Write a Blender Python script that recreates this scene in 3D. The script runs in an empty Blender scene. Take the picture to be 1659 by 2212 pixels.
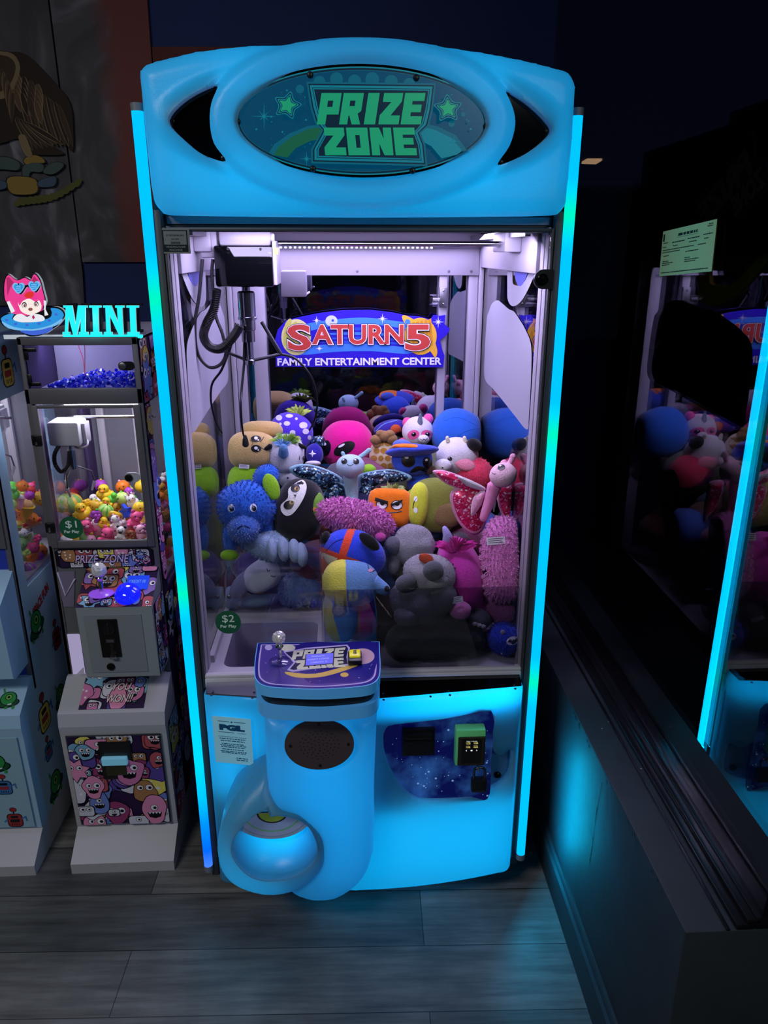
import bpy, bmesh, math, random
from mathutils import Vector, Matrix, noise
from mathutils.bvhtree import BVHTree
from mathutils.geometry import interpolate_bezier

SC = bpy.context.scene
COL = SC.collection
PI = math.pi

# ------------------------------------------------------------------ camera
CAM = Vector((-0.0366, -1.6488, 1.7078))
YAW, PITCH, ROLL, FPX = math.radians(2.9301), math.radians(19.1348), math.radians(0.1017), 1626.23
FWD = Vector((math.sin(YAW)*math.cos(PITCH), math.cos(YAW)*math.cos(PITCH), -math.sin(PITCH)))
R0 = Vector((math.cos(YAW), -math.sin(YAW), 0)); U0 = R0.cross(FWD)
RT = R0*math.cos(ROLL) + U0*math.sin(ROLL); UP = U0*math.cos(ROLL) - R0*math.sin(ROLL)
cd = bpy.data.cameras.new('camera'); cam = bpy.data.objects.new('camera', cd); COL.objects.link(cam)
cam.matrix_world = Matrix(((RT.x, UP.x, -FWD.x, CAM.x), (RT.y, UP.y, -FWD.y, CAM.y), (RT.z, UP.z, -FWD.z, CAM.z), (0, 0, 0, 1)))
cd.sensor_fit = 'VERTICAL'; cd.sensor_height = 36.0; cd.lens = 36.0*FPX/2212.0
cd.clip_start = 0.02; cd.clip_end = 60
SC.camera = cam

# ------------------------------------------------------------------ world, exposure
SC.view_settings.view_transform = 'Standard'; SC.view_settings.look = 'None'
SC.view_settings.exposure = 0.0; SC.view_settings.gamma = 1.0
SC.view_settings.use_curve_mapping = False
w = bpy.data.worlds.new('dark_room'); SC.world = w; w.use_nodes = True
w.node_tree.nodes['Background'].inputs[0].default_value = (0.35, 0.45, 0.75, 1)
w.node_tree.nodes['Background'].inputs[1].default_value = 0.006
SC.cycles.max_bounces = 7; SC.cycles.diffuse_bounces = 3; SC.cycles.glossy_bounces = 4
SC.cycles.transmission_bounces = 4; SC.cycles.transparent_max_bounces = 24
SC.cycles.caustics_reflective = False; SC.cycles.caustics_refractive = False
SC.cycles.sample_clamp_indirect = 3.0; SC.cycles.sample_clamp_direct = 0.0

def area(name, loc, target, sx, sy, power, col, spread=PI):
    l = bpy.data.lights.new(name, 'AREA'); l.shape = 'RECTANGLE'; l.size = sx; l.size_y = sy
    l.energy = power; l.color = col; l.spread = spread
    o = bpy.data.objects.new(name, l); COL.objects.link(o); o.location = loc
    o.rotation_euler = (Vector(target)-Vector(loc)).to_track_quat('-Z', 'Y').to_euler()
    return o
def point(name, loc, power, col, r=0.02):
    l = bpy.data.lights.new(name, 'POINT'); l.energy = power; l.color = col; l.shadow_soft_size = r
    o = bpy.data.objects.new(name, l); COL.objects.link(o); o.location = loc
    return o
CY = (0.0, 0.42, 0.86)
# the arcade's own dim ceiling lamps, behind the photographer
area('room_ceiling_lamp', (-1.5, -1.9, 2.95), (-0.75, -0.3, 0.0), 1.0, 0.6, 24, (1.0, 0.97, 0.93), math.radians(130))
area('room_ceiling_lamp', (1.4, -3.6, 2.95), (0.2, 0, 0.3), 1.2, 0.6, 24, (0.8, 0.9, 1.0))
# LED boards inside the lit plastic shells of the crane game
area('header_led_board', (0.0, 0.055, 1.93), (0.0, -1, 1.93), 0.80, 0.27, 2.8, CY)
area('cabinet_led_board', (0.13, 0.02, 0.36), (0.13, -1, 0.36), 0.56, 0.55, 3.0, (0, 0.40, 0.82))
area('cabinet_led_board', (0.21, 0.0, 0.662), (0.21, -1, 0.60), 0.34, 0.04, 0.75, (0, 0.38, 0.85))  # strip added to brighten the panel above the coin recess
area('cabinet_led_board', (-0.31, 0.0, 0.53), (-0.31, -1, 0.53), 0.15, 0.28, 0.4, (0, 0.33, 0.72))
area('column_led_board', (-0.107, -0.095, 0.45), (-0.107, -1, 0.45), 0.19, 0.46, 0.62, (0, 0.31, 0.78))
area('chute_led_board', (-0.27, -0.085, 0.28), (-0.27, -1, 0.28), 0.20, 0.20, 0.45, (0, 0.42, 0.80))
# lamps added along the corner tubes to throw more of their light outwards
for s_ in (-1, 1): area('added_tube_lamp', (s_*0.443, -0.012, 1.03), (s_*1.0, -0.60, 1.03), 1.8, 0.018, 0.8, (0, 0.46, 0.85)).rotation_euler.rotate_axis('Z', PI/2)
area('added_tube_lamp', (0.443, -0.012, 0.30), (1.0, -0.42, 0.32), 0.34, 0.018, 1.7, (0, 0.46, 0.85)).rotation_euler.rotate_axis('Z', PI/2)  # second lamp added low on the right to brighten the low wall
# white-violet LED bars under the roof of the crane game's glass case
area('case_led_bar', (0.02, 0.55, 1.752), (0.02, 0.42, 0.9), 0.70, 0.44, 11.5, (0.68, 0.58, 1.0))
area('case_led_bar', (0.02, 0.13, 1.745), (0.02, 0.40, 0.9), 0.70, 0.14, 8.5, (0.72, 0.63, 1.0))
# LED bars of the two small machines
area('mini_case_led_bar', (-0.705, 0.46, 1.345), (-0.705, 0.45, 1.0), 0.20, 0.16, 2.3, (0.88, 0.86, 1.0))
area('mini_top_led_bar', (-0.80, 0.40, 1.482), (-0.79, 0.52, 1.38), 0.05, 0.03, 0.10, (0.62, 0.62, 1.0))
area('mini_top_led_bar', (-0.705, 0.38, 1.483), (-0.70, 0.45, 1.38), 0.2, 0.04, 0.20, (0.55, 0.5, 1.0))
area('pale_mini_case_led_bar', (-1.10, 0.50, 1.345), (-1.05, 0.5, 1.0), 0.20, 0.20, 2.6, (0.95, 0.92, 1.0))

# ------------------------------------------------------------------ pixel rays -> places in the world
def ray(px, py): return (FWD*FPX + RT*(px-829.5) - UP*(py-1106)).normalized()
def aY(px, py, Y):
    d = ray(px, py); return CAM + d*((Y-CAM.y)/d.y)
def aX(px, py, X):
    d = ray(px, py); return CAM + d*((X-CAM.x)/d.x)
def aZ(px, py, Z):
    d = ray(px, py); return CAM + d*((Z-CAM.z)/d.z)
def mpp(P): return (Vector(P)-CAM).dot(FWD)/FPX           # metres per photo pixel at a place
V = Vector

# ------------------------------------------------------------------ materials
def lin(c):
    c = c/255.0
    return c/12.92 if c <= 0.04045 else ((c+0.055)/1.055)**2.4
def rgb(t): return (lin(t[0]), lin(t[1]), lin(t[2]), 1.0)
_M = {}
def mt(name, c, rough=0.5, metal=0.0, spec=0.5, es=0.0, ec=None, coat=0.0, bump=0.0, bscale=200.0, sheen=0.0, vary=0.0, vscale=6.0):
    key = (name, c, rough, metal, es, ec)
    if key in _M: return _M[key]
    m = bpy.data.materials.new(name); m.use_nodes = True; nt = m.node_tree
    b = nt.nodes['Principled BSDF']; b.inputs['Base Color'].default_value = rgb(c)
    b.inputs['Roughness'].default_value = rough; b.inputs['Metallic'].default_value = metal
    b.inputs['Specular IOR Level'].default_value = spec
    b.inputs['Coat Weight'].default_value = coat; b.inputs['Coat Roughness'].default_value = 0.05
    if sheen: b.inputs['Sheen Weight'].default_value = sheen; b.inputs['Sheen Roughness'].default_value = 0.5
    if es:
        b.inputs['Emission Color'].default_value = rgb(ec or c); b.inputs['Emission Strength'].default_value = es
    if bump or vary:
        tc = nt.nodes.new('ShaderNodeTexCoord')
        if bump:
            n = nt.nodes.new('ShaderNodeTexNoise'); n.inputs['Scale'].default_value = bscale; n.inputs['Detail'].default_value = 2
            bp = nt.nodes.new('ShaderNodeBump'); bp.inputs['Strength'].default_value = bump; bp.inputs['Distance'].default_value = 0.004
            nt.links.new(tc.outputs['Object'], n.inputs['Vector']); nt.links.new(n.outputs['Fac'], bp.inputs['Height'])
            nt.links.new(bp.outputs['Normal'], b.inputs['Normal'])
        if vary:
            n2 = nt.nodes.new('ShaderNodeTexNoise'); n2.inputs['Scale'].default_value = vscale; n2.inputs['Detail'].default_value = 3
            mx = nt.nodes.new('ShaderNodeMix'); mx.data_type = 'RGBA'
            d = rgb(c); mx.inputs['A'].default_value = tuple(x*(1-vary) for x in d[:3])+(1,); mx.inputs['B'].default_value = tuple(min(1, x*(1+vary)) for x in d[:3])+(1,)
            nt.links.new(tc.outputs['Object'], n2.inputs['Vector']); nt.links.new(n2.outputs['Fac'], mx.inputs['Factor'])
            nt.links.new(mx.outputs['Result'], b.inputs['Base Color'])
    _M[key] = m; return m
def plush(c, name='plush_fabric', bump=0.5, bscale=260.0): return mt(name, c, rough=0.95, spec=0.1, bump=bump, bscale=bscale, sheen=0.25, vary=0.16, vscale=18)
def flat(c, name='print_ink', rough=0.6): return mt(name, c, rough=rough, spec=0.2)
def glow(c, es, name='glowing_plastic'): return mt(name, (10, 10, 10), rough=0.4, es=es, ec=c)
def glass_mat(name, tint=(1, 1, 1), f0=0.035, gl=(1, 1, 1), pw=5.0, rough=0.0):
    key = (name, tint, f0)
    if key in _M: return _M[key]
    m = bpy.data.materials.new(name); m.use_nodes = True; nt = m.node_tree; nt.nodes.clear()
    o = nt.nodes.new('ShaderNodeOutputMaterial'); mx = nt.nodes.new('ShaderNodeMixShader')
    t = nt.nodes.new('ShaderNodeBsdfTransparent'); t.inputs['Color'].default_value = (*tint, 1)
    g = nt.nodes.new('ShaderNodeBsdfGlossy'); g.inputs['Roughness'].default_value = rough; g.inputs['Color'].default_value = (*gl, 1)
    lw = nt.nodes.new('ShaderNodeLayerWeight'); lw.inputs['Blend'].default_value = 0.5
    p = nt.nodes.new('ShaderNodeMath'); p.operation = 'POWER'; p.inputs[1].default_value = pw
    q = nt.nodes.new('ShaderNodeMath'); q.operation = 'MULTIPLY_ADD'; q.inputs[1].default_value = 1-f0; q.inputs[2].default_value = f0
    L = nt.links.new
    L(lw.outputs['Facing'], p.inputs[0]); L(p.outputs[0], q.inputs[0]); L(q.outputs[0], mx.inputs['Fac'])
    L(t.outputs[0], mx.inputs[1]); L(g.outputs[0], mx.inputs[2]); L(mx.outputs[0], o.inputs['Surface'])
    _M[key] = m; return m
def shell_mat():
    if 'shell' in _M: return _M['shell']
    m = bpy.data.materials.new('translucent_white_plastic'); m.use_nodes = True; nt = m.node_tree
    b = nt.nodes['Principled BSDF']; b.inputs['Base Color'].default_value = (0.07, 0.37, 0.57, 1); b.inputs['Roughness'].default_value = 0.30
    b.inputs['Specular IOR Level'].default_value = 0.5
    tc = nt.nodes.new('ShaderNodeTexCoord'); n = nt.nodes.new('ShaderNodeTexNoise'); n.inputs['Scale'].default_value = 420; n.inputs['Detail'].default_value = 3
    bp = nt.nodes.new('ShaderNodeBump'); bp.inputs['Strength'].default_value = 0.12; bp.inputs['Distance'].default_value = 0.003
    L = nt.links.new
    L(tc.outputs['Object'], n.inputs['Vector']); L(n.outputs['Fac'], bp.inputs['Height']); L(bp.outputs['Normal'], b.inputs['Normal'])
    t = nt.nodes.new('ShaderNodeBsdfTranslucent'); t.inputs['Color'].default_value = (0.8, 0.85, 0.9, 1)
    mx = nt.nodes.new('ShaderNodeMixShader'); mx.inputs['Fac'].default_value = 0.45
    o = nt.nodes['Material Output']
    L(b.outputs[0], mx.inputs[1]); L(t.outputs[0], mx.inputs[2]); L(mx.outputs[0], o.inputs['Surface'])
    _M['shell'] = m; return m
BLACK = mt('black_plastic', (12, 12, 15), rough=0.35)
GBLACK = mt('glossy_black_acrylic', (5, 6, 8), rough=0.06)
CHROME = mt('chrome', (200, 200, 205), rough=0.12, metal=1.0)
STEEL = mt('brushed_steel', (150, 150, 158), rough=0.35, metal=1.0)
WHITEM = mt('white_painted_metal', (168, 164, 176), rough=0.4)
ALU = mt('anodised_aluminium', (206, 202, 212), rough=0.4)
DGREY = mt('dark_grey_frame', (54, 60, 66), rough=0.45)

# ------------------------------------------------------------------ mesh builder
def frame(o, r, u):
    r = V(r).normalized(); u = V(u); u = (u - r*u.dot(r)).normalized(); n = r.cross(u); o = V(o)
    return Matrix(((r.x, u.x, n.x, o.x), (r.y, u.y, n.y, o.y), (r.z, u.z, n.z, o.z), (0, 0, 0, 1)))
XZ = lambda y: frame((0, y, 0), (1, 0, 0), (0, 0, 1))          # plane facing the viewer side (-y)
_txt = {}
def in_case(bm):
    """soft toys flatten against the glass, the mirror and the floor of the case"""
    for v in bm.verts:
        c = v.co; c.x = max(-.3965, min(.3965, c.x)); c.y = max(.033, min(.8365, c.y)); c.z = max(.7015, c.z)
class MB:
    def __init__(s): s.bm = bmesh.new(); s.mats = []
    def slot(s, m):
        if m not in s.mats: s.mats.append(m)
        return s.mats.index(m)
    def _fin(s, faces, m):
        i = s.slot(m)
        for f in faces: f.material_index = i
    def face(s, pts, m):
        vs = [s.bm.verts.new(p) for p in pts]
        f = s.bm.faces.new(vs); f.material_index = s.slot(m); return f
    def box(s, lo, hi, m, bev=0.0, mat4=None, seg=2):
        lo, hi = V(lo), V(hi); c = (lo+hi)/2; d = hi-lo
        M4 = (mat4 or Matrix()) @ Matrix.Translation(c) @ Matrix.Diagonal((abs(d.x), abs(d.y), abs(d.z), 1))
        n0 = set(s.bm.faces)
        r = bmesh.ops.create_cube(s.bm, size=1.0, matrix=M4)
        if bev > 0:
            es = {e for v in r['verts'] for e in v.link_edges}
            bmesh.ops.bevel(s.bm, geom=list(es), offset=bev, segments=seg, affect='EDGES', profile=0.5)
        s._fin([f for f in s.bm.faces if f not in n0], m)
        return s
    def tube(s, pts, r, m, n=8, caps=True):
        pts = [V(p) for p in pts]; k = len(pts)
        rs = r if isinstance(r, (list, tuple)) else [r]*k
        t0 = (pts[1]-pts[0]).normalized(); a = t0.orthogonal().normalized(); rings = []; pa = None
        for i in range(k):
            t = (pts[min(i+1, k-1)]-pts[max(i-1, 0)])
            t = t.normalized() if t.length > 1e-9 else t0
            a = (a - t*a.dot(t)); a = a.normalized() if a.length > 1e-6 else t.orthogonal().normalized()
            b = t.cross(a)
            rings.append([s.bm.verts.new(pts[i] + (a*math.cos(2*PI*j/n) + b*math.sin(2*PI*j/n))*rs[i]) for j in range(n)])
        fs = []
        for i in range(k-1):
            for j in range(n):
                fs.append(s.bm.faces.new((rings[i][j], rings[i][(j+1) % n], rings[i+1][(j+1) % n], rings[i+1][j])))
        if caps:
            fs.append(s.bm.faces.new(rings[0][::-1])); fs.append(s.bm.faces.new(rings[-1]))
        s._fin(fs, m); return s
    def lathe(s, prof, M4, m, n=24):
        rings = []
        for r, h in prof:
            if r < 1e-6: rings.append([s.bm.verts.new(M4 @ V((0, 0, h)))])
            else: rings.append([s.bm.verts.new(M4 @ V((r*math.cos(2*PI*j/n), r*math.sin(2*PI*j/n), h))) for j in range(n)])
        fs = []
        for A, B in zip(rings, rings[1:]):
            for j in range(n):
                q = [A[j % len(A)], A[(j+1) % len(A)], B[(j+1) % len(B)], B[j % len(B)]]
                u = []
                for v in q:
                    if v not in u: u.append(v)
                if len(u) > 2: fs.append(s.bm.faces.new(u))
        s._fin(fs, m); return s
    def ell(s, M4, m, seg=28, rings=18, p=2.0, lump=0.0, lscale=1.5, seed=0, squash=None):
        n0 = set(s.bm.verts)
        r = bmesh.ops.create_uvsphere(s.bm, u_segments=seg, v_segments=rings, radius=1.0)
        for v in r['verts']:
            c = v.co
            if p != 2.0: c = c/((abs(c.x)**p+abs(c.y)**p+abs(c.z)**p)**(1/p))
            if lump: c = c*(1+lump*noise.noise(c*lscale+V((seed*3.7, seed*1.3, seed*7.1))))
            if squash: c = squash(c)
            v.co = M4 @ c
        fs = {f for v in r['verts'] for f in v.link_faces}
        s._fin(fs, m); return s
    def prism(s, pts, fr, d, m, side=None, base=0.0):
        """closed outline (2D) extruded from base to base+d along the frame normal"""
        a = 0
        for i in range(len(pts)):
            x0, y0 = pts[i]; x1, y1 = pts[(i+1) % len(pts)]; a += x0*y1-x1*y0
        if a < 0: pts = pts[::-1]
        if d == 0:
            f = s.bm.faces.new([s.bm.verts.new(fr @ V((x, y, base))) for x, y in pts]); s._fin([f], m); return s
        A = [s.bm.verts.new(fr @ V((x, y, base))) for x, y in pts]; B = [s.bm.verts.new(fr @ V((x, y, base+d))) for x, y in pts]
        n = len(pts); fs = [s.bm.faces.new(B)]; s._fin(fs, m)
        fs = [s.bm.faces.new(A[::-1])] + [s.bm.faces.new((A[i], A[(i+1) % n], B[(i+1) % n], B[i])) for i in range(n)]
        s._fin(fs, side or m); return s
    def poly3(s, pts, m):
        f = s.bm.faces.new([s.bm.verts.new(p) for p in pts]); f.material_index = s.slot(m); return s
    def text(s, t, fr, cx, cy, wd, ht, m, ext=0.0, bold=0.0, base=0.0, shear=0.0, rot=0.0, sp=1.0):
        """lettering fitted into a wd x ht box centred on (cx, cy) of the frame"""
        key = (t, ext > 0, bold, shear, sp)
        if key not in _txt:
            c = bpy.data.curves.new('lettering', 'FONT'); c.body = t; c.size = 1.0; c.offset = bold; c.shear = shear; c.space_character = sp
            c.extrude = 0.05 if ext > 0 else 0; c.resolution_u = 3; c.align_x = 'CENTER'
            o = bpy.data.objects.new('lettering', c); COL.objects.link(o); bpy.context.view_layer.update()
            me = bpy.data.meshes.new_from_object(o.evaluated_get(bpy.context.evaluated_depsgraph_get()))
            vs = [v.co.copy() for v in me.vertices]; ps = [list(p.vertices) for p in me.polygons]
            bpy.data.objects.remove(o); bpy.data.curves.remove(c); bpy.data.meshes.remove(me)
            _txt[key] = (vs, ps)
        vs, ps = _txt[key]
        x0 = min(v.x for v in vs); x1 = max(v.x for v in vs); y0 = min(v.y for v in vs); y1 = max(v.y for v in vs)
        ca, sa = math.cos(rot), math.sin(rot); nv = []
        for v in vs:
            x = (v.x-(x0+x1)/2)/(x1-x0)*wd; y = (v.y-(y0+y1)/2)/(y1-y0)*ht
            z = base + (ext*(v.z+0.05)/0.1 if ext else 0)
            nv.append(s.bm.verts.new(fr @ V((cx+x*ca-y*sa, cy+x*sa+y*ca, z))))
        fs = []
        for p in ps:
            try: fs.append(s.bm.faces.new([nv[i] for i in p]))
            except ValueError: pass
        s._fin(fs, m); return s
    def grid(s, fn, nu, nv, m, wrapu=False):
        g = [[s.bm.verts.new(fn(i/(nu if wrapu else nu-1), j/(nv-1))) for j in range(nv)] for i in range(nu)]
        fs = []
        for i in range(nu if wrapu else nu-1):
            for j in range(nv-1):
                a, b = g[i], g[(i+1) % nu]
                fs.append(s.bm.faces.new((a[j], b[j], b[j+1], a[j+1])))
        s._fin(fs, m); return s
    def bvh(s):
        s.bm.normal_update(); return BVHTree.FromBMesh(s.bm)
    def build(s, name, parent=None, angle=40, smooth=True):
        bm = s.bm; root = parent
        while root is not None and root.parent is not None: root = root.parent
        if root is not None and root.get('category') == 'plush toy': in_case(bm)
        bmesh.ops.recalc_face_normals(bm, faces=bm.faces) if len(bm.faces) < 60000 and not getattr(s, 'keepn', False) else None
        xs = [v.co for v in bm.verts]
        lo = V((min(c.x for c in xs), min(c.y for c in xs), min(c.z for c in xs))); hi = V((max(c.x for c in xs), max(c.y for c in xs), max(c.z for c in xs)))
        o0 = V(((lo.x+hi.x)/2, (lo.y+hi.y)/2, lo.z if parent is None else (lo.z+hi.z)/2))
        for v in bm.verts: v.co -= o0
        me = bpy.data.meshes.new(name); bm.to_mesh(me); bm.free()
        for m in s.mats: me.materials.append(m)
        if smooth:
            me.polygons.foreach_set('use_smooth', [True]*len(me.polygons))
            me.set_sharp_from_angle(angle=math.radians(angle))
        o = bpy.data.objects.new(name, me); COL.objects.link(o); o['_w'] = list(o0)
        if parent is not None:
            o.parent = parent; o.location = o0 - V(parent['_w'])
        else: o.location = o0
        return o
def tag(o, label, cat, group=None, kind=None):
    o['label'] = label; o['category'] = cat
    if group: o['group'] = group
    if kind: o['kind'] = kind
    return o
def thing(name, label, cat, loc, group=None):
    o = bpy.data.objects.new(name, None); COL.objects.link(o); o.location = loc; o['_w'] = list(loc); o.empty_display_size = 0.05
    return tag(o, label, cat, group)
def struct(o): o['kind'] = 'structure'; return o

def bez(pts, n=8, closed=False):
    """Catmull-Rom through 2D/3D points"""
    P = [V(p) if len(p) == 3 else V((p[0], p[1], 0)) for p in pts]; k = len(P); out = []
    for i in range(k if closed else k-1):
        p0 = P[(i-1) % k] if closed or i > 0 else P[0]; p1 = P[i]; p2 = P[(i+1) % k]
        p3 = P[(i+2) % k] if closed or i+2 < k else P[-1]
        for j in range(n):
            t = j/n
            out.append(0.5*((2*p1)+(p2-p0)*t+(2*p0-5*p1+4*p2-p3)*t*t+(3*p1-p0-3*p2+p3)*t*t*t))
    if not closed: out.append(P[-1])
    return out
def bez2(pts, n=6, closed=True): return [(p.x, p.y) for p in bez(pts, n, closed)]
def ellpts(cx, cy, rx, ry, n=32, rot=0.0, a0=0.0, a1=2*PI):
    c, s_ = math.cos(rot), math.sin(rot); full = abs(a1-a0-2*PI) < 1e-6; out = []
    for i in range(n if full else n+1):
        a = a0+(a1-a0)*i/n; x = rx*math.cos(a); y = ry*math.sin(a); out.append((cx+x*c-y*s_, cy+x*s_+y*c))
    return out
def rrect(x0, y0, x1, y1, r, n=5):
    out = []
    for cx, cy, a in ((x1-r, y1-r, 0), (x0+r, y1-r, PI/2), (x0+r, y0+r, PI), (x1-r, y0+r, 1.5*PI)):
        out += [(cx+r*math.cos(a+PI/2*i/n), cy+r*math.sin(a+PI/2*i/n)) for i in range(n+1)]
    return out
def star(cx, cy, r, n=5, q=0.5, rot=PI/2):
    return [(cx+(r if i % 2 == 0 else r*q)*math.cos(rot+PI*i/n), cy+(r if i % 2 == 0 else r*q)*math.sin(rot+PI*i/n)) for i in range(2*n)]
def pxY(pts, Y): return [(p.x, p.z) for p in (aY(x, y, Y) for x, y in pts)]     # outline traced in the photo -> metres on the plane y = Y
def plate(m, outer, holes, fn, th, mat, nx=60, nz=40, rim=True):
    """a moulded panel: outline with holes in the XZ plane, y from fn(x, z), rim turned back by th"""
    b = bmesh.new(); edges = []
    for loop in [outer]+holes:
        vs = [b.verts.new((x, 0, z)) for x, z in loop]
        edges += [b.edges.new((vs[i], vs[(i+1) % len(vs)])) for i in range(len(vs))]
    bmesh.ops.triangle_fill(b, use_beauty=True, use_dissolve=False, edges=edges, normal=(0, -1, 0))
    x0 = min(p[0] for p in outer); x1 = max(p[0] for p in outer); z0 = min(p[1] for p in outer); z1 = max(p[1] for p in outer)
    for i in range(1, nx):
        bmesh.ops.bisect_plane(b, geom=b.verts[:]+b.edges[:]+b.faces[:], plane_co=(x0+(x1-x0)*i/nx, 0, 0), plane_no=(1, 0, 0))
    for i in range(1, nz):
        bmesh.ops.bisect_plane(b, geom=b.verts[:]+b.edges[:]+b.faces[:], plane_co=(0, 0, z0+(z1-z0)*i/nz), plane_no=(0, 0, 1))
    bd = [e for e in b.edges if e.is_boundary]
    for v in b.verts: v.co.y = fn(v.co.x, v.co.z)
    mp = {v: m.bm.verts.new(v.co) for v in b.verts}; fs = []
    for f in b.faces:
        q = [mp[v] for v in f.verts]
        fs.append(m.bm.faces.new(q))
    if rim:
        bk = {}
        for e in bd:
            for v in e.verts:
                if v not in bk: bk[v] = m.bm.verts.new(v.co+V((0, th, 0)))
            v0, v1 = e.verts; fs.append(m.bm.faces.new((mp[v0], mp[v1], bk[v1], bk[v0])))
    m._fin(fs, mat); b.free(); return m
def pdist(x, z, loop):
    """distance from a point to a closed outline"""
    best = 1e9
    for i in range(len(loop)):
        x0, z0 = loop[i]; x1, z1 = loop[(i+1) % len(loop)]; dx, dz = x1-x0, z1-z0
        L = dx*dx+dz*dz; t = 0 if L == 0 else max(0, min(1, ((x-x0)*dx+(z-z0)*dz)/L)); d = (x-x0-dx*t)**2+(z-z0-dz*t)**2
        if d < best: best = d
    return math.sqrt(best)
def rnd_edge(d, r): return 0 if d >= r else r-math.sqrt(max(0, r*r-(r-d)**2))
# ------------------------------------------------------------------ the room
def floor_mat():
    m = bpy.data.materials.new('grey_wood_plank_floor'); m.use_nodes = True; nt = m.node_tree; L = nt.links.new
    b = nt.nodes['Principled BSDF']; b.inputs['Roughness'].default_value = 0.42
    tc = nt.nodes.new('ShaderNodeTexCoord')
    mp = nt.nodes.new('ShaderNodeMapping'); mp.inputs['Location'].default_value = (0.13, 0.02, 0); mp.inputs['Rotation'].default_value = (0, 0, 0.03)
    br = nt.nodes.new('ShaderNodeTexBrick'); br.inputs['Scale'].default_value = 1.0; br.inputs['Brick Width'].default_value = 1.2; br.inputs['Row Height'].default_value = 0.18
    br.inputs['Mortar Size'].default_value = 0.0012; br.inputs['Color1'].default_value = rgb((92, 93, 96)); br.inputs['Color2'].default_value = rgb((136, 136, 136)); br.inputs['Mortar'].default_value = rgb((40, 40, 42))
    br.offset = 0.37
    mp2 = nt.nodes.new('ShaderNodeMapping'); mp2.inputs['Scale'].default_value = (3.5, 42, 1)
    n = nt.nodes.new('ShaderNodeTexNoise'); n.inputs['Scale'].default_value = 1.0; n.inputs['Detail'].default_value = 8; n.inputs['Roughness'].default_value = 0.65
    n2 = nt.nodes.new('ShaderNodeTexNoise'); n2.inputs['Scale'].default_value = 5.0; n2.inputs['Detail'].default_value = 5
    cr = nt.nodes.new('ShaderNodeValToRGB'); cr.color_ramp.elements[0].position = 0.3; cr.color_ramp.elements[0].color = (0.42, 0.42, 0.43, 1); cr.color_ramp.elements[1].position = 0.72; cr.color_ramp.elements[1].color = (1.2, 1.2, 1.18, 1)
    cr2 = nt.nodes.new('ShaderNodeValToRGB'); cr2.color_ramp.elements[0].position = 0.35; cr2.color_ramp.elements[0].color = (0.6, 0.6, 0.6, 1); cr2.color_ramp.elements[1].position = 0.65
    mx = nt.nodes.new('ShaderNodeMix'); mx.data_type = 'RGBA'; mx.blend_type = 'MULTIPLY'; mx.inputs['Factor'].default_value = 1
    my = nt.nodes.new('ShaderNodeMix'); my.data_type = 'RGBA'; my.blend_type = 'MULTIPLY'; my.inputs['Factor'].default_value = 1
    L(tc.outputs['Object'], mp.inputs['Vector']); L(mp.outputs[0], br.inputs['Vector']); L(mp.outputs[0], mp2.inputs['Vector'])
    L(mp2.outputs[0], n.inputs['Vector']); L(mp.outputs[0], n2.inputs['Vector']); L(n.outputs['Fac'], cr.inputs['Fac']); L(n2.outputs['Fac'], cr2.inputs['Fac'])
    L(br.outputs['Color'], mx.inputs['A']); L(cr.outputs[0], mx.inputs['B']); L(mx.outputs['Result'], my.inputs['A']); L(cr2.outputs[0], my.inputs['B']); L(my.outputs['Result'], b.inputs['Base Color'])
    bp = nt.nodes.new('ShaderNodeBump'); bp.inputs['Strength'].default_value = 0.25; bp.inputs['Distance'].default_value = 0.003
    L(n.outputs['Fac'], bp.inputs['Height']); L(bp.outputs[0], b.inputs['Normal'])
    return m
DWALL = mt('dark_blue_wall_paint', (17, 42, 104), rough=0.75, vary=0.2, vscale=3)
BWALL = mt('black_wall_paint', (38, 48, 54), rough=0.6, spec=0.4, bump=0.25, bscale=22, vary=0.25, vscale=9)
BFAR = mt('far_dark_paint', (6, 6, 8), rough=0.9)
m = MB(); m.box((-4, -5, -0.05), (0.534, 1.2, 0), floor_mat()); m.keepn = True
o = struct(m.build('floor', smooth=False))
m = MB(); m.box((-4, 1.15, 0), (0.6725, 1.25, 3.0), DWALL); struct(m.build('wall_back', smooth=False))
m = MB(); m.box((-4, -5, 3.0), (6, 14, 3.1), BFAR); struct(m.build('ceiling', smooth=False))
# low wall on the right: painted black, chipped along its top edge
m = MB(); m.box((0.533, -0.69, 0), (1.0, 1.15, 0.600), BWALL, bev=0.004)
wr = struct(m.build('wall_right'))
CHIP = mt('bare_plaster_chip', (150, 150, 150), rough=0.9); SCUFF = mt('scuffed_paint', (5, 6, 7), rough=0.9)
rd = random.Random(4)
m = MB()
def chip(P, r, n, mat, k=7):
    n = V(n); a = n.orthogonal().normalized(); b = n.cross(a); ph = rd.random()*6
    m.poly3([V(P)+n*0.0008+(a*math.cos(ph+2*PI*i/k)+b*math.sin(ph+2*PI*i/k))*r*rd.uniform(0.5, 1.2) for i in range(k)], mat)
for q, r in (((1342, 1503), .0055), ((1315, 1559), .005), ((1362, 1565), .003), ((1385, 1661), .003), ((1300, 1574), .0025), ((1376, 1505), .003)):
    chip(aZ(*q, 0.6), r, (0, 0, 1), CHIP)
for i in range(26):
    y = rd.uniform(-0.62, 0.0); chip((0.533, y, 0.596-rd.random()*0.012), rd.uniform(.002, .006), (-1, 0, 0), SCUFF)
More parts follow.
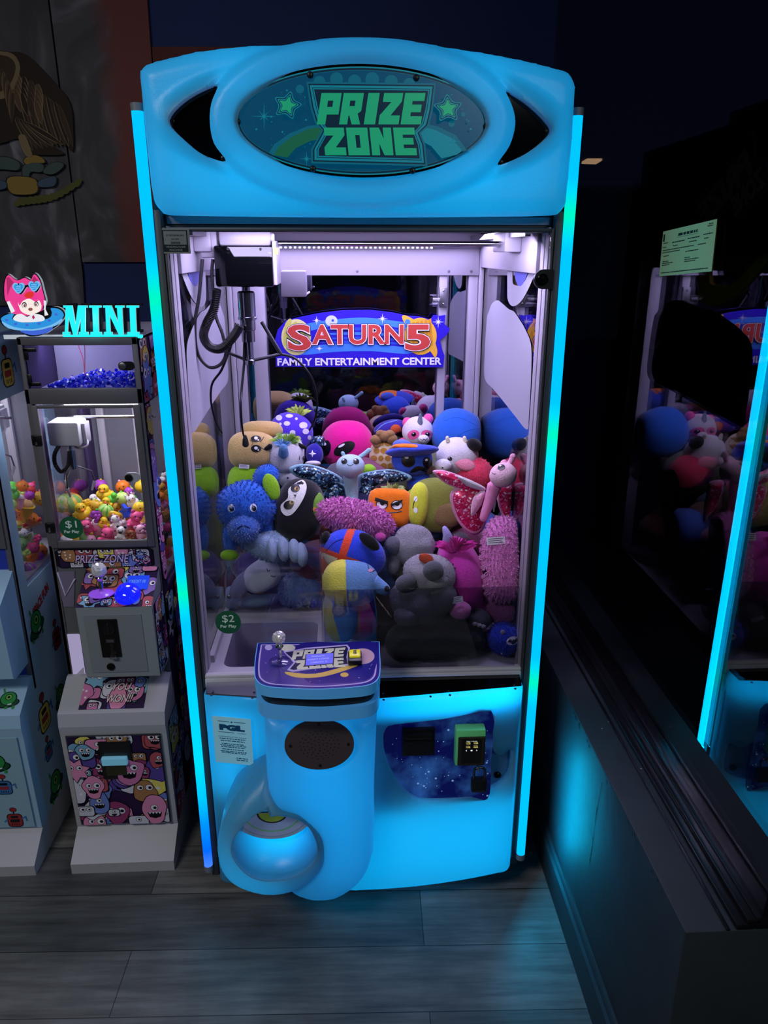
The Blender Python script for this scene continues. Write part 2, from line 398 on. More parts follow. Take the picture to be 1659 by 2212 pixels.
def crack(pts):
    for (a, b) in zip(pts, pts[1:]):
        A, B = aX(*a, 0.5322), aX(*b, 0.5322)
        k = 6
        for i in range(k):
            P = A.lerp(B, i/k); Q = A.lerp(B, (i+1)/k); w_ = rd.uniform(.0006, .0022)
            m.poly3([P+V((0, w_, 0)), P-V((0, w_, 0)), Q-V((0, w_*.7, 0)), Q+V((0, w_*.7, 0))], SCUFF)
crack([(1300, 1690), (1288, 1755), (1280, 1820), (1272, 1870)]); crack([(1232, 1690), (1250, 1740), (1275, 1790), (1281, 1820)]); crack([(1281, 1820), (1305, 1860), (1325, 1900)])
w_ = m.build('paint_chips', wr, smooth=False)
# skirting along the low wall
m = MB(); pr = [(0, 0), (0, .125), (-.006, .125), (-.010, .118), (-.010, .105), (-.016, .098), (-.016, 0.0)]
fr = frame((0.533, 0.0, 0), (1, 0, 0), (0, 0, 1))
A = [m.bm.verts.new((0.533+x, -0.69, z)) for x, z in pr]; B = [m.bm.verts.new((0.533+x, 1.15, z)) for x, z in pr]
for i in range(len(pr)): m._fin([m.bm.faces.new((A[i], A[(i+1) % len(pr)], B[(i+1) % len(pr)], B[i]))], BWALL)
m._fin([m.bm.faces.new(A), m.bm.faces.new(B[::-1])], BWALL)
struct(m.build('baseboard_right'))
# window frame and dark pane
FRM = mt('black_window_frame', (20, 20, 24), rough=0.25, spec=0.6)
m = MB(); m.box((0.622, -0.69, 0.600), (0.655, 1.15, 0.612), FRM, bev=.003); m.box((0.640, -0.69, 0.612), (0.664, 1.15, 0.622), FRM, bev=.003)
m.box((0.655, -0.69, 0.600), (0.70, 1.15, 0.626), FRM, bev=.003); m.box((0.605, -0.69, 0.600), (0.612, 1.15, 0.6035), FRM, bev=.001)
struct(m.build('trim_1'))
m = MB(); m.box((0.6645, -0.69, 0.626), (0.6725, 1.15, 3.0), glass_mat('window_glass', (0.55, 0.55, 0.58), f0=0.085, pw=4.2))
struct(m.build('window_1', smooth=False))
m = MB(); m.box((5.6, -3, 0), (5.7, 14, 3.0), BFAR); struct(m.build('wall_far', smooth=False))
m = MB(); m.box((1.0, -3, -0.05), (5.7, 14, 0), BFAR); struct(m.build('floor_far', smooth=False))
P = aZ(1278, 351, 2.97); s = 1.0
pts = [aZ(x, y, 2.97) for x, y in ((1256, 354), (1268, 347), (1300, 347), (1287, 355))]
c_ = sum(pts, V())/4
m = MB()
A = [m.bm.verts.new(p) for p in pts]; B = [m.bm.verts.new(p+V((0, 0, .03))) for p in pts]
m._fin([m.bm.faces.new(A), m.bm.faces.new(B[::-1])]+[m.bm.faces.new((A[i], A[(i+1) % 4], B[(i+1) % 4], B[i])) for i in range(4)], glow((255, 205, 150), 1.6, 'warm_lamp_panel'))
tag(m.build('ceiling_lamp', smooth=False), 'small warm ceiling lamp panel seen through the dark window', 'lamp')
# paper notice stuck on the window
pts = [aX(x, y, 0.6635) for x, y in ((1437, 500), (1553, 473), (1537, 586), (1424, 597))]
pts = [pts[3], pts[2], pts[1], pts[0]]
PAP = mt('green_tinted_paper', (200, 214, 150), rough=0.8, es=0.0)
INK = flat((40, 60, 55), 'printer_ink')
m = MB(); o_ = pts[0]; rx = pts[1]-pts[0]; ry = pts[3]-pts[0]
W_, H_ = rx.length, ry.length; fr = frame(o_, rx, ry)
m.box((0, 0, -0.0004), (W_, H_, 0.0002), PAP, mat4=fr)
def strip(m, fr, x, y, w, h, mat, z=0.0006): m.prism([(x, y), (x+w, y), (x+w, y+h), (x, y+h)], fr, 0, mat, base=z)
def wordline(m, fr, x, y, w, h, mat, rd, z=0.0006):
    e = x+w
    while x < e:
        l = min(rd.uniform(1.2, 4.5)*h, e-x); strip(m, fr, x, y, l, h, mat, z); x += l+h*0.7
for x, y, w, h in ((.33, .83, .36, .055), (.03, .72, .10, .02), (.22, .70, .25, .025), (.52, .72, .22, .022), (.80, .74, .16, .022), (.03, .63, .08, .02), (.24, .63, .10, .02), (.55, .65, .14, .02), (.82, .66, .08, .02),
                   (.03, .56, .62, .02), (.03, .51, .36, .02), (.72, .56, .14, .02), (.06, .43, .11, .02), (.50, .46, .24, .022), (.50, .33, .10, .02), (.50, .29, .26, .02), (.50, .25, .20, .02), (.05, .31, .13, .02), (.05, .27, .22, .02), (.05, .23, .15, .02), (.04, .06, .90, .022), (.88, .93, .07, .02), (.86, .89, .09, .02)):
    wordline(m, fr, x*W_, y*H_, w*W_, h*H_, INK, rd)
strip(m, fr, .02*W_, .77*H_, .035*W_, .16*H_, INK)
m.prism([(.31*W_, .80*H_), (.70*W_, .80*H_), (.70*W_, .805*H_), (.31*W_, .805*H_)], fr, 0, INK, base=.0006)
tag(m.build('paper_notice', smooth=False), 'pale green printed paper notice taped on the dark window', 'notice')

# ------------------------------------------------------------------ wall mural
def mural_mat(name, red):
    m = bpy.data.materials.new(name); m.use_nodes = True; nt = m.node_tree; L = nt.links.new; b = nt.nodes['Principled BSDF']; b.inputs['Roughness'].default_value = 0.6
    tc = nt.nodes.new('ShaderNodeTexCoord'); mp = nt.nodes.new('ShaderNodeMapping'); mp.inputs['Scale'].default_value = (3.2, 1, 2.2); mp.inputs['Rotation'].default_value = (0, 0.6, 0)
    n = nt.nodes.new('ShaderNodeTexNoise'); n.inputs['Scale'].default_value = 1.6; n.inputs['Detail'].default_value = 3; n.inputs['Distortion'].default_value = 2.2
    cr = nt.nodes.new('ShaderNodeValToRGB'); e = cr.color_ramp.elements
    e[0].position = 0.38; e[0].color = rgb((48, 46, 56)); e[1].position = 0.9; e[1].color = rgb((160, 156, 170))
    k = cr.color_ramp.elements.new(0.55); k.color = rgb((70, 67, 78))
    L(tc.outputs['Object'], mp.inputs['Vector']); L(mp.outputs[0], n.inputs['Vector']); L(n.outputs['Fac'], cr.inputs['Fac'])
    if red:
        sx = nt.nodes.new('ShaderNodeSeparateXYZ'); L(tc.outputs['Generated'], sx.inputs[0])
        n2 = nt.nodes.new('ShaderNodeTexNoise'); n2.inputs['Scale'].default_value = 4; n2.inputs['Distortion'].default_value = 1.5; L(tc.outputs['Object'], n2.inputs['Vector'])
        ma = nt.nodes.new('ShaderNodeMath'); ma.operation = 'MULTIPLY_ADD'; ma.inputs[1].default_value = 0.45; L(n2.outputs['Fac'], ma.inputs[0]); L(sx.outputs[0], ma.inputs[2])
        cr2 = nt.nodes.new('ShaderNodeValToRGB'); cr2.color_ramp.elements[0].position = 0.62; cr2.color_ramp.elements[1].position = 0.86; L(ma.outputs[0], cr2.inputs['Fac'])
        mx = nt.nodes.new('ShaderNodeMix'); mx.data_type = 'RGBA'; mx.inputs['B'].default_value = rgb((112, 30, 32)); L(cr2.outputs[0], mx.inputs['Factor']); L(cr.outputs[0], mx.inputs['A']); L(mx.outputs['Result'], b.inputs['Base Color'])
    else: L(cr.outputs[0], b.inputs['Base Color'])
    return m
YM = 1.135
def wallpanel(name, px, mat, th=0.012):
    m = MB(); m.prism(pxY(px, YM), XZ(YM), th, mat, base=-th); return m
m = wallpanel('p', ((-190, -140), (82, -140), (103, 0), (178, 590), (182, 660), (-190, 660)), mural_mat('smoky_mural', False))
mu = m.build('mural_panel', smooth=False)
tag(mu, 'dark smoky mural panel with a brown eagle, left of the panel seam', 'mural')
m = wallpanel('p', ((86, -140), (300, -140), (318, 0), (325, 100), (345, 340), (362, 566), (178, 566), (107, 0)), mural_mat('red_smoky_mural', True))
mr = m.build('mural_panel', smooth=False)
tag(mr, 'dark smoky mural panel fading to red, between eagle and crane game', 'mural')
m = wallpanel('p', ((328, 101), (700, 101), (700, 330), (345, 330)), mt('dull_red_panel', (92, 28, 26), rough=.7, vary=.3, vscale=5))
tag(m.build('wall_panel', smooth=False), 'dull red wall panel behind the top of the crane game', 'panel')
# the eagle: overlapping feathers and the snake below it
BR = [flat((70, 52, 40), 'eagle_brown'), flat((96, 74, 56), 'eagle_light'), flat((46, 34, 28), 'eagle_dark'), flat((140, 118, 88), 'eagle_tan')]
F2 = XZ(YM-0.0121); zc = [0.0]
m = MB()
def pz(pts, mat, closed_smooth=True):
    zc[0] += 0.00002
    q = bez2(pts, 4) if closed_smooth else pts
    m.prism(pxY(q, YM-0.0121), F2, 0, mat, base=zc[0])
pz([(-60, 120), (20, 112), (60, 120), (110, 170), (150, 220), (158, 280), (157, 326), (140, 310), (120, 290), (90, 300), (138, 330), (110, 335), (60, 330), (40, 300), (0, 310), (-60, 310)], BR[2])
def feather(x0, y0, x1, y1, w_, c):
    dx, dy = x1-x0, y1-y0; L_ = math.hypot(dx, dy); nx, ny = -dy/L_, dx/L_
    for k, mat in ((1.0, BR[3] if c else BR[1]), (.72, BR[c])):
        a = w_*k; pz([(x0+nx*a*.6, y0+ny*a*.6), (x0+dx*.5+nx*a, y0+dy*.5+ny*a), (x1-dx*.06*(1.2-k), y1-dy*.06*(1.2-k)), (x0+dx*.5-nx*a, y0+dy*.5-ny*a), (x0-nx*a*.6, y0-ny*a*.6)], mat)
for i in range(12):
    t_ = i/11; feather(40+t_*88, 172+t_*60, 64+t_*94, 306+t_*22-24*abs(t_-.6), 6.5, 0 if i % 2 else 2)
for r_ in range(4):
    for i in range(8-r_): feather(-24+i*15+r_*14, 128+r_*20+i*8, -14+i*15+r_*15, 168+r_*22+i*9, 7.5, (i+r_) % 3)
pz([(-40, 116), (10, 112), (34, 122), (44, 150), (30, 190), (6, 214), (-40, 206)], BR[3]); pz([(-30, 124), (8, 120), (28, 130), (34, 150), (22, 182), (-4, 200), (-30, 190)], BR[0])
for i in range(7): feather(4+i*4, 150+i*9, 8+i*3, 196+i*12, 5, i % 2)
for i in range(7): feather(36+i*5, 258+i*2, 72+i*11, 326-i*2, 6, 0 if i % 2 else 2)
pz([(40, 296), (54, 292), (66, 320), (70, 338), (54, 334)], BR[3])
m.build('eagle', mu, smooth=False)
m = MB(); zc[0] = 0.0008
GN = flat((74, 92, 92), 'snake_grey'); GO = flat((150, 124, 60), 'gold_paint'); OL = flat((92, 92, 44), 'olive_leaves'); DK = flat((30, 30, 36), 'dark_line')
for q, c in (([(-30, 345), (10, 337), (44, 350), (40, 368), (0, 366), (-30, 372)], GN), ([(48, 360), (70, 348), (96, 356), (90, 372), (66, 372), (60, 392), (50, 392)], GN), ([(92, 368), (110, 352), (134, 350), (138, 360), (118, 376), (98, 376)], GN),
             ([(50, 345), (70, 334), (92, 340), (98, 352), (70, 352), (56, 356)], GO), ([(14, 384), (50, 380), (80, 388), (82, 416), (50, 422), (20, 416)], GO),
             ([(84, 390), (120, 380), (118, 402), (84, 404)], flat((70, 90, 116), 'blue_ribbon')), ([(-30, 384), (12, 392), (12, 408), (-30, 410)], flat((70, 90, 116), 'blue_ribbon'))):
    pz(q, DK); pz([(x+(sum(a for a, _ in q)/len(q)-x)*.08, y+(sum(b for _, b in q)/len(q)-y)*.08) for x, y in q], c)
for i in range(14):
    t = i/13; x = 40+t*150; y = 436-55*t*t-2*math.sin(t*9); 
    if x > 172: continue
    pz([(x-9, y+6), (x, y-8), (x+10, y-5), (x+2, y+9)], OL)
m.build('snake_and_ribbon', mu, smooth=False)
# ------------------------------------------------------------------ the big crane game
SHELL = shell_mat()
CM = thing('claw_machine', 'tall glowing blue crane game full of plush toys', 'claw machine', (0, 0.42, 0))
IN_W = mt('white_case_interior', (178, 174, 186), rough=0.45)
# --- header shell
HC = (0.003, 1.938)
hdr = bez2(pxY([(338, 445), (326, 400), (303, 175), (306, 152), (318, 139), (345, 130)], -.018), 3, False) + bez2(pxY([(420, 112), (520, 100), (606, 97), (640, 92), (700, 85), (780, 81), (850, 84), (920, 93), (960, 101)], -.018), 4, False) \
    + bez2(pxY([(1040, 113), (1130, 130), (1205, 149), (1230, 160), (1243, 188)], -.018), 3, False) + bez2(pxY([(1237, 300), (1224, 425), (1218, 448), (1205, 463)], -.018), 3, False) + bez2(pxY([(1150, 465), (780, 468), (400, 464), (352, 461)], -.018), 3, False)
def elq(x, z, a, b): return math.sqrt(((x-HC[0])/a)**2+((z-HC[1])/b)**2)
def hdr_fn(x, z):
    y = -0.040 + rnd_edge(pdist(x, z, hdr), 0.030)*0.9
    q = elq(x, z, 0.305, 0.152)                       # planet ring around the sign
    if q < 1:
        k = (1-q)/0.36
        y -= 0.020*math.sin(min(1, k*3.2)*PI/2) - (0.022*max(0, min(1, (k-.62)/.38))**2)
    q2 = elq(x, z, 0.392, 0.118)
    if q >= 0.985:
        b = max(0, 1-abs(q2-0.88)/0.16)
        y -= 0.014*(0.5-0.5*math.cos(PI*b))*min(1, (q-.985)/.05)
        if q2 < 0.72: y += 0.006*min(1, (0.72-q2)/0.06)
    return y
CL = [(470, 184), (458, 225), (455, 265), (463, 310), (488, 348), (440, 335), (395, 300), (364, 265), (378, 235), (420, 203)]
CR = [(1092, 197), (1107, 235), (1112, 270), (1100, 315), (1075, 356), (1125, 338), (1165, 312), (1190, 284), (1180, 262), (1150, 232), (1120, 210)]
hole = [(HC[0]+.235*math.cos(a), HC[1]-.0005+.0885*math.sin(a)) for a in [2*PI*i/64 for i in range(64)]]
m = MB(); plate(m, hdr, [hole, pxY(bez2(CL, 4), -.045), pxY(bez2(CR, 4), -.045)], hdr_fn, 0.10, SHELL, 130, 56); m.keepn = True
hd = m.build('header', CM, angle=60)
m = MB(); m.box((-.400, 0.066, 1.785), (.400, .40, 2.035), DGREY); m.box((-.42, .045, 1.753), (.42, .42, 1.79), DGREY); hb = m.build('header_backing', CM)
# crescent windows
for C_, sc in ((CL, ((466, 192), (482, 342), (372, 262))), (CR, ((1096, 203), (1083, 350), (1181, 283)))):
    m = MB(); c0 = (sum(p[0] for p in C_)/len(C_), sum(p[1] for p in C_)/len(C_)); m.prism(pxY(bez2([(c0[0]+(x-c0[0])*1.05, c0[1]+(y-c0[1])*1.05) for x, y in C_], 4), -.030), XZ(-.030), 0.004, GBLACK, base=-.004)
    for q in sc:
        P = aY(*q, -.034); m.lathe([(.003, 0), (.0045, .0008), (.0045, .002), (.003, .0025), (0, .0025)], frame(P+V((0, .001, 0)), (1, 0, 0), (0, 0, 1)), mt('dark_screw', (40, 44, 40), rough=.3, metal=.8), 10)
    m.build('crescent_window', hd)
# --- header sign
YS = -0.052; FS = XZ(YS)
def sx(pts): return pxY(pts, YS)
TEAL = mt('sign_navy', (8, 26, 40), rough=.25, es=.55, ec=(0, 84, 122)); TEALL = mt('sign_teal', (20, 50, 60), rough=.3, es=.6, ec=(0, 138, 160)); TEALM = mt('sign_mid_teal', (14, 40, 48), rough=.3, es=.55, ec=(0, 112, 140))
GRN = mt('sign_green', (20, 70, 40), rough=.3, es=.62, ec=(26, 172, 126)); OLV = mt('sign_olive', (20, 60, 40), rough=.3, es=.5, ec=(24, 112, 84)); SDARK = mt('sign_dark', (6, 18, 28), rough=.3, es=.35, ec=(0, 52, 80))
m = MB()
el = lambda kx, n=72: [(HC[0]+.243*kx*math.cos(2*PI*i/n), HC[1]+.0015+(.0970-.242*(1-kx))*math.sin(2*PI*i/n)) for i in range(n)]
m.prism(el(1.0), FS, .010, GBLACK, base=-.010)
m.prism(el(.982), FS, 0, TEALL, base=.0003); m.prism(el(.972), FS, 0, SDARK, base=.0006); m.prism(el(.958), FS, 0, TEALM, base=.0009); m.prism(el(.954), FS, 0, TEAL, base=.0012)
b_ = [.0014]
def lay(pts, mat, sm=False, n=4):
    b_[0] += .00012; q = bez2(pts, n) if sm else pts
    m.prism(sx(q), FS, 0, mat, base=b_[0])
rd = random.Random(11)
for x, y, r in ((690, 172, 13), (727, 165, 14), (766, 170, 14), (804, 166, 15), (845, 171, 14), (884, 175, 12), (648, 187, 9), (925, 190, 11), (700, 205, 8), (975, 262, 7), (1000, 242, 5)):
    lay(ellpts(x, y+6, r, r*1.05, 16), TEALM)
for i in range(95):
    a = rd.random()*2*PI; q = math.sqrt(rd.random())*.93; x = 782+q*258*math.cos(a); y = 264+q*105*math.sin(a); r = rd.choice([.8, 1, 1.3, 2.2])
    lay(ellpts(x, y, r, r, 6), TEALL if rd.random() < .6 else TEALM)
# rainbow / planet band
lay([(588, 336), (600, 318), (630, 296), (665, 280), (700, 274), (700, 300), (668, 308), (640, 322), (622, 342)], OLV)
lay([(582, 332), (594, 314), (626, 291), (665, 275), (700, 270), (700, 276), (667, 281), (631, 298), (603, 320), (592, 338)], TEALM)
lay([(905, 272), (940, 282), (975, 300), (996, 328), (985, 336), (952, 344), (930, 318), (900, 302)], TEALL); lay([(905, 266), (944, 276), (982, 294), (1006, 326), (997, 329), (974, 301), (940, 284), (905, 274)], TEALM)
for (cx, cy, R_) in ((572, 254, 30), (663, 345, 16), (978, 308, 14)):       # twinkles
    for k in range(4):
        a = k*PI/4; r = R_ if k % 2 == 0 else R_*.5; w2 = 1.2
        lay([(cx+r*math.cos(a), cy+r*math.sin(a)), (cx+w2*math.cos(a+PI/2), cy+w2*math.sin(a+PI/2)), (cx-r*math.cos(a), cy-r*math.sin(a)), (cx-w2*math.cos(a+PI/2), cy-w2*math.sin(a+PI/2))], TEALL)
for (cx, cy, rt) in ((622, 231, .25), (965, 238, -.05)):
    st = lambda r, q: star(cx, cy, r, 5, q, -PI/2+rt)
    lay(st(31, .62), TEALL, True); lay(st(28, .6), SDARK, True); lay(st(25, .58), TEALL, True); lay(st(21, .55), SDARK, True); lay(st(19, .54), GRN, True)
# logo plate: trapezoid over trapezoid
def logo(g): return [(672-g, 190-g), (930+g, 193-g), (924+g, 240), (916+g, 272+g*.3), (898+g, 290), (908+g, 315), (912+g, 352+g), (682-g, 346+g), (682-g, 325), (696-g, 300), (704-g, 284), (690-g, 268), (680-g, 235)]
lay(logo(9), TEALM); lay(logo(5), SDARK); lay(logo(2), TEALL); lay(logo(-3), SDARK); lay(logo(-4.5), TEALL); lay(logo(-7), SDARK)
# block letters  (unit cell 5 x 7), (outline, slits)
LET = {'P': ([(0, 0), (0, 7), (5, 7), (5, 2.2), (2.1, 2.2), (2.1, 0)], [[(1.9, 3.9), (3.2, 3.9), (3.2, 5.3), (1.9, 5.3)]]),
       'R': ([(0, 0), (0, 7), (5, 7), (5, 3.0), (4.2, 2.4), (5.2, 0), (3.1, 0), (2.2, 2), (2.0, 2), (2.0, 0)], [[(1.9, 4.1), (3.2, 4.1), (3.2, 5.3), (1.9, 5.3)]]),
       'I': ([(0.6, 0), (0.6, 7), (3.4, 7), (3.4, 0)], []),
       'Z': ([(0, 0), (0, 2), (2.4, 5), (0.3, 5), (0.3, 7), (5, 7), (5, 5.1), (2.7, 2), (5, 2), (5, 0)], []),
       'E': ([(0, 0), (0, 7), (5, 7), (5, 5.2), (2.1, 5.2), (2.1, 4.4), (4.5, 4.4), (4.5, 2.7), (2.1, 2.7), (2.1, 1.8), (5, 1.8), (5, 0)], []),
       'O': ([(0, 0), (0, 7), (5, 7), (5, 0)], [[(2, 1.9), (3, 1.9), (3, 5.1), (2, 5.1)]]),
       'N': ([(0, 0), (0, 7), (2.2, 7), (3.1, 4.2), (3.1, 7), (5, 7), (5, 0), (2.9, 0), (1.9, 3), (1.9, 0)], [])}
def word(wd, x0, x1, y0, y1, shear, mat, dark, lay, dx=5.5):
    adv = [4.2 if c == 'I' else dx for c in wd]; tot = sum(adv)-(dx-5); s_ = (x1-x0)/tot; x = 0
    for c, a in zip(wd, adv):
        o_, sl = LET[c]
        f = lambda pts: [(x0+(x+u)*s_+shear*(v-3.5)/7, y1-(y1-y0)*v/7) for u, v in pts]
        lay(f(o_), mat)
        for q in sl: lay(f(q), dark)
        x += a
word('PRIZE', 690, 912, 205, 272, 10, GRN, SDARK, lay); word('ZONE', 700, 896, 279, 338, -6, GRN, SDARK, lay)
sg = m.build('header_sign', hd, smooth=False); sg['label'] = 'oval dark teal sign reading PRIZE ZONE'
for q in ((670, 162), (899, 168), (513, 263), (1050, 273), (676, 365), (891, 369)):
    m = MB(); P = aY(*q, YS-.0015); m.lathe([(.0062, 0), (.0062, .002), (.004, .005), (0, .006)], frame(P, (1, 0, 0), (0, 0, 1)), BLACK, 12); m.build('screw', hd)
# --- LED corner tubes
def tube_mat(name, stops):
    mm = bpy.data.materials.new(name); mm.use_nodes = True; nt = mm.node_tree; nt.nodes.clear(); L = nt.links.new
    o = nt.nodes.new('ShaderNodeOutputMaterial'); e = nt.nodes.new('ShaderNodeEmission'); tc = nt.nodes.new('ShaderNodeTexCoord'); s_ = nt.nodes.new('ShaderNodeSeparateXYZ'); cr = nt.nodes.new('ShaderNodeValToRGB')
    L(tc.outputs['Generated'], s_.inputs[0]); L(s_.outputs[2], cr.inputs[0]); L(cr.outputs[0], e.inputs['Color']); L(e.outputs[0], o.inputs['Surface']); e.inputs['Strength'].default_value = 1.25
    el_ = cr.color_ramp.elements
    el_[0].position = 0; el_[0].color = stops[0][1]; el_[1].position = 1; el_[1].color = stops[-1][1]
    for p, c in stops[1:-1]: k = el_.new(p); k.color = c
    return mm
CYN = (0, .47, 1.0, 1); GRE = (0, .78, .45, 1); AQ = (0, .62, .95, 1); BLU = (0, .12, 1, 1)
for sx_, nm, st in ((-1, 'L', [(0, (.05, .2, .9, 1)), (.03, BLU), (.08, (0, .25, 1, 1)), (.12, CYN), (.18, AQ), (.40, CYN), (.445, GRE), (.49, CYN), (.75, CYN), (.81, GRE), (.86, CYN), (1, CYN)]),
                    (1, 'R', [(0, CYN), (.1, CYN), (.26, CYN), (.30, GRE), (.34, CYN), (.57, CYN), (.60, AQ), (.65, GRE), (.69, CYN), (.86, CYN), (.90, GRE), (.94, CYN), (1, CYN)])):
    m = MB(); x = sx_*.430; m.tube([(x, -.002, .125), (x, -.002, 1.962)], .0115, tube_mat('led_tube_light', st), 16); tb = m.build('led_tube', CM)
    m = MB(); m.tube([(x, -.002, .108), (x, -.002, .126)], .0125, mt('frosted_cap', (120, 130, 140), rough=.5), 16); m.build('end_cap', tb)
    m = MB(); m.tube([(x, -.002, 1.961), (x, -.002, 1.975)], .0125, mt('frosted_cap', (120, 130, 140), rough=.5), 16); m.build('end_cap', tb)
# --- steel body: corner posts, sides
for s_ in (-1, 1):
    m = MB(); a, b = sorted((s_*.4045, s_*.4225)); m.box((a, .0, .085), (b, .03, 1.785), DGREY, bev=.002); m.build('corner_post', CM)
SIDE = mt('black_side_panel', (14, 14, 18), rough=.35)
for s_ in (-1, 1):
    a, b = sorted((s_*.400, s_*.4225)); m = MB()
    m.box((a, .03, .085), (b, .90, .70), SIDE); m.box((a, .03, 1.70), (b, .90, 2.0), SIDE); m.box((a, .83, .70), (b, .90, 1.70), SIDE)
    m.build('side_panel', CM)
    a, b = sorted((s_*.386, s_*.3995)); m = MB()      # aluminium frame on the inside of each window
    a2, b2 = sorted((s_*.3955, s_*.3995)); a4, b4 = sorted((s_*.394, s_*.3995)); m.box((a2, .018, .70), (b2, .046, 1.755), WHITEM, bev=.001); m.box((a4, .048, .70), (b4, .078, 1.755), WHITEM, bev=.002); m.box((a, .79, .70), (b, .835, 1.755), WHITEM, bev=.002); m.box((a, .078, 1.66), (b, .79, 1.755), WHITEM, bev=.002); m.box((a, .085, .70), (b, .79, .72), WHITEM)
    m.build('side_frame', CM)
    a, b = sorted((s_*.4005, s_*.4065)); m = MB(); m.box((a, .03, .70), (b, .83, 1.70), glass_mat('side_glass', (.93, .93, .97), f0=.05, pw=4.0)); m.build('side_window', CM, smooth=False)
m = MB(); m.box((-.4225, .88, .085), (.4225, .90, 2.0), SIDE); m.box((-.4225, .03, .06), (.4225, .90, .085), SIDE); m.box((-.42, .03, 1.99), (.42, .90, 2.0), SIDE)
m.build('rear_panel', CM, smooth=False)
for x in (-.36, .36):
    for y in (.10, .80):
        m = MB(); m.tube([(x, y, 0), (x, y, .062)], .025, BLACK, 14); m.build('levelling_foot', CM)
# --- inside: roof, back mirror, beams
m = MB(); m.box((-.40, .04, 1.76), (.40, .88, 1.775), IN_W); m.build('case_roof', CM, smooth=False)
MIR = mt('smoked_mirror', (158, 158, 174), rough=.02, metal=1.0)
m = MB(); m.box((-.3995, .838, .70), (.3995, .846, 1.66), MIR); m.build('back_mirror', CM, smooth=False)
m = MB(); m.box((-.385, .800, 1.635), (.385, .836, 1.76), WHITEM, bev=.003)
for x in (-.2, .005, .29, .36): m.lathe([(.004, 0), (.003, .003), (0, .0035)], frame((x, .800, 1.648), (1, 0, 0), (0, 0, 1)), STEEL, 8)
bm_ = m.build('back_beam', CM)
LEDW = glow((236, 232, 255), 3.0, 'led_dot')
m = MB()
for z in (1.717, 1.729):
    m.box((-.25, .794, z-.004), (.24, .800, z+.004), WHITEM)
    for i in range(34): m.box((-.245+i*.0144, .7915, z-.0022), (-.239+i*.0144, .794, z+.0022), LEDW)
m.build('led_strip', bm_, smooth=False)
for x0, x1 in ((-.385, -.355), (-.330, -.286), (.262, .288), (.355, .385)):
    m = MB(); m.box((x0, .808, .70), (x1, .836, 1.64), WHITEM, bev=.003); m.build('rear_frame_bar', CM)
m = MB(); m.tube([(.262, .800, 1.558), (.24, .800, 1.558)], .017, glass_mat('clear_plastic', (.85, .85, .9), f0=.1), 14); m.box((.262, .796, 1.54), (.288, .809, 1.60), STEEL, bev=.002)
for z in (1.55, 1.59): m.lathe([(.004, 0), (.003, .003), (0, .004)], frame((.275, .796, z), (1, 0, 0), (0, 0, 1)), CHROME, 8)
m.build('door_latch', CM)
# --- Saturn sign on the back wall
YB = .800; FB = XZ(YB); m = MB(); b_[0] = 0.004
def layB(pts, mat, sm=False, n=4):
    b_[0] += .00012; q = bez2(pts, n) if sm else pts
    m.prism(pxY(q, YB), FB, 0, mat, base=b_[0])
NAVY = flat((48, 30, 190), 'sign_blue', .5); LB = flat((70, 140, 240), 'sign_light_blue', .5); MB_ = flat((50, 88, 215), 'sign_mid_blue', .5); PY = flat((226, 226, 150), 'pale_yellow', .5); OG = flat((240, 184, 60), 'saturn_orange', .5); OGD = flat((216, 150, 40), 'saturn_stripe', .5)
RED = flat((196, 70, 60), 'letter_red', .5); WH = flat((245, 245, 250), 'letter_white', .5); BK = flat((14, 10, 20), 'letter_black', .5); RED2 = flat((226, 120, 100), 'letter_pale_red', .5)
m.prism(pxY([(596, 792), (596, 768), (602, 760), (594, 735), (600, 712), (618, 692), (650, 684), (690, 676), (740, 670), (800, 669), (850, 675), (880, 682), (905, 683), (930, 690), (936, 680), (950, 682), (962, 680), (960, 700), (972, 710), (966, 722), (950, 735), (955, 755), (960, 768), (957, 793)], YB), FB, .004, NAVY)
layB([(612, 720), (660, 700), (720, 690), (790, 686), (860, 694), (900, 700), (930, 720), (900, 716), (850, 706), (790, 700), (720, 704), (660, 716)], LB, True)
layB([(640, 752), (700, 744), (780, 742), (860, 748), (900, 752), (880, 764), (800, 758), (720, 760), (660, 766), (625, 762)], LB, True)
for y, c in ((712, MB_), (722, LB), (732, MB_), (740, MB_)): layB([(690, y), (760, y-5), (830, y-3), (880, y+3), (830, y+3), (760, y+1)], c, True)
layB(ellpts(640, 728, 32, 39, 30), PY)
for k in range(4): layB([(616+k*12, 700+k*6), (630+k*12, 690+k*6), (622+k*10, 740+k*4), (612+k*10, 744+k*4)], flat((206, 206, 104), 'planet_shade', .5), True)
layB(ellpts(716, 693, 13, 12, 20), flat((200, 214, 190), 'pale_moon', .5)); layB(ellpts(719, 692, 3, 3, 10), MB_)
layB([(868, 684), (876, 681), (900, 694), (930, 720), (944, 755), (940, 772), (932, 762), (915, 740), (888, 712), (874, 698)], OG, True); 
layB(ellpts(908, 726, 35, 40, 30), OG)
for k in range(6): layB([(880+k*9, 700-k*2), (886+k*9, 697-k*2), (900+k*7, 750-k), (894+k*7, 754-k)], OGD)
layB(ellpts(880, 695, 6, 6, 12), LB)
for cx, cy, R_ in ((684, 692, 10), (826, 688, 12), (946, 695, 14), (690, 752, 8)):
    for k in range(4):
        a = k*PI/4; r = R_ if k % 2 == 0 else R_*.6
        layB([(cx+r*math.cos(a), cy+r*math.sin(a)), (cx+math.cos(a+PI/2), cy+math.sin(a+PI/2)), (cx-r*math.cos(a), cy-r*math.sin(a)), (cx-math.cos(a+PI/2), cy-math.sin(a+PI/2))], WH)
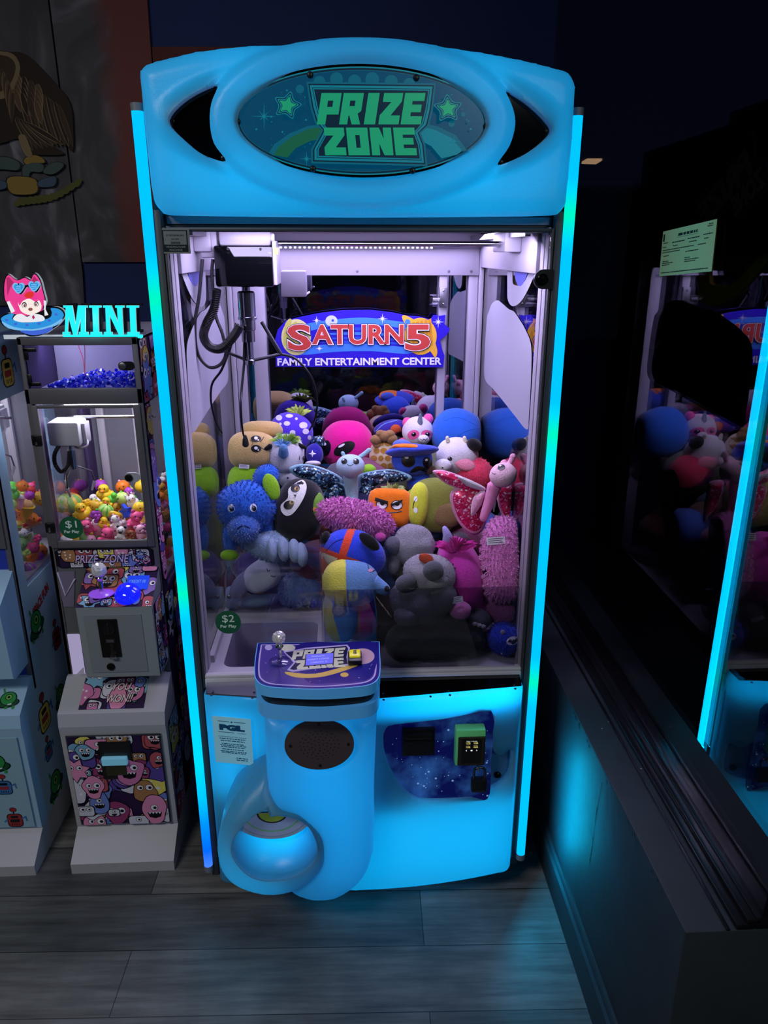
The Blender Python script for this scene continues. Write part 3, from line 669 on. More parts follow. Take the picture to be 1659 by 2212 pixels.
def txtB(t, x0, y0, x1, y1, mats, bold=.02, shear=0.0):
    p0 = aY(x0, y1, YB); p1 = aY(x1, y0, YB); cx, cz, wd, ht = (p0.x+p1.x)/2, (p0.z+p1.z)/2, p1.x-p0.x, p1.z-p0.z
    for grow, mat, bo in mats:
        b_[0] += .00015; m.text(t, FB, cx, cz, wd+grow, ht+grow, mat, bold=bo, base=b_[0], shear=shear)
for t, q in (('S', (622, 700, 672, 757)), ('ATURN', (674, 700, 872, 744)), ('5', (874, 700, 930, 757))):
    txtB(t, *q, [(.006, BK, .075), (.003, WH, .055), (-.001, RED, .03)])
txtB('FAMILY ENTERTAINMENT CENTER', 600, 771, 953, 789, [(0, WH, .03)])
o = m.build('wall_sign', None, smooth=False); tag(o, 'blue family entertainment centre sign with red lettering on back mirror', 'sign')
# --- stickers on the side windows
CRB = flat((90, 96, 200), 'decal_blue', .5); CRW = flat((164, 164, 176), 'decal_white', .6)
def side_sticker(s_):
    Xi = s_*.3996; Xo = s_*.4072
    blob = [(711, 1509), (690, 1530), (640, 1560), (560, 1575), (480, 1570), (400, 1562), (330, 1560), (260, 1545), (200, 1530), (130, 1500), (110, 1440), (105, 1340), (115, 1300), (250, 1305), (420, 1315), (560, 1322), (700, 1330), (720, 1400)]
    ring = [(.42, 1.66), (.36, 1.585), (.27, 1.56), (.19, 1.60), (.13, 1.66), (.16, 1.66), (.21, 1.63), (.27, 1.61), (.33, 1.63), (.36, 1.68)]
    for pts, nm in (([(y/1000, z/1000) for y, z in blob], 'white_backed_sticker'), (None, 'ring_sticker')):
        m = MB()
        fi = frame((Xi, 0, 0), (0, 1, 0), (0, 0, 1)); fo = frame((Xo, 0, 0), (0, 1, 0), (0, 0, 1))
        if pts:
            q = bez2(pts, 4); m.prism(q, fi, 0, CRW, base=-.0004*s_); m.prism(q, fo, 0, flat((10, 10, 14), 'sticker_unlit_face'), base=.0004*s_)  # outer face lies unlit; its darkness is put into the ink colour
        else:
            og = bez2([(.445, 1.70), (.431, 1.612), (.412, 1.582), (.344, 1.573), (.242, 1.597), (.138, 1.658), (.054, 1.736), (.050, 1.82), (.090, 1.885), (.158, 1.862), (.10, 1.82), (.095, 1.742), (.168, 1.679), (.252, 1.632), (.346, 1.626), (.373, 1.639), (.39, 1.70)], 4)
            m.prism(og, fo, 0, mt('ring_gold', (226, 196, 60), rough=.6), base=.0004*s_)
            lo_ = [(y, z) for y, z in og if z < 1.699]; m.prism(lo_, fi, 0, CRW, base=-.0004*s_)
            E_ = [(y, z) for y, z in ellpts(.27, 1.705, .095, .075, 30, -.5) if z < 1.699]; m.prism(E_, fi, 0, CRB, base=-.0006*s_)
            if s_ > 0:
                dn = V((0, .26, -.137)).normalized(); Xp = .4225+.001
                for tx, (cy_, cz_), wd_, ht_ in (('PRIZE', (.330, 1.850), .27, .075), ('ZONE', (.205, 1.838), .15, .055)):
                    F_ = frame((Xp, cy_, cz_), dn, (0, .45, .9)); m.prism(rrect(-wd_*.56, -ht_*.75, wd_*.56, ht_*.75, .01), F_, .0008, mt('sticker_grey', (120, 118, 124), rough=.6)); m.prism(rrect(-wd_*.54, -ht_*.68, wd_*.54, ht_*.68, .01), F_, 0, BLACK, base=.0010)
                    m.text(tx, F_, 0, 0, wd_, ht_, mt('sticker_letter', (196, 190, 184), rough=.6), bold=.05, shear=.25, base=.0013)
        m.build(nm, CM, smooth=False)
side_sticker(1); side_sticker(-1)
# --- front glass door
m = MB()
for lo, hi, fm in (((-.4035, .004, .674), (-.3975, .026, 1.7525), DGREY), ((.3975, .004, .674), (.4035, .026, 1.7525), DGREY), ((-.3975, .004, .674), (.3975, .026, .700), ALU), ((-.3975, .008, 1.744), (.3975, .026, 1.7525), DGREY)):
    m.box(lo, hi, fm, bev=.002)
m.box((-.3975, .006, .70), (.3975, .022, .709), ALU, bev=.002)
dr = m.build('glass_door', CM)
m = MB(); m.box((-.397, .011, .703), (.397, .016, 1.745), glass_mat('door_glass', (.96, .96, .98), f0=.03)); m.build('door_pane', dr, smooth=False)
m = MB(); P = aY(1172, 603, .004); z0 = P.z
m.prism(rrect(.364, z0-.020, .4035, z0+.020, .0195), XZ(.002), .010, BLACK, base=-.002); m.prism([(.384, z0-.020), (.4035, z0-.020), (.4035, z0+.020), (.384, z0+.020)], XZ(.002), .0102, BLACK, base=-.002)
m.lathe([(.012, 0), (.012, .004), (.010, .005), (.009, .003), (.004, .003), (0, .0035)], frame((.381, -.008, z0), (1, 0, 0), (0, 0, 1)), mt('lock_cylinder', (40, 40, 44), rough=.2, metal=.9), 20)
m.build('door_lock', dr)
def decalY(name, px, Y, mat, parent=None):
    m = MB(); m.prism(pxY(px, Y), XZ(Y), .0006, mat); return m
# licence sticker on the door
m = MB(); Y0 = .0025; p0 = aY(350, 548, Y0); p1 = aY(408, 493, Y0); F0 = XZ(Y0); w_, h_ = p1.x-p0.x, p1.z-p0.z
GG = flat((120, 128, 128), 'sticker_grey_paper'); GD = flat((16, 28, 36), 'sticker_dark_ink')
m.prism([(p0.x, p0.z), (p1.x, p0.z), (p1.x, p1.z), (p0.x, p1.z)], F0, .0006, GG)
qq = lambda a, b, c, d, mat, z: m.prism([(p0.x+a*w_, p0.z+b*h_), (p0.x+c*w_, p0.z+b*h_), (p0.x+c*w_, p0.z+d*h_), (p0.x+a*w_, p0.z+d*h_)], F0, 0, mat, base=z)
qq(.07, .07, .93, .93, GD, .0008); qq(.11, .36, .89, .89, GG, .0010)
m.text('ST PETERSBURG', F0, p0.x+.5*w_, p0.z+.72*h_, .62*w_, .06*h_, GD, base=.0012, bold=.02); m.text('0195', F0, p0.x+.5*w_, p0.z+.57*h_, .26*w_, .07*h_, GD, base=.0012, bold=.02)
m.text('2025', F0, p0.x+.5*w_, p0.z+.43*h_, .34*w_, .09*h_, GD, base=.0012, bold=.04); m.text('VENDING/GAME', F0, p0.x+.5*w_, p0.z+.27*h_, .68*w_, .075*h_, GG, base=.0012, bold=.03); m.text('MACHINE', F0, p0.x+.5*w_, p0.z+.15*h_, .45*w_, .075*h_, GG, base=.0012, bold=.03)
o = m.build('licence_sticker', dr, smooth=False); o['label'] = 'small grey and dark licence sticker'
def price(label, px, py, rpx, Y, big, parent):
    m = MB(); c = aY(px, py, Y); r = rpx*mpp(c); F = XZ(Y)
    m.prism(ellpts(c.x, c.z, r, r, 40), F, .0006, mt('green_price_sticker', (22, 92, 62), rough=.5, vary=.0))
    WT = flat((214, 232, 222), 'price_white')
    m.text(big, F, c.x+.02*r, c.z+.28*r, r*.95, r*.72, WT, base=.0008, bold=.005); m.text('Per Play', F, c.x, c.z-.38*r, r*1.25, r*.34, WT, base=.0008, bold=.03)
    o = m.build('price_sticker', parent, smooth=False); o['label'] = label
price('round green two dollar price sticker', 493, 1344, 27.5, .0105, '$2', dr)
# --- cabinet front shell
ctop = .690
cab = [(-.396, .095), (-.385, .088)] + [(-.385+.77*i/24, .088-.0*math.sin(PI*i/24)) for i in range(1, 24)] + [(.385, .088), (.397, .10)]
cab += [(.398, .33), (.398, .36)] + bez2([(.385, .375), (.372, .382), (.368, .40), (.368, .44), (.371, .458), (.385, .466), (.398, .470)], 3, False)[0:] + [(.398, .66), (.390, ctop)] + [(.39-.78*i/24, ctop) for i in range(1, 24)] + [(-.390, ctop), (-.398, .66)]
rec = bez2(pxY([(836, 1570), (870, 1565), (1064, 1553)], -.085), 3, False) + bez2(pxY([(1068, 1560), (1071, 1600), (1073, 1640), (1082, 1653), (1092, 1658)], -.085), 3, False)
def plan(x): return -.035-.050*(1-min(1, (x/.40)**2))
cab = [(-.397, .098), (-.385, .088)] + [(-.385+.77*i/24, .088) for i in range(1, 24)] + [(.385, .088), (.397, .098), (.398, .67), (.390, ctop)] + [(.39-.78*i/24, ctop) for i in range(1, 24)] + [(-.390, ctop), (-.398, .67)]
hol = bez2(pxY([(852, 1566), (960, 1559), (1066, 1552), (1070, 1600), (1072, 1640), (1080, 1653), (1095, 1657), (1114, 1650), (1112, 1700), (1095, 1722), (1060, 1736), (980, 1742), (905, 1740), (868, 1712), (845, 1676), (832, 1640), (828, 1600), (832, 1578)], -.085), 3)
hol = [(min(x, .386), z) for x, z in hol]
RECESS = mt('blue_recess_plastic', (70, 130, 176), rough=.4)
def cab_fn(x, z):
    y = plan(x) + rnd_edge(pdist(x, z, cab), .022)*.8
    d = pdist(x, z, hol)
    if z < .50 and x > 0: y += .010*max(0, 1-d/.035)**2       # dished towards the coin recess
    return y
m = MB(); plate(m, cab, [hol], cab_fn, .05, SHELL, 80, 60); m.keepn = True
cb = m.build('cabinet_shell', CM, angle=60)
# inner recess shell and starfield plate
m = MB(); inner = [(.02, .35), (.392, .35), (.392, .64), (.02, .64)]
plate(m, inner, [], lambda x, z: plan(x)+.034, .01, RECESS, 10, 10, rim=False); m.build('recess_shell', cb)
m = MB(); m.box((-.4, .024, .085), (.4, .034, .70), DGREY); m.build('cabinet_front_plate', CM)
YP = -.052; FP = XZ(YP); m = MB(); b_[0] = .0012
def star_plate():
    mm = bpy.data.materials.new('starfield_print'); mm.use_nodes = True; nt = mm.node_tree; L = nt.links.new; b = nt.nodes['Principled BSDF']; b.inputs['Roughness'].default_value = .25
    tc = nt.nodes.new('ShaderNodeTexCoord'); n = nt.nodes.new('ShaderNodeTexNoise'); n.inputs['Scale'].default_value = 9; n.inputs['Detail'].default_value = 5; cr = nt.nodes.new('ShaderNodeValToRGB')
    e = cr.color_ramp.elements; e[0].position = .47; e[0].color = rgb((6, 16, 104)); e[1].position = .78; e[1].color = rgb((70, 140, 235)); L(tc.outputs['Object'], n.inputs['Vector']); L(n.outputs['Fac'], cr.inputs[0]); L(cr.outputs[0], b.inputs['Base Color'])
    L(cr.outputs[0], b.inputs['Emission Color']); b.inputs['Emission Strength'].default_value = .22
    return mm
pl = bez2(pxY([(836, 1545), (955, 1538), (1061, 1532), (1061, 1640), (1060, 1690), (1055, 1722), (1030, 1730), (908, 1731), (870, 1705), (845, 1672), (833, 1638), (829, 1600)], YP), 3)
m.prism(pl, FP, .003, star_plate(), base=-.003)
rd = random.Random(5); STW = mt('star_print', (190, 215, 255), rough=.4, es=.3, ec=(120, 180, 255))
for i in range(80):
    x = rd.uniform(845, 1058); y = rd.uniform(1575, 1725)
    if x < 900 and y > 1640+(x-850): continue
    r = rd.choice([.8, 1, 1.2, 1.6, 2.6]); c = aY(x, y, YP); m.prism(ellpts(c.x, c.z, r*mpp(c), r*mpp(c), 7), FP, 0, STW, base=.0004)
cp_ = m.build('coin_panel', CM, smooth=False); cp_['label'] = 'dark blue starfield coin panel'
m = MB(); pq = lambda x, y: aY(x, y, YP)
a, b = pq(868, 1628), pq(939, 1568); m.box((a.x, YP-.012, a.z), (b.x, YP, b.z), BLACK, bev=.003); m.box((a.x+.008, YP-.018, b.z-.028), (b.x-.006, YP-.010, b.z-.010), mt('bill_slot', (26, 30, 34), rough=.3), bev=.003); m.box((a.x+.008, YP-.0195, b.z-.021), (b.x-.008, YP-.016, b.z-.017), mt('slot_hole', (2, 2, 3)))
m.box((a.x+.006, YP-.016, b.z-.042), (b.x-.006, YP-.010, b.z-.031), BLACK, bev=.002); m.build('bill_acceptor', cp_)
# card reader with green case
a, b = pq(979, 1640), pq(1046, 1558); GRNP = mt('green_plastic_case', (120, 236, 150), rough=.4); m = MB(); dz = b.z-a.z
m.box((a.x, YP-.030, a.z+.002), (b.x, YP, b.z-.004), GRNP, bev=.004); rdn = m.build('card_reader', cp_); rdn['label'] = 'green card reader with small lit screen'
m = MB(); m.box((a.x+.006, YP-.034, a.z+.004), (b.x-.001, YP-.029, b.z-.022), mt('reader_face', (40, 36, 24), rough=.35), bev=.003); F = XZ(YP-.0345)
m.prism([(a.x+.015, a.z+.013), (b.x-.011, a.z+.013), (b.x-.011, b.z-.028), (a.x+.015, b.z-.028)], F, .0004, mt('screen_black', (4, 4, 6), rough=.1))
YEL = glow((240, 226, 130), 1.0, 'screen_yellow'); WHG = glow((230, 235, 240), 1.0, 'screen_white'); cx = (a.x+b.x)/2+.002
m.text('Pay Here', F, cx, b.z-.033, .026, .003, WHG, base=.0006)
for i, (dx, zz, t) in enumerate(((-.009, .040, '+2.00'), (.010, .040, '+5.00'), (-.009, .036, '1 Play'), (.010, .036, '3 Play'), (-.009, .051, '+10.00'), (.010, .051, '+20.00'), (-.009, .047, '6 Play'), (.010, .047, '12 Play'))):
    m.text(t, F, cx+dx, b.z-zz, .011, .0028, YEL, base=.0006, bold=.02)
m.prism([(cx-.015, b.z-.060), (cx-.012, b.z-.0575), (cx-.012, b.z-.0625)], F, 0, WHG, base=.0006); m.prism([(cx+.015, b.z-.060), (cx+.012, b.z-.0575), (cx+.012, b.z-.0625)], F, 0, WHG, base=.0006); m.prism(ellpts(cx, b.z-.060, .0028, .0022, 12), F, 0, WHG, base=.0006)
m.build('reader_screen', rdn, smooth=False)
# lock of the coin panel
m = MB(); P = aY(1075, 1674, plan(.33)+.030); m.lathe([(.009, 0), (.009, .005), (.006, .007), (0, .006)], frame(P+V((0, .002, 0)), (1, 0, 0), (0, 0, 1)), mt('black_lock', (16, 18, 24), rough=.2, metal=.7), 18); m.build('cam_lock', cb)
# padlock
def pad():
    Y = YP-.014; a, b = aY(1017, 1708, Y), aY(1052, 1680, Y); t = thing('padlock', 'black padlock hanging below the green card reader', 'padlock', ((a.x+b.x)/2, Y, a.z))
    m = MB(); m.box((a.x, Y-.010, a.z), (b.x, Y+.010, b.z), mt('black_lock_body', (16, 20, 26), rough=.4), bev=.004)
    m.box((a.x+.006, Y-.0106, a.z+.004), (b.x-.006, Y-.009, a.z+.008), mt('lock_name_bar', (60, 64, 68), rough=.3, metal=.6)); m.build('body', t)
    xa, xb = a.x+.006, b.x-.006; top = aY(1034, 1656, Y).z; pts = [(xa, Y, b.z-.002), (xa, Y, top-.012)] + [((xa+xb)/2-(xb-xa)/2*math.cos(q), Y, top-.014+.012*math.sin(q)) for q in [PI*i/8 for i in range(1, 8)]] + [(xb, Y, top-.012), (xb, Y, b.z-.002)]
    m = MB(); m.tube(pts, .0036, mt('dark_chrome', (110, 114, 120), rough=.2, metal=1), 10); m.build('shackle', t)
    H = aY(1032, 1650, Y); m = MB(); m.tube([(H.x, Y+.012, H.z+.012), (H.x-.002, Y+.004, H.z+.004), (H.x, Y-.003, H.z-.004), (H.x+.004, Y-.001, top-.012), (H.x+.003, Y+.006, top-.004)], .003, CHROME, 8); m.build('hasp', t)
pad()
# --- top ledge plates beside the control head
m = MB()
def slab(m, q, th, mat):
    q = [V(p) for p in q]
    A = [m.bm.verts.new(p) for p in q]; B = [m.bm.verts.new(p-V((0, 0, th))) for p in q]
    m._fin([m.bm.faces.new(A), m.bm.faces.new(B[::-1])]+[m.bm.faces.new((A[i], A[(i+1) % 4], B[(i+1) % 4], B[i])) for i in range(4)], mat)
slab(m, [(.03, .0, .694), (.392, .0, .694), (.388, -.045, .692), (.03, -.083, .692)], .004, GBLACK)
for q in ((829, 1498), (829, 1512), (968, 1494), (972, 1502), (1110, 1481), (1113, 1488), (930, 1505)):
    P = aZ(*q, .694); m.lathe([(.0035, 0), (.003, .0015), (0, .002)], frame(P, (1, 0, 0), (0, 1, 0)), CHROME, 10)
o = m.build('ledge_plate', CM); o['label'] = 'glossy black ledge plate'
m = MB(); slab(m, [(-.392, .0, .694), (-.235, .0, .694), (-.235, -.070, .692), (-.388, -.045, .692)], .004, mt('brushed_plate', (170, 172, 180), rough=.3, metal=1.0))
for q in ((457, 1502), (460, 1494), (549, 1496), (545, 1508)):
    P = aZ(*q, .6945); m.lathe([(.0035, 0), (.003, .0015), (0, .002)], frame(P, (1, 0, 0), (0, 1, 0)), CHROME, 10)
o = m.build('ledge_plate', CM); o['label'] = 'brushed steel ledge plate'
# --- centre column
YC = -.185
def colz(px): return pxY(px, YC+.04)
col = bez2(colz([(570, 1540), (573, 1600), (577, 1700), (584, 1780), (590, 1850)]), 2, False) + bez2(colz([(605, 1895), (630, 1920), (660, 1932), (690, 1936), (730, 1930), (770, 1906), (795, 1875), (806, 1840)]), 3, False) + bez2(colz([(809, 1760), (808, 1700), (812, 1600), (815, 1535)]), 3, False)
spk = (aY(690, 1606, YC).x, aY(690, 1606, YC).z)
def col_fn(x, z):
    y = YC + rnd_edge(pdist(x, z, col), .045) + .25*(x+.107)**2
    q = math.hypot((x-spk[0])/.086, (z-spk[1])/.073)
    if q < 1.25: y += .006*(0.5+0.5*math.cos(PI*min(1, max(0, (q-.98)/.27))))
    return y
m = MB(); plate(m, col, [], col_fn, .13, SHELL, 44, 60); m.keepn = True; col_mb = m
spk_mb = m = MB(); F = XZ(YC-.003); m.prism(ellpts(spk[0], spk[1], .0795, .0675, 48), F, .004, mt('brown_black_speaker_plate', (74, 64, 68), rough=.5), base=-.001)
HOLE = mt('dark_hole', (3, 3, 3), rough=.9)
for R_, n in ((0, 1), (.009, 4), (.018, 10), (.027, 14), (.036, 20), (.0445, 22)):
    for k in range(n):
        a = 2*PI*k/n+R_*20; m.prism(ellpts(spk[0]+R_*math.cos(a), spk[1]+R_*.85*math.sin(a), .0014, .0014, 8), F, 0, HOLE, base=.0033)
for a in (0, PI/2, PI, 1.5*PI): m.lathe([(.0038, 0), (.003, .002), (0, .0015)], frame((spk[0]+.066*math.cos(a), YC-.006, spk[1]+.056*math.sin(a)), (1, 0, 0), (0, 0, 1)), mt('speaker_screw', (70, 66, 66), rough=.25, metal=.9), 10)
# --- prize chute lobe
YL = -.200
cc = aY(584, 1818, YL); rl = (aY(697, 1818, YL).x-aY(470, 1818, YL).x)/2; lc = (cc.x, cc.z)
lobe = bez2(pxY([(576, 1690), (540, 1706), (500, 1742), (476, 1790), (469, 1835), (478, 1876), (505, 1905), (545, 1922), (585, 1928), (625, 1923), (662, 1908), (698, 1872), (706, 1835), (696, 1792), (650, 1750), (606, 1730)], YL+.028), 4)
ho = bez2(pxY([(500, 1835), (512, 1800), (540, 1772), (575, 1756), (584, 1768), (600, 1767), (640, 1775), (668, 1795), (684, 1825), (684, 1852), (660, 1880), (625, 1897), (585, 1903), (545, 1895), (514, 1868)], YL), 4)
def lobe_fn(x, z): return YL + rnd_edge(pdist(x, z, lobe), .035) + .6*max(0, z-(lc[1]+.06))
def inside(x, z, L):
    c = False
    for i in range(len(L)):
        (xa, za), (xb, zb) = L[i], L[i-1]
        if (za > z) != (zb > z) and x < (xb-xa)*(z-za)/(zb-za)+xa: c = not c
    return c
hk = [(x+(aY(590, 1828, YL).x-x)*-.01, z+(aY(590, 1828, YL).z-z)*-.01) for x, z in ho]
cut_ = hk[::2]
for i in range(len(cut_)):           # trim the column cleanly along the rim of the opening
    (xa, za), (xb, zb) = cut_[i-1], cut_[i]; r_ = math.hypot(xb-xa, zb-za)*.5+.014; cx_, cz_ = (xa+xb)/2, (za+zb)/2
    fs_ = [f for f in col_mb.bm.faces if (f.calc_center_median().x-cx_)**2+(f.calc_center_median().z-cz_)**2 < r_*r_ and f.calc_center_median().y < -.10]
    if fs_: bmesh.ops.bisect_plane(col_mb.bm, geom=list({v for f in fs_ for v in f.verts})+list({e for f in fs_ for e in f.edges})+fs_, plane_co=(cx_, 0, cz_), plane_no=(zb-za, 0, xa-xb))
hk = cut_
bmesh.ops.delete(col_mb.bm, geom=[f for f in col_mb.bm.faces if inside(f.calc_center_median().x, f.calc_center_median().z, hk)], context='FACES')
cl_ = col_mb.build('column_shell', CM, angle=60); spk_mb.build('speaker_grille', cl_)
m = MB(); plate(m, lobe, [ho], lobe_fn, .11, SHELL, 50, 50); m.keepn = True
lb = m.build('chute_ring', CM, angle=60)
hc = (sum(p[0] for p in ho)/len(ho), sum(p[1] for p in ho)/len(ho))
m = MB()
def bowl(u, v):
    i = u*len(ho); i0 = int(i) % len(ho); x, z = ho[i0]; k = math.cos(v*PI/2); d = math.sin(v*PI/2)
    return V((hc[0]+(x-hc[0])*k*1.03, YL+.004+.075*d, hc[1]+(z-hc[1])*k*1.03))
m.grid(bowl, len(ho), 9, SHELL, wrapu=True); m.keepn = True
m.build('chute_bowl', lb, angle=70)
# flap with curved stripes
YF = -.150; m = MB(); F = XZ(YF); fc = aY(588, 1755, YF); cols = [((120, 150, 178), 1.0), ((88, 84, 140), .90), ((134, 150, 190), .885), ((86, 160, 110), .71), ((128, 150, 196), .665), ((30, 34, 46), .38), ((120, 150, 60), .33)]
R0_ = .100; zz = 0
for c, k in cols:
    zz += .0003
    m.prism([(fc.x+R0_*k*1.0*math.cos(a), fc.z-.000+R0_*k*.80*math.sin(a)) for a in [PI+PI*i/30 for i in range(31)]], F, 0, mt('flap_print', c, rough=.4, es=.16, ec=c), base=zz)
m.prism([(fc.x+R0_*math.cos(a), fc.z+R0_*.80*math.sin(a)) for a in [PI+PI*i/30 for i in range(31)]], F, .003, BLACK, base=-.004)
o = m.build('chute_flap', lb, smooth=False); o['label'] = 'flap with curved blue and green stripes'
# --- control head
def head_out(z): return None
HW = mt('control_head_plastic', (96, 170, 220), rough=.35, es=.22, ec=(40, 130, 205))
tp = bez2([(p.x, p.y) for p in (aZ(*q, .825) for q in ((556, 1388), (551, 1420), (549, 1450), (553, 1468), (572, 1481), (620, 1486), (690, 1488), (760, 1484), (800, 1478), (818, 1464), (822, 1440), (821, 1412), (820, 1385)))], 4, False)
tp = [(x, min(y, -.028)) for x, y in tp]
FZ = lambda z: frame((0, 0, z), (1, 0, 0), (0, 1, 0))
def shrink(pts, d):
    cx = sum(p[0] for p in pts)/len(pts); cy = sum(p[1] for p in pts)/len(pts); return [(x+(cx-x)*d/abs(max(.001, abs(x-cx)))*min(1, abs(x-cx)/.06) if abs(x-cx) > 1e-6 else x, y+(cy-y)*d/max(.001, abs(y-cy))*min(1, abs(y-cy)/.06)) for x, y in pts]
m = MB(); m.prism(tp, FZ(.7985), .0255, HW); ch = m.build('control_head', CM)
m = MB(); m.prism(shrink(tp, .012), FZ(.772), .027, BLACK)
for q in ((604, 1503), (757, 1499)):
    P = aY(*q, -.215); m.lathe([(.004, 0), (.003, .003), (0, .003)], frame((P.x, -.2115, .785), (1, 0, 0), (0, 0, 1)), STEEL, 10)
m.build('neck', ch)
m = MB(); m.prism(shrink(tp, .002), FZ(.742), .031, HW); m.build('lower_collar', ch)
# printed panel
ZT = .8242; b_[0] = .0002; m = MB(); FT = FZ(ZT)
VIO = mt('violet_panel_print', (84, 66, 150), rough=.12, spec=.6); VIOD = mt('deep_blue_print', (40, 34, 130), rough=.12); LIL = mt('lilac_line', (196, 184, 226), rough=.15); CRM = mt('cream_print', (220, 220, 190), rough=.15); NVY = mt('navy_line', (26, 24, 70), rough=.15); YLW = mt('yellow_print', (226, 190, 90), rough=.15)
def layT(px, mat, sm=False, n=4):
    b_[0] += .00006; q = bez2(px, n) if sm else px
    m.prism([(p.x, p.y) for p in (aZ(x, y, ZT) for x, y in q)], FT, 0, mat, base=b_[0])
m.prism(shrink(tp, .002), FT, .0002, VIOD)
b_[0] = .0004
m.prism(shrink(tp, .009), FT, 0, LIL, base=.0003); m.prism(shrink(tp, .0125), FT, 0, VIO, base=.00036)
layT([(640, 1395), (740, 1388), (812, 1390), (812, 1440), (790, 1470), (720, 1476), (660, 1470)], VIOD, True)
layT(ellpts(783, 1418, 26, 17, 24), mt('peach_planet', (206, 170, 180), rough=.15)); layT(ellpts(580, 1399, 8, 6, 14), LIL); layT(ellpts(622, 1400, 16, 8, 16), CRM); layT(ellpts(744, 1458, 9, 5, 14), YLW)
layT([(616, 1452), (680, 1456), (760, 1436), (770, 1440), (700, 1462), (640, 1464)], YLW, True)
layT([(612, 1408), (640, 1404), (660, 1400), (750, 1393), (756, 1400), (752, 1420), (756, 1438), (690, 1444), (632, 1452), (620, 1448), (634, 1432)], LIL); layT([(616, 1410), (640, 1406), (662, 1403), (748, 1396), (752, 1402), (748, 1420), (751, 1435), (690, 1441), (634, 1448), (626, 1446), (640, 1430)], NVY)
def layTw(pts, mat): layT(pts, mat)
for wd, x0, x1, y0, y1, sh in (('PRIZE', 632, 744, 1400, 1419, 5), ('ZONE', 640, 744, 1422, 1442, -5)):
    def f_(pts, mat, y0=y0, y1=y1): layT([(x, y-(x-690)*.06) for x, y in pts], mat)
    word(wd, x0, x1, y0+3, y1+3, sh, CRM, NVY, f_)
for i in range(30):
    x = rd.uniform(565, 810); y = rd.uniform(1394, 1476); layT(ellpts(x, y, rd.uniform(.6, 1.4), rd.uniform(.5, 1), 6), LIL)
gp = m.build('control_panel_print', ch, smooth=False); gp['label'] = 'violet space print reading PRIZE ZONE'
m = MB(); pts = [aZ(*q, ZT+.002) for q in ((660, 1438), (719, 1433), (720, 1411), (662, 1414))]; cen = sum(pts, V())/4
slab(m, [p+(p-cen)*.08 for p in pts], .002, BLACK); SCR = glow((92, 92, 240), .95, 'lcd_blue')
q_ = [p+V((0, 0, .0004)) for p in pts]; m.poly3(q_, SCR); fr_ = frame(q_[0]+V((0, 0, .0003)), q_[1]-q_[0], q_[3]-q_[0]); LW, LH = (q_[1]-q_[0]).length, (q_[3]-q_[0]).length
LT = glow((190, 196, 255), .9, 'lcd_text')
m.text('Welcome', fr_, .5*LW, .76*LH, .5*LW, .13*LH, LT); m.text('INSERT COINS', fr_, .5*LW, .48*LH, .78*LW, .11*LH, LT); m.text('CREDITS  0', fr_, .5*LW, .2*LH, .6*LW, .11*LH, LT)
m.build('display', ch, smooth=False)
m = MB(); P = aZ(767, 1436, ZT); m.box((P.x-.016, P.y-.006, ZT), (P.x+.016, P.y+.042, ZT+.014), BLACK, bev=.004); bt = m.build('drop_button', ch)
m = MB(); m.box((P.x-.013, P.y+.006, ZT+.012), (P.x+.013, P.y+.037, ZT+.020), mt('yellow_button', (232, 220, 40), rough=.3, es=.25), bev=.004)
m.text('GRAB', frame((0, 0, ZT+.0202), (0, 1, 0), (-1, 0, 0)), P.y+.0215, -P.x, .018, .008, BLACK, base=.0003, bold=.05); o = m.build('button_cap', bt); o['label'] = 'square yellow button cap'
# joystick
def joystick(t, B, H, rb, parent, tilt=V((0, 0, 0)), base=None):
    m = MB(); m.lathe([(rb*1.65, 0), (rb*1.65, .002), (rb*1.3, .006), (rb*.5, .008), (0, .008)], frame(B, (1, 0, 0), (0, 1, 0)), base or glass_mat('clear_disc', (.8, .78, .9), f0=.12), 24); js = m.build('joystick', parent)
    m = MB(); m.tube([B+V((0, 0, .006)), B+V((0, 0, H*.62))], [rb*.32, rb*.30], CHROME, 14); m.lathe([(rb*.3, 0), (rb*.62, rb*.5), (rb*.5, rb*.7), (0, rb*.7)], frame(B+V((0, 0, H*.42)), (1, 0, 0), (0, 1, 0)), CHROME, 16); m.build('shaft', js)
    m = MB(); n0 = bmesh.ops.create_icosphere(m.bm, subdivisions=3, radius=rb, matrix=Matrix.Translation(B+V((0, 0, H-rb))))
    rr = random.Random(3)
    for v in n0['verts']: v.co = (B+V((0, 0, H-rb))) + (v.co-(B+V((0, 0, H-rb))))*rr.uniform(.90, 1.06)
    m._fin(m.bm.faces, mt('crystal_ball', (236, 234, 240), rough=.06, spec=1.0, metal=.35)); o = m.build('ball_knob', js, angle=1); o['label'] = 'faceted crystal ball knob'
B = aZ(605, 1430, ZT); top = aY(603, 1364, B.y).z
joystick('j', B, top-ZT, .0155, ch)
# owner plate
m = MB(); Y0 = plan(-.32)-.0015; Pc = aY(503.5, 1600, plan(-.32)-.006); k_ = mpp(Pc); rv = V((.09, plan(-.28)-plan(-.37), 0)).normalized(); cs = [Pc+rv*(a*43*k_)+V((0, 0, b*59*k_)) for a, b in ((-1, -1), (1, -1), (1, 1), (-1, 1))]; F = frame(cs[0], cs[1]-cs[0], cs[3]-cs[0]); W_, H_ = (cs[1]-cs[0]).length, (cs[3]-cs[0]).length
PB = mt('pale_blue_sticker', (176, 220, 230), rough=.5, es=.28, ec=(60, 150, 180)); PI_ = flat((24, 84, 128), 'sticker_blue_ink')  # backlight of the shell put into the sticker as a faint emission
m.prism([(0, 0), (W_, 0), (W_, H_), (0, H_)], F, .001, PB); m.text('PGL', F, .5*W_, .78*H_, .66*W_, .13*H_, PI_, bold=.09, base=.0013)
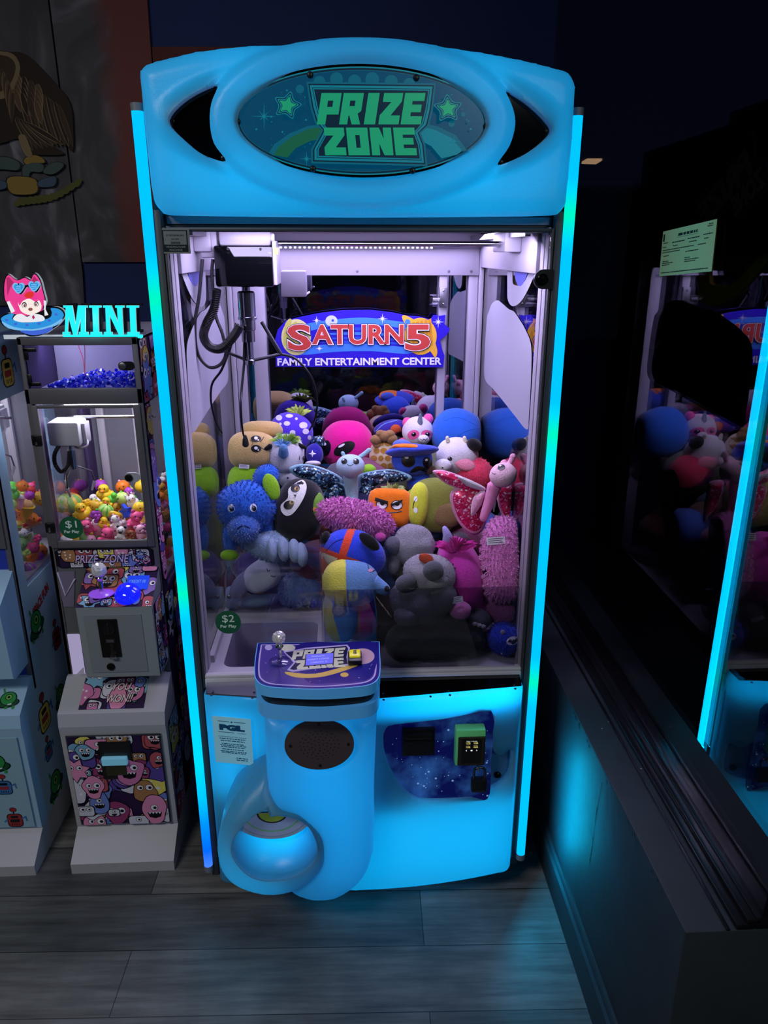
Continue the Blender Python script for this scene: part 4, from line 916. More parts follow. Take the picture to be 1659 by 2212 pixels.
for x, y, w, h in ((.14, .90, .30, .012), (.56, .90, .30, .012), (.14, .67, .42, .012)): strip(m, F, x*W_, y*H_, w*W_, h*H_, PI_, .0013)
m.prism(star(.5*W_, .90*H_, .035*W_, 4, .5), F, 0, PI_, base=.0013); m.text('GAMES', F, .74*W_, .672*H_, .22*W_, .022*H_, PI_, base=.0013)
m.text('In Attendance? No Answer', F, .5*W_, .585*H_, .74*W_, .032*H_, PI_, base=.0013)
for i, y in enumerate((.53, .485, .42, .385, .35, .30, .255, .225)): wordline(m, F, (.16+.02*(i % 3))*W_, y*H_, (.68-.05*(i % 3))*W_, .018*H_, PI_, rd, .0013)
wordline(m, F, .56*W_, .12*H_, .3*W_, .02*H_, PI_, rd, .0013); wordline(m, F, .56*W_, .08*H_, .3*W_, .018*H_, PI_, rd, .0013)
o = m.build('owner_plate', cb, smooth=False); o['label'] = 'pale blue owner sticker with large PGL letters'
# --- playfield floor with chute opening
m = MB(); PF = [(-.3995, .018), (.3995, .018), (.3995, .838), (-.3995, .838)]; HL = rrect(-.362, .060, -.125, .300, .025)
b = bmesh.new(); ed = []
for loop in (PF, HL):
    vs = [b.verts.new((x, y, .70)) for x, y in loop]; ed += [b.edges.new((vs[i], vs[(i+1) % len(vs)])) for i in range(len(vs))]
bmesh.ops.triangle_fill(b, use_beauty=True, edges=ed, normal=(0, 0, 1))
mp = {v: m.bm.verts.new(v.co) for v in b.verts}; m._fin([m.bm.faces.new([mp[v] for v in f.verts]) for f in b.faces], IN_W); b.free()
A = [m.bm.verts.new((x, y, .70)) for x, y in HL]; Bv = [m.bm.verts.new((x, y, .50)) for x, y in HL]
m._fin([m.bm.faces.new((A[i], A[(i+1) % len(A)], Bv[(i+1) % len(A)], Bv[i])) for i in range(len(A))]+[m.bm.faces.new(Bv)], mt('chute_lining', (150, 140, 170), rough=.6))
m.box((-.3990, .338, .700), (-.105, .346, .712), IN_W); m.build('playfield', CM, smooth=False)
ACR = glass_mat('clear_acrylic', (.90, .90, .97), f0=.05)
m = MB(); m.box((-.392, .344, .712), (-.105, .348, .925), ACR); m.box((-.392, .349, .905), (-.105, .353, 1.062), ACR)
for px in ((525, 1178), (648, 1175)): P = aY(*px, .343); m.lathe([(.004, 0), (.003, .003), (0, .003)], frame(P, (1, 0, 0), (0, 0, 1)), CHROME, 8)
m.build('chute_guard', CM)
m = MB(); m.box((-.105, .030, .700), (-.101, .345, 1.055), ACR); m.build('chute_guard', CM)
m = MB(); m.box((-.099, .026, .700), (.385, .031, .925), glass_mat('smoked_acrylic', (.74, .74, .80), f0=.04)); o = m.build('front_guard', CM); o['label'] = 'smoked acrylic guard along the front'

# ------------------------------------------------------------------ the crane
YK = .26
def crane():
    c = aY(530, 575, YK); t = thing('crane', 'black box crane with three prong claw hanging from chrome rails', 'crane', (c.x, YK, c.z))
    a, b = aY(466, 620, YK-.05), aY(588, 530, YK-.05)
    m = MB(); m.box((a.x, YK-.05, a.z), (b.x, YK+.07, b.z), GBLACK, bev=.006); bx = m.build('motor_box', t)
    m = MB(); m.box((b.x-.001, YK-.045, a.z+.004), (b.x+.008, YK+.068, b.z+.01), WHITEM, bev=.002); m.box((a.x+.012, YK-.03, b.z), (b.x-.005, YK+.08, b.z+.03), WHITEM, bev=.004)
    m.box((a.x-.035, YK-.02, b.z-.028), (a.x+.005, YK+.05, b.z+.035), WHITEM, bev=.004); m.box((b.x+.001, YK-.046, b.z-.02), (b.x+.012, YK-.03, b.z-.005), mt('yellow_wheel', (200, 170, 80), rough=.5)); m.build('carriage', t)
    for s_ in (.25, .8):
        m = MB(); m.lathe([(.003, 0), (.003, .002), (0, .002)], frame((a.x+(b.x-a.x)*s_, YK-.0505, b.z-.008), (1, 0, 0), (0, 0, 1)), mt('dark_screw', (40, 44, 40), rough=.3, metal=.8), 8); m.build('screw', bx)
    ax = aY(535, 700, YK).x; z = lambda py: aY(535, py, YK).z
    m = MB(); m.lathe([(.010, z(620)), (.010, z(628)), (.018, z(629)), (.021, z(632)), (.021, z(684)), (.023, z(685)), (.023, z(690)), (.019, z(691)), (.019, z(712)), (.0165, z(714)), (.0165, z(738)), (.007, z(739)), (.006, z(776)), (.013, z(778)), (.013, z(787)), (0, z(788))], frame((ax, YK, 0), (1, 0, 0), (0, 1, 0)), mt('dark_chrome_barrel', (150, 152, 162), rough=.18, metal=1.0), 24)
    cr_ = m.build('solenoid', t)
    DM = mt('dark_steel_prong', (52, 52, 58), rough=.3, metal=.9)
    for pts, tipp in (([(565, 695), (607, 765), (640, 776), (672, 815), (685, 865), (680, 905), (668, 930)], None), ([(512, 698), (493, 762), (478, 800), (458, 830), (456, 870), (466, 910), (480, 936)], None), ([(530, 715), (528, 780), (522, 840), (520, 880), (524, 930), (530, 950)], 1)):
        back = (0 if tipp is None else -.045)
        P = [aY(x, y, YK+back*min(1, max(0, (i-1)/2)) + (0.02 if tipp is None else 0)) for i, (x, y) in enumerate(pts)]
        m = MB(); Q = bez(P[1:], 6); rs = [.0034-.0012*i/len(Q) for i in range(len(Q))]
        m.tube([P[0], P[1]], .0048, DM, 8); m.tube(Q, rs, DM, 8)
        if tipp: m.tube([P[-1]+V((0, 0, .012)), P[-1], P[-1]-V((0, 0, .014)), P[-1]-V((0, 0, .018))], [.003, .007, .0085, .005], mt('black_rubber', (12, 12, 14), rough=.5), 10)
        pr_ = m.build('prong', t)
        if tipp is None:
            m = MB(); m.tube([P[1], V((ax, YK, z(780)))], .0042, DM, 8); m.build('link', pr_)
    # coiled cord
    m = MB(); axis = bez([aY(x, y, YK-.035) for x, y in ((468, 625), (462, 668), (446, 700), (440, 728), (455, 750), (480, 752), (505, 726), (518, 704))], 14)
    coil = []; N = len(axis); rr = .0085
    for i in range((N-1)*6):
        f = i/6; k = int(f); p = axis[k].lerp(axis[k+1], f-k); tn = (axis[k+1]-axis[k]).normalized(); u = tn.orthogonal().normalized() if i == 0 else (u-tn*u.dot(tn)).normalized(); v = tn.cross(u); an = i*2*PI/8
        coil.append(p+(u*math.cos(an)+v*math.sin(an))*rr)
    m.tube(coil, .0030, BLACK, 6); m.build('coiled_cord', t)
    m = MB(); m.tube(bez([aY(x, y, YK-.02) for x, y in ((437, 560), (430, 640), (421, 700), (426, 760), (450, 792), (475, 788), (488, 762), (480, 720), (466, 680), (458, 600), (460, 560))], 8), .0042, mt('dark_grey_cable', (44, 44, 50), rough=.4), 8); m.build('cable', t)
crane()
m = MB(); y = .25
m.tube([(-.345, YK+.02, 1.724), (.388, YK+.02, 1.724)], .0065, CHROME, 12); m.tube([(-.345, YK+.075, 1.724), (.388, YK+.075, 1.724)], .0065, CHROME, 12); m.build('cross_rail', CM)
for s_ in (-1, 1):
    m = MB(); a, b = sorted((s_*.345, s_*.386)); m.box((a, YK-.03, 1.705), (b, YK+.12, 1.75), WHITEM, bev=.004); m.box((s_*.36-.006, .06, 1.738), (s_*.36+.006, .80, 1.752), STEEL); m.build('rail_carriage', CM)
m = MB(); p0, p1 = aY(610, 640, .66), aY(662, 600, .66); m.box((p0.x, .62, p0.z), (p1.x, .70, p1.z+.02), mt('lilac_grey_bracket', (120, 116, 130), rough=.4), bev=.004); m.box((p0.x+.01, .63, p0.z-.002), (p1.x-.003, .69, p0.z+.012), GBLACK); m.tube(bez([(p1.x-.02, .66, p0.z+.03), (p1.x-.01, .65, p0.z+.005), (p1.x+.008, .66, p0.z+.012)], 6), .003, mt('white_cable', (180, 178, 186), rough=.5), 6); m.build('motor_bracket', CM)
# ------------------------------------------------------------------ plush toys
GRP = None
class Toy:
    """a plush: blobs given by where the photo shows them and how deep they lie in the case"""
    def __init__(s, name, label, cat, px, py, Y):
        s.Y = Y; P = aY(px, py, Y); s.root = thing(name, label, cat, P, 'plush toys in the big crane game'); s.b = {}
    def M4(s, px, py, rx, ry, Y, dep, rot):
        P = aY(px, py, Y); k = mpp(P); a = math.radians(-rot); r = RT*math.cos(a)+UP*math.sin(a); u = UP*math.cos(a)-RT*math.sin(a); n = r.cross(u)
        sx_, sy_, sz_ = rx*k, ry*k, (dep if dep else (rx+ry)/2)*k
        return Matrix(((r.x*sx_, u.x*sy_, n.x*sz_, P.x), (r.y*sx_, u.y*sy_, n.y*sz_, P.y), (r.z*sx_, u.z*sy_, n.z*sz_, P.z), (0, 0, 0, 1)))
    def blob(s, name, px, py, rx, ry, mat, dY=0.0, dep=None, rot=0, p=2.0, lump=.05, ls=1.6, fur=0, flen=7.2, fmat=None, on=None, label=None, cut=None, seg=30, sq=None):
        m = MB(); M4 = s.M4(px, py, rx, ry, s.Y+dY, dep, rot)
        m.ell(M4, mat, seg=seg, rings=max(8, seg*2//3), p=p, lump=lump, lscale=ls, seed=px*.01+py*.013, squash=sq)
        if cut:
            bmesh.ops.subdivide_edges(m.bm, edges=m.bm.edges[:], cuts=4, use_grid_fill=True)
            for f in m.bm.faces:
                c = M4.inverted() @ f.calc_center_median(); mm = cut(c)
                if mm is not None: f.material_index = m.slot(mm)
        in_case(m.bm); t = m.bvh()
        if fur: add_fur(m, int(fur*1.6), flen*mpp(M4.translation), fmat or mat, int(px*7+py))
        o = m.build(name, on or s.root, angle=180 if not fur else 60); o['_k'] = name; s.b[o.name] = t
        if label: o['label'] = label
        return o
    def hit(s, o, px, py):
        d = ray(px, py); h = s.b[o.name].ray_cast(CAM, d)
        return (h[0], h[1]) if h[0] is not None else (None, None)
    def patch(s, name, on, layers, label=None, off=.0012):
        """embroidery or felt lying on a blob: layers of (outline in photo pixels, material)"""
        m = MB(); t = s.b[on.name]
        for px, mat in layers:
            cx = sum(p[0] for p in px)/len(px); cy = sum(p[1] for p in px)/len(px); n = len(px); R = []
            for k in range(1, 4): R.append([(cx+(x-cx)*k/3, cy+(y-cy)*k/3) for x, y in px])
            def pt(x, y):
                h = t.ray_cast(CAM, ray(x, y))
                if h[0] is None: h = t.find_nearest(CAM+ray(x, y)*((m_c-CAM).length))
                nn = h[1] if h[1].dot(ray(x, y)) < 0 else -h[1]
                return h[0]+nn*off
            m_c = t.find_nearest(CAM+ray(cx, cy)*2.0)[0]
            c = m.bm.verts.new(pt(cx, cy)); V_ = [[m.bm.verts.new(pt(x, y)) for x, y in r] for r in R]; fs = []
            for i in range(n):
                j = (i+1) % n; fs.append(m.bm.faces.new((c, V_[0][i], V_[0][j])))
                for k in range(2): fs.append(m.bm.faces.new((V_[k][i], V_[k+1][i], V_[k+1][j], V_[k][j])))
            m._fin(fs, mat); off += .0007
        o = m.build(name, on, angle=180)
        if label: o['label'] = label
        return o
    def line(s, name, on, pts, wpx, mat):
        m = MB(); q = bez(pts, 5); P = []
        for p in q:
            h, n = s.hit(on, p.x, p.y)
            if h is not None: P.append(h)
        if len(P) > 1: m.tube(P, wpx*mpp(P[0])/2, mat, 6); m.build(name, on)
    def tube(s, name, pts, r, mat, on=None, n=10, dY=0.0, label=None):
        P = bez([aY(p[0], p[1], s.Y+dY+(p[2] if len(p) > 2 else 0)) for p in pts], 5); k = mpp(P[0])
        rs = [r*k]*len(P) if not isinstance(r, (list, tuple)) else [(r[0]+(r[1]-r[0])*i/(len(P)-1))*k for i in range(len(P))]
        e = (P[-1]-P[-2]).normalized(); e0 = (P[0]-P[1]).normalized()
        P = [P[0]+e0*rs[0]*.7]+P+[P[-1]+e*rs[-1]*.7]; rs = [rs[0]*.5]+rs+[rs[-1]*.5]
        m = MB(); m.tube(P, rs, mat, n); o = m.build(name, on or s.root, angle=180)
        if label: o['label'] = label
        return o
    def tuft(s, name, px, py, r, mat, n=90, on=None, up=True, dY=0.0, wide=1.0, ln=1.0, label=None):
        m = MB(); rr = random.Random(int(px+py)); P = aY(px, py, s.Y+dY); k = mpp(P)
        mats = mat if isinstance(mat, list) else [mat]
        for i in range(n):
            a = rr.uniform(0, 2*PI); q = rr.random()**.5
            d = (RT*math.cos(a)*wide*q+UP*(.35+.65*rr.random() if up else math.sin(a)*q)-FWD*rr.uniform(-.3, .6)).normalized()
            L_ = r*k*ln*rr.uniform(.6, 1.0); w_ = r*k*.07; sd = d.orthogonal().normalized(); b0 = P+RT*math.cos(a)*r*k*.35*q*wide+UP*math.sin(a)*r*k*.2*q; g = V((0, 0, -1))*L_*.18
            p1 = b0+d*L_*.6; p2 = b0+d*L_+g
            A = [m.bm.verts.new(x) for x in (b0-sd*w_, b0+sd*w_, p1+sd*w_*.8, p1-sd*w_*.8, p2)]
            m._fin([m.bm.faces.new((A[0], A[1], A[2], A[3])), m.bm.faces.new((A[3], A[2], A[4]))], rr.choice(mats))
        o = m.build(name, on or s.root, angle=60)
        if label: o['label'] = label
        return o
    def eye(s, on, px, py, rx, ry, rot=0, white=None, iris=None, pupil=1.0, hl=True, ring=None, look=(0, 0)):
        a = math.radians(rot); L_ = []
        if ring: L_.append((ellpts(px, py, rx*1.18, ry*1.18, 20, a), ring))
        if white:
            L_.append((ellpts(px, py, rx, ry, 20, a), white))
            if iris: L_.append((ellpts(px+look[0], py+look[1], rx*pupil*1.35, ry*pupil*1.35, 18, a), iris))
        L_.append((ellpts(px+look[0], py+look[1], rx*pupil, ry*pupil, 20, a), EYEB))
        if hl: L_.append((ellpts(px+look[0]-rx*.25*pupil, py+look[1]-ry*.5*pupil, rx*.32*pupil, ry*.2*pupil, 10, a), EYEW))
        return s.patch('eye', on, L_)
    def tag_(s, on, px, py, w_, h_, rot=0, lines=True):
        P, n = s.hit(on, px, py)
        if P is None: P = aY(px, py, s.Y)
        k = mpp(P); a = math.radians(-rot); r = RT*math.cos(a)+UP*math.sin(a); u = UP*math.cos(a)-RT*math.sin(a); F = frame(P-FWD*.004, r, u)
        m = MB(); m.box((-w_*k/2, -h_*k/2, -.0006), (w_*k/2, h_*k/2, .0006), mt('white_satin_label', (224, 222, 228), rough=.6), mat4=F)
        if lines:
            for i in range(3): strip(m, F, -w_*k*.42, (-.28+.26*i)*h_*k, w_*k*(.8-.1*(i % 2)), h_*k*.09, flat((90, 90, 96), 'label_print'), .0009)
        m.build('sewn_label', on, smooth=False)
EYEB = mt('black_embroidery', (10, 8, 12), rough=.35); EYEW = mt('white_embroidery', (250, 250, 252), rough=.5)
def add_fur(m, n, L_, mat, seed):
    rr = random.Random(seed); m.bm.faces.ensure_lookup_table(); fs = list(m.bm.faces); ar = [f.calc_area() for f in fs]; pick = rr.choices(fs, ar, k=n)
    mats = mat if isinstance(mat, list) else [mat]; new = {q: [] for q in mats}; cen = sum((f.calc_center_median() for f in fs), V())/len(fs)
    for f in pick:
        c = f.calc_center_median(); nn = f.normal
        if nn.dot(c-cen) < 0: nn = -nn
        vs = f.verts; w0 = [rr.random() for _ in vs]; sw = sum(w0); p = sum((v.co*(x/sw) for v, x in zip(vs, w0)), V())
        t = nn.orthogonal().normalized(); t = (t*math.cos(rr.random()*6.3)+nn.cross(t)*math.sin(rr.random()*6.3)); sd = nn.cross(t).normalized()
        l = L_*rr.uniform(.6, 1.25); w_ = L_*.11; d = (nn*.75+t*.55+V((0, 0, -.45))).normalized()
        p0 = p-nn*L_*.1; p1 = p0+(nn*.9+t*.2).normalized()*l*.5; p2 = p1+d*l*.5
        A = [m.bm.verts.new(x) for x in (p0-sd*w_, p0+sd*w_, p1+sd*w_*.8, p1-sd*w_*.8, p2)]
        q = rr.choice(mats); new[q] += [m.bm.faces.new((A[0], A[1], A[2], A[3])), m.bm.faces.new((A[3], A[2], A[4]))]
    for q, v in new.items(): m._fin(v, q)
    m.keepn = True
def half(z, A, B): return None
TAN = plush((206, 176, 112)); LIME = plush((140, 196, 40)); PURP = plush((84, 56, 206)); MAG = plush((226, 28, 140)); WHP = plush((224, 220, 226)); BLUE = plush((44, 104, 206)); PBL = plush((146, 178, 212)); ORG = plush((244, 124, 24))
OLIV = plush((128, 134, 56)); YLL = plush((206, 212, 60)); GREYP = plush((146, 144, 152)); GREYD = plush((78, 80, 88)); DARKG = plush((40, 42, 48)); BLKP = plush((22, 22, 26)); PINKF = plush((226, 132, 204)); PINKD = plush((226, 90, 190)); NEON = plush((255, 74, 110)); BRN = plush((132, 92, 60)); BRNL = plush((196, 154, 96)); CREAM = plush((226, 220, 190)); RBL = plush((40, 66, 206)); REDO = plush((214, 70, 40)); PALEY = plush((222, 216, 90)); SKY = plush((110, 156, 214)); AQUAP = plush((150, 190, 206)); DUSK = plush((120, 142, 178)); LILAC = plush((172, 160, 220)); HPINK = plush((236, 60, 110)); PPINK = plush((238, 170, 200))
W = EYEW
def sequin(c1, c2, c3):
    mm = bpy.data.materials.new('sequin_fabric'); mm.use_nodes = True; nt = mm.node_tree; L = nt.links.new; b = nt.nodes['Principled BSDF']; tc = nt.nodes.new('ShaderNodeTexCoord'); v = nt.nodes.new('ShaderNodeTexVoronoi'); v.inputs['Scale'].default_value = 240
    cr = nt.nodes.new('ShaderNodeValToRGB'); s_ = nt.nodes.new('ShaderNodeSeparateColor'); L(tc.outputs['Object'], v.inputs['Vector']); L(v.outputs['Color'], s_.inputs[0]); L(s_.outputs[0], cr.inputs[0]); e = cr.color_ramp.elements
    e[0].color = rgb(c1); e[1].color = rgb(c3); k = e.new(.55); k.color = rgb(c2); cr.color_ramp.interpolation = 'CONSTANT'; e[-1].position = .86; L(cr.outputs[0], b.inputs['Base Color']); b.inputs['Roughness'].default_value = .28; b.inputs['Metallic'].default_value = .2
    bp = nt.nodes.new('ShaderNodeBump'); bp.inputs['Strength'].default_value = .9; bp.inputs['Distance'].default_value = .004; L(s_.outputs[1], bp.inputs['Height']); L(bp.outputs[0], b.inputs['Normal']); return mm
SEQT = sequin((20, 30, 52), (56, 110, 150), (190, 230, 240)); SEQP = sequin((214, 24, 84), (236, 70, 120), (255, 226, 240))
def wing(t, px, mat, edge, dY, on=None, name='wing', th=.010):
    """a stuffed flat wing: outline in the photo, real thickness"""
    q = bez2(px, 4); P = [aY(x, y, t.Y+dY) for x, y in q]; c = sum(P, V())/len(P); m = MB(); n = -FWD
    for mt_, kk, d in ((edge, 1.0, th*.45), (mat, .90, th)):
        A = [m.bm.verts.new(c+(p-c)*kk) for p in P]; B = [m.bm.verts.new(c+(p-c)*kk*.9+n*d) for p in P]; T = m.bm.verts.new(c+n*d*1.25); D = [m.bm.verts.new(c+(p-c)*kk*.9-n*d) for p in P]; T2 = m.bm.verts.new(c-n*d*1.1); k = len(P)
        fs = []
        for i in range(k):
            j = (i+1) % k; fs += [m.bm.faces.new((A[i], A[j], B[j], B[i])), m.bm.faces.new((B[i], B[j], T)), m.bm.faces.new((A[j], A[i], D[i], D[j])), m.bm.faces.new((D[j], D[i], T2))]
        m._fin(fs, mt_)
    return m.build(name, on or t.root, angle=180)

# back row ---------------------------------------------------------
t = Toy('boxy_plush', 'tan boxy plush lying on its side on a lime green body', 'plush toy', 545, 1060, .52)
h = t.blob('head', 546, 974, 51, 41, TAN, p=2.9, lump=.03, rot=3)
bo = t.blob('body', 540, 1040, 46, 38, LIME, dY=-.02, p=2.6)
for y, r_ in ((948, 8), (969, 9)):
    t.patch('eye', h, [(ellpts(553, y, 11, r_-1, 18), EYEB), (ellpts(553, y-1, 4, 3.4, 10), W), (ellpts(558, y+3, 1.8, 1.8, 8), W)])
t.line('seam', h, [(540, 950), (546, 957), (543, 963)], 1.2, EYEB); t.line('brow', h, [(562, 955), (570, 944)], 1.8, EYEB); t.line('brow', h, [(560, 964), (572, 972)], 1.8, EYEB)
t.tag_(h, 528, 1006, 22, 12, rot=3)
e = t.blob('ear', 566, 928, 44, 18, TAN, dY=.08, p=2.6)
t = Toy('round_plush', 'purple white-spotted round plush with a lime fringe on top', 'plush toy', 628, 960, .73)
h = t.blob('body', 628, 936, 49, 46, PURP, lump=.03)
rd = random.Random(8); SP = plush((226, 222, 232), 'white_spot_fabric')
for x, y, a, b in ((587, 923, 8, 7), (603, 903, 7, 6), (620, 915, 7, 5), (655, 919, 9, 7), (660, 932, 7, 6), (625, 899, 8, 4), (632, 934, 6, 5), (603, 930, 5, 4), (645, 947, 5, 4), (590, 938, 7, 6), (668, 945, 4, 5), (612, 945, 5, 4), (640, 905, 3, 3), (606, 916, 3, 3)): t.patch('spot', h, [(ellpts(x, y, a, b, 14), SP)])
t.tuft('fringe', 645, 893, 30, [plush((180, 206, 60)), plush((206, 220, 120))], 110, wide=1.2, ln=.7)
t = Toy('star_plush', 'small dark blue plush with a white star beside the pink alien', 'plush toy', 679, 995, .66)
h = t.blob('body', 679, 982, 19, 24, plush((48, 40, 150))); t.patch('star', h, [(star(675, 980, 8, 4, .35), W)]); t.blob('fin', 688, 955, 17, 14, SEQT, dY=.04, label='sequinned dark fin')
t.blob('foot', 676, 1001, 17, 6, WHP, dY=-.03)
t = Toy('alien_plush', 'hot pink alien plush with slanted black eyes', 'plush toy', 752, 1000, .735)
h = t.blob('head', 750, 962, 58, 54, MAG, lump=.03, p=2.2, sq=lambda c: V((c.x*(1+.0*c.y), c.y, c.z)))
for x, y, rx, ry, a in ((705, 968, 10, 17, 8), (744, 969, 25, 13, -28)):
    t.eye(h, x, y, rx, ry, rot=a)
t.line('nostril', h, [(711, 989), (711, 995)], 1.4, EYEB); t.line('nostril', h, [(715, 989), (715, 995)], 1.4, EYEB); t.line('mouth', h, [(706, 1004), (711, 1007), (717, 1005)], 1.8, EYEB)
t = Toy('hat_plush', 'dark purple brimmed hat plush with an orange pumpkin patch at the back', 'plush toy', 842, 945, .79)
h = t.blob('brim', 842, 924, 36, 17, plush((60, 48, 150)), dep=16, rot=-14); t.patch('pumpkin_patch', h, [(ellpts(855, 928, 12, 11, 18), plush((206, 96, 50)))]); t.line('trim', h, [(812, 932), (830, 916), (858, 908)], 2.5, SKY)
t = Toy('giraffe_plush', 'spotted giraffe plush with brown curly mane', 'plush toy', 832, 985, .67)
h = t.blob('body', 832, 985, 35, 42, plush((214, 196, 160)), lump=.04)
for i in range(16):
    x, y = 808+(i % 4)*15+((i//4) % 2)*6, 958+(i//4)*16; t.patch('spot', h, [(ellpts(x, y, 6+(i % 3), 6.5, 7), plush((176, 124, 48)))])
for x, y, r_ in ((812, 950, 13), (830, 942, 14), (846, 948, 13), (822, 937, 10), (842, 938, 11), (815, 962, 8)): t.blob('mane_curl', x, y, r_, r_*.85, plush((150, 112, 70)), dY=-.03, seg=16)
t = Toy('unicorn_bear_plush', 'white and pink bear plush with a grey horn', 'plush toy', 902, 965, .745)
h = t.blob('head', 902, 932, 34, 33, WHP, lump=.04)
for x, y in ((880, 913), (925, 905)): t.blob('ear', x, y, 11, 12, plush((240, 90, 160)), dY=.01, seg=16)
for x in (893, 922): t.patch('eye_patch', h, [(ellpts(x, 939, 13, 10, 16, -.3 if x < 900 else .3), plush((244, 100, 160))), (ellpts(x+1, 938, 5, 4.5, 12), EYEB), (ellpts(x, 936, 1.6, 1.3, 8), W)])
mz = t.blob('muzzle', 915, 948, 12, 9, WHP, dY=-.055, seg=18); t.line('mouth', mz, [(908, 948), (913, 951), (916, 948), (919, 951), (923, 947)], 1.5, EYEB)
t.tube('horn', [(907, 918, -.03), (908, 895, -.03)], [8, 2.5], plush((110, 120, 136)))
t.blob('body', 880, 958, 24, 14, plush((240, 90, 160)), dY=.0)
t = Toy('dome_plush', 'big plain blue dome shaped plush in the back right corner', 'plush toy', 988, 975, .745)
h = t.blob('body', 988, 938, 58, 55, BLUE, lump=.03, dep=48, rot=12, p=2.2); t.line('seam', h, [(958, 910), (990, 902), (1030, 920)], 1.2, plush((36, 86, 180))); t.line('seam', h, [(985, 945), (1010, 930), (1040, 926)], 1.2, plush((36, 86, 180)))
t = Toy('cow_plush', 'white cow plush with one black ear and a neon pink body', 'plush toy', 992, 1040, .50)
h = t.blob('head', 988, 985, 46, 40, WHP, rot=20, lump=.03); t.blob('ear', 1024, 961, 17, 14, BLKP, dY=-.03, rot=25, seg=18)
for x in (968, 1005): t.tube('horn', [(x, 955, -.02), (x-2, 945, -.02)], [5, 4], CREAM)
t.eye(h, 972, 991, 5, 4.5); mz = t.blob('muzzle', 957, 1006, 19, 15, WHP, dY=-.05, seg=18); t.patch('nostril', mz, [(ellpts(956, 1010, 2, 1.5, 8), EYEB)])
t.blob('body', 1026, 1022, 44, 34, NEON, rot=30, dY=-.02, fur=1000, flen=4.3, label='neon pink fluffy body'); t.blob('blush', 1005, 1003, 24, 14, plush((244, 150, 170)), dY=-.055, dep=8, rot=20); t.blob('hoof', 927, 1014, 13, 11, plush((96, 70, 54)), dY=-.05, seg=16)
t = Toy('witch_alien_plush', 'blue moustached alien plush in an orange and blue brimmed hat', 'plush toy', 890, 1020, .47)
h = t.blob('head', 890, 994, 44, 36, plush((56, 92, 216)), p=2.3, lump=.03)
for x, y, rx, ry, a in ((882, 995, 15, 14, 15), (923, 1000, 10, 13, -15)): t.eye(h, x, y, rx, ry, rot=a)
t.patch('moustache', h, [(bez2([(908, 1007), (897, 1008), (888, 1016), (886, 1021), (897, 1019), (905, 1016), (912, 1014), (920, 1020), (928, 1022), (921, 1012)], 3), EYEB)])
br_ = t.blob('hat_brim', 890, 974, 58, 13, plush((56, 76, 190)), dY=-.03, dep=42, rot=-4); t.blob('hat_band', 885, 968, 40, 9, ORG, dY=-.035, dep=34, rot=4, label='orange hat band'); t.blob('hat_top', 868, 960, 20, 11, plush((80, 110, 210)), dY=-.01)
t.blob('body', 905, 1040, 26, 30, plush((50, 84, 200)), dY=.0)
t = Toy('horned_plush', 'white plush with blue horn nose and green and blue fur tuft', 'plush toy', 620, 1030, .50)
h = t.blob('head', 618, 982, 39, 44, WHP, p=2.3, lump=.03, fur=520, flen=2.2); bd = t.blob('body', 626, 1022, 30, 34, WHP, dY=.0)
t.tube('horn', [(612, 981, -.06), (612, 966, -.075)], [12, 9], plush((92, 140, 186)))
t.tuft('fur_tuft', 618, 957, 32, [plush((176, 206, 70)), plush((146, 196, 90))], 150, wide=1.3, dY=-.03, ln=.9); t.tuft('fur_tuft', 610, 962, 20, [plush((130, 180, 220)), plush((96, 150, 206))], 70, wide=1.2, dY=-.045, ln=.9)
t.tube('dark_horn', [(584, 964, -.03), (572, 970, -.03), (556, 969, -.03)], [6, 4], BLKP); t.tube('dark_horn', [(645, 962, -.02), (660, 967, -.02)], [6, 4], BLKP)
t.eye(h, 656, 990, 3, 6)
t.patch('nostril', bd, [(ellpts(622, 1032, 1.8, 2, 8), EYEB)])
# middle row -------------------------------------------------------
t = Toy('moth_plush', 'pale blue butterfly plush with dark teal sequin wings', 'plush toy', 760, 1080, .40)
for q, nm in (([(624, 1012), (650, 1002), (690, 1008), (728, 1025), (742, 1040), (730, 1060), (690, 1060), (668, 1040), (640, 1030)], 'l'), ([(700, 1062), (724, 1040), (745, 1048), (748, 1076), (740, 1090), (712, 1092), (698, 1080)], 'l2'), ([(772, 1030), (800, 1018), (850, 1014), (888, 1028), (880, 1040), (830, 1046), (780, 1060)], 'r'), ([(775, 1050), (808, 1044), (815, 1070), (798, 1098), (775, 1100)], 'r2')):
    wing(t, q, SEQT, AQUAP, .02)
t.tube('body', [(757, 1025, 0), (760, 1060, 0), (762, 1088, -.01)], [17, 12], plush((160, 196, 218)), label='pale blue body'); h = t.blob('head', 757, 1006, 31, 25, plush((176, 206, 228)), dY=-.02, lump=.02)
for x in (744, 769): t.eye(h, x, 997, 6.5, 6, rot=-15 if x < 750 else 15)
t.line('mouth', h, [(750, 999+4), (756, 1006), (763, 1003)], 1.6, EYEB); t.tube('antenna', [(776, 988, -.01), (788, 980, -.01), (798, 972, -.01)], [4.5, 5.5], AQUAP); t.tube('antenna', [(744, 987, .02), (740, 978, .02)], [4, 4], AQUAP)
t = Toy('green_plush', 'small lime plush showing behind the sequin butterfly', 'plush toy', 797, 1022, .46); t.blob('body', 797, 1016, 16, 14, LIME)
t = Toy('furry_yeti_plush', 'furry blue yeti plush with lime green inner ear', 'plush toy', 535, 1190, .31)
FB_ = [plush((40, 92, 190)), plush((52, 110, 214)), plush((34, 76, 168))]
h = t.blob('head', 532, 1096, 62, 56, BLUE, fur=3000, flen=6.5, fmat=FB_, lump=.06); t.blob('ear', 575, 1032, 26, 30, BLUE, dY=.04, rot=35, fur=700, flen=5.0, fmat=FB_)
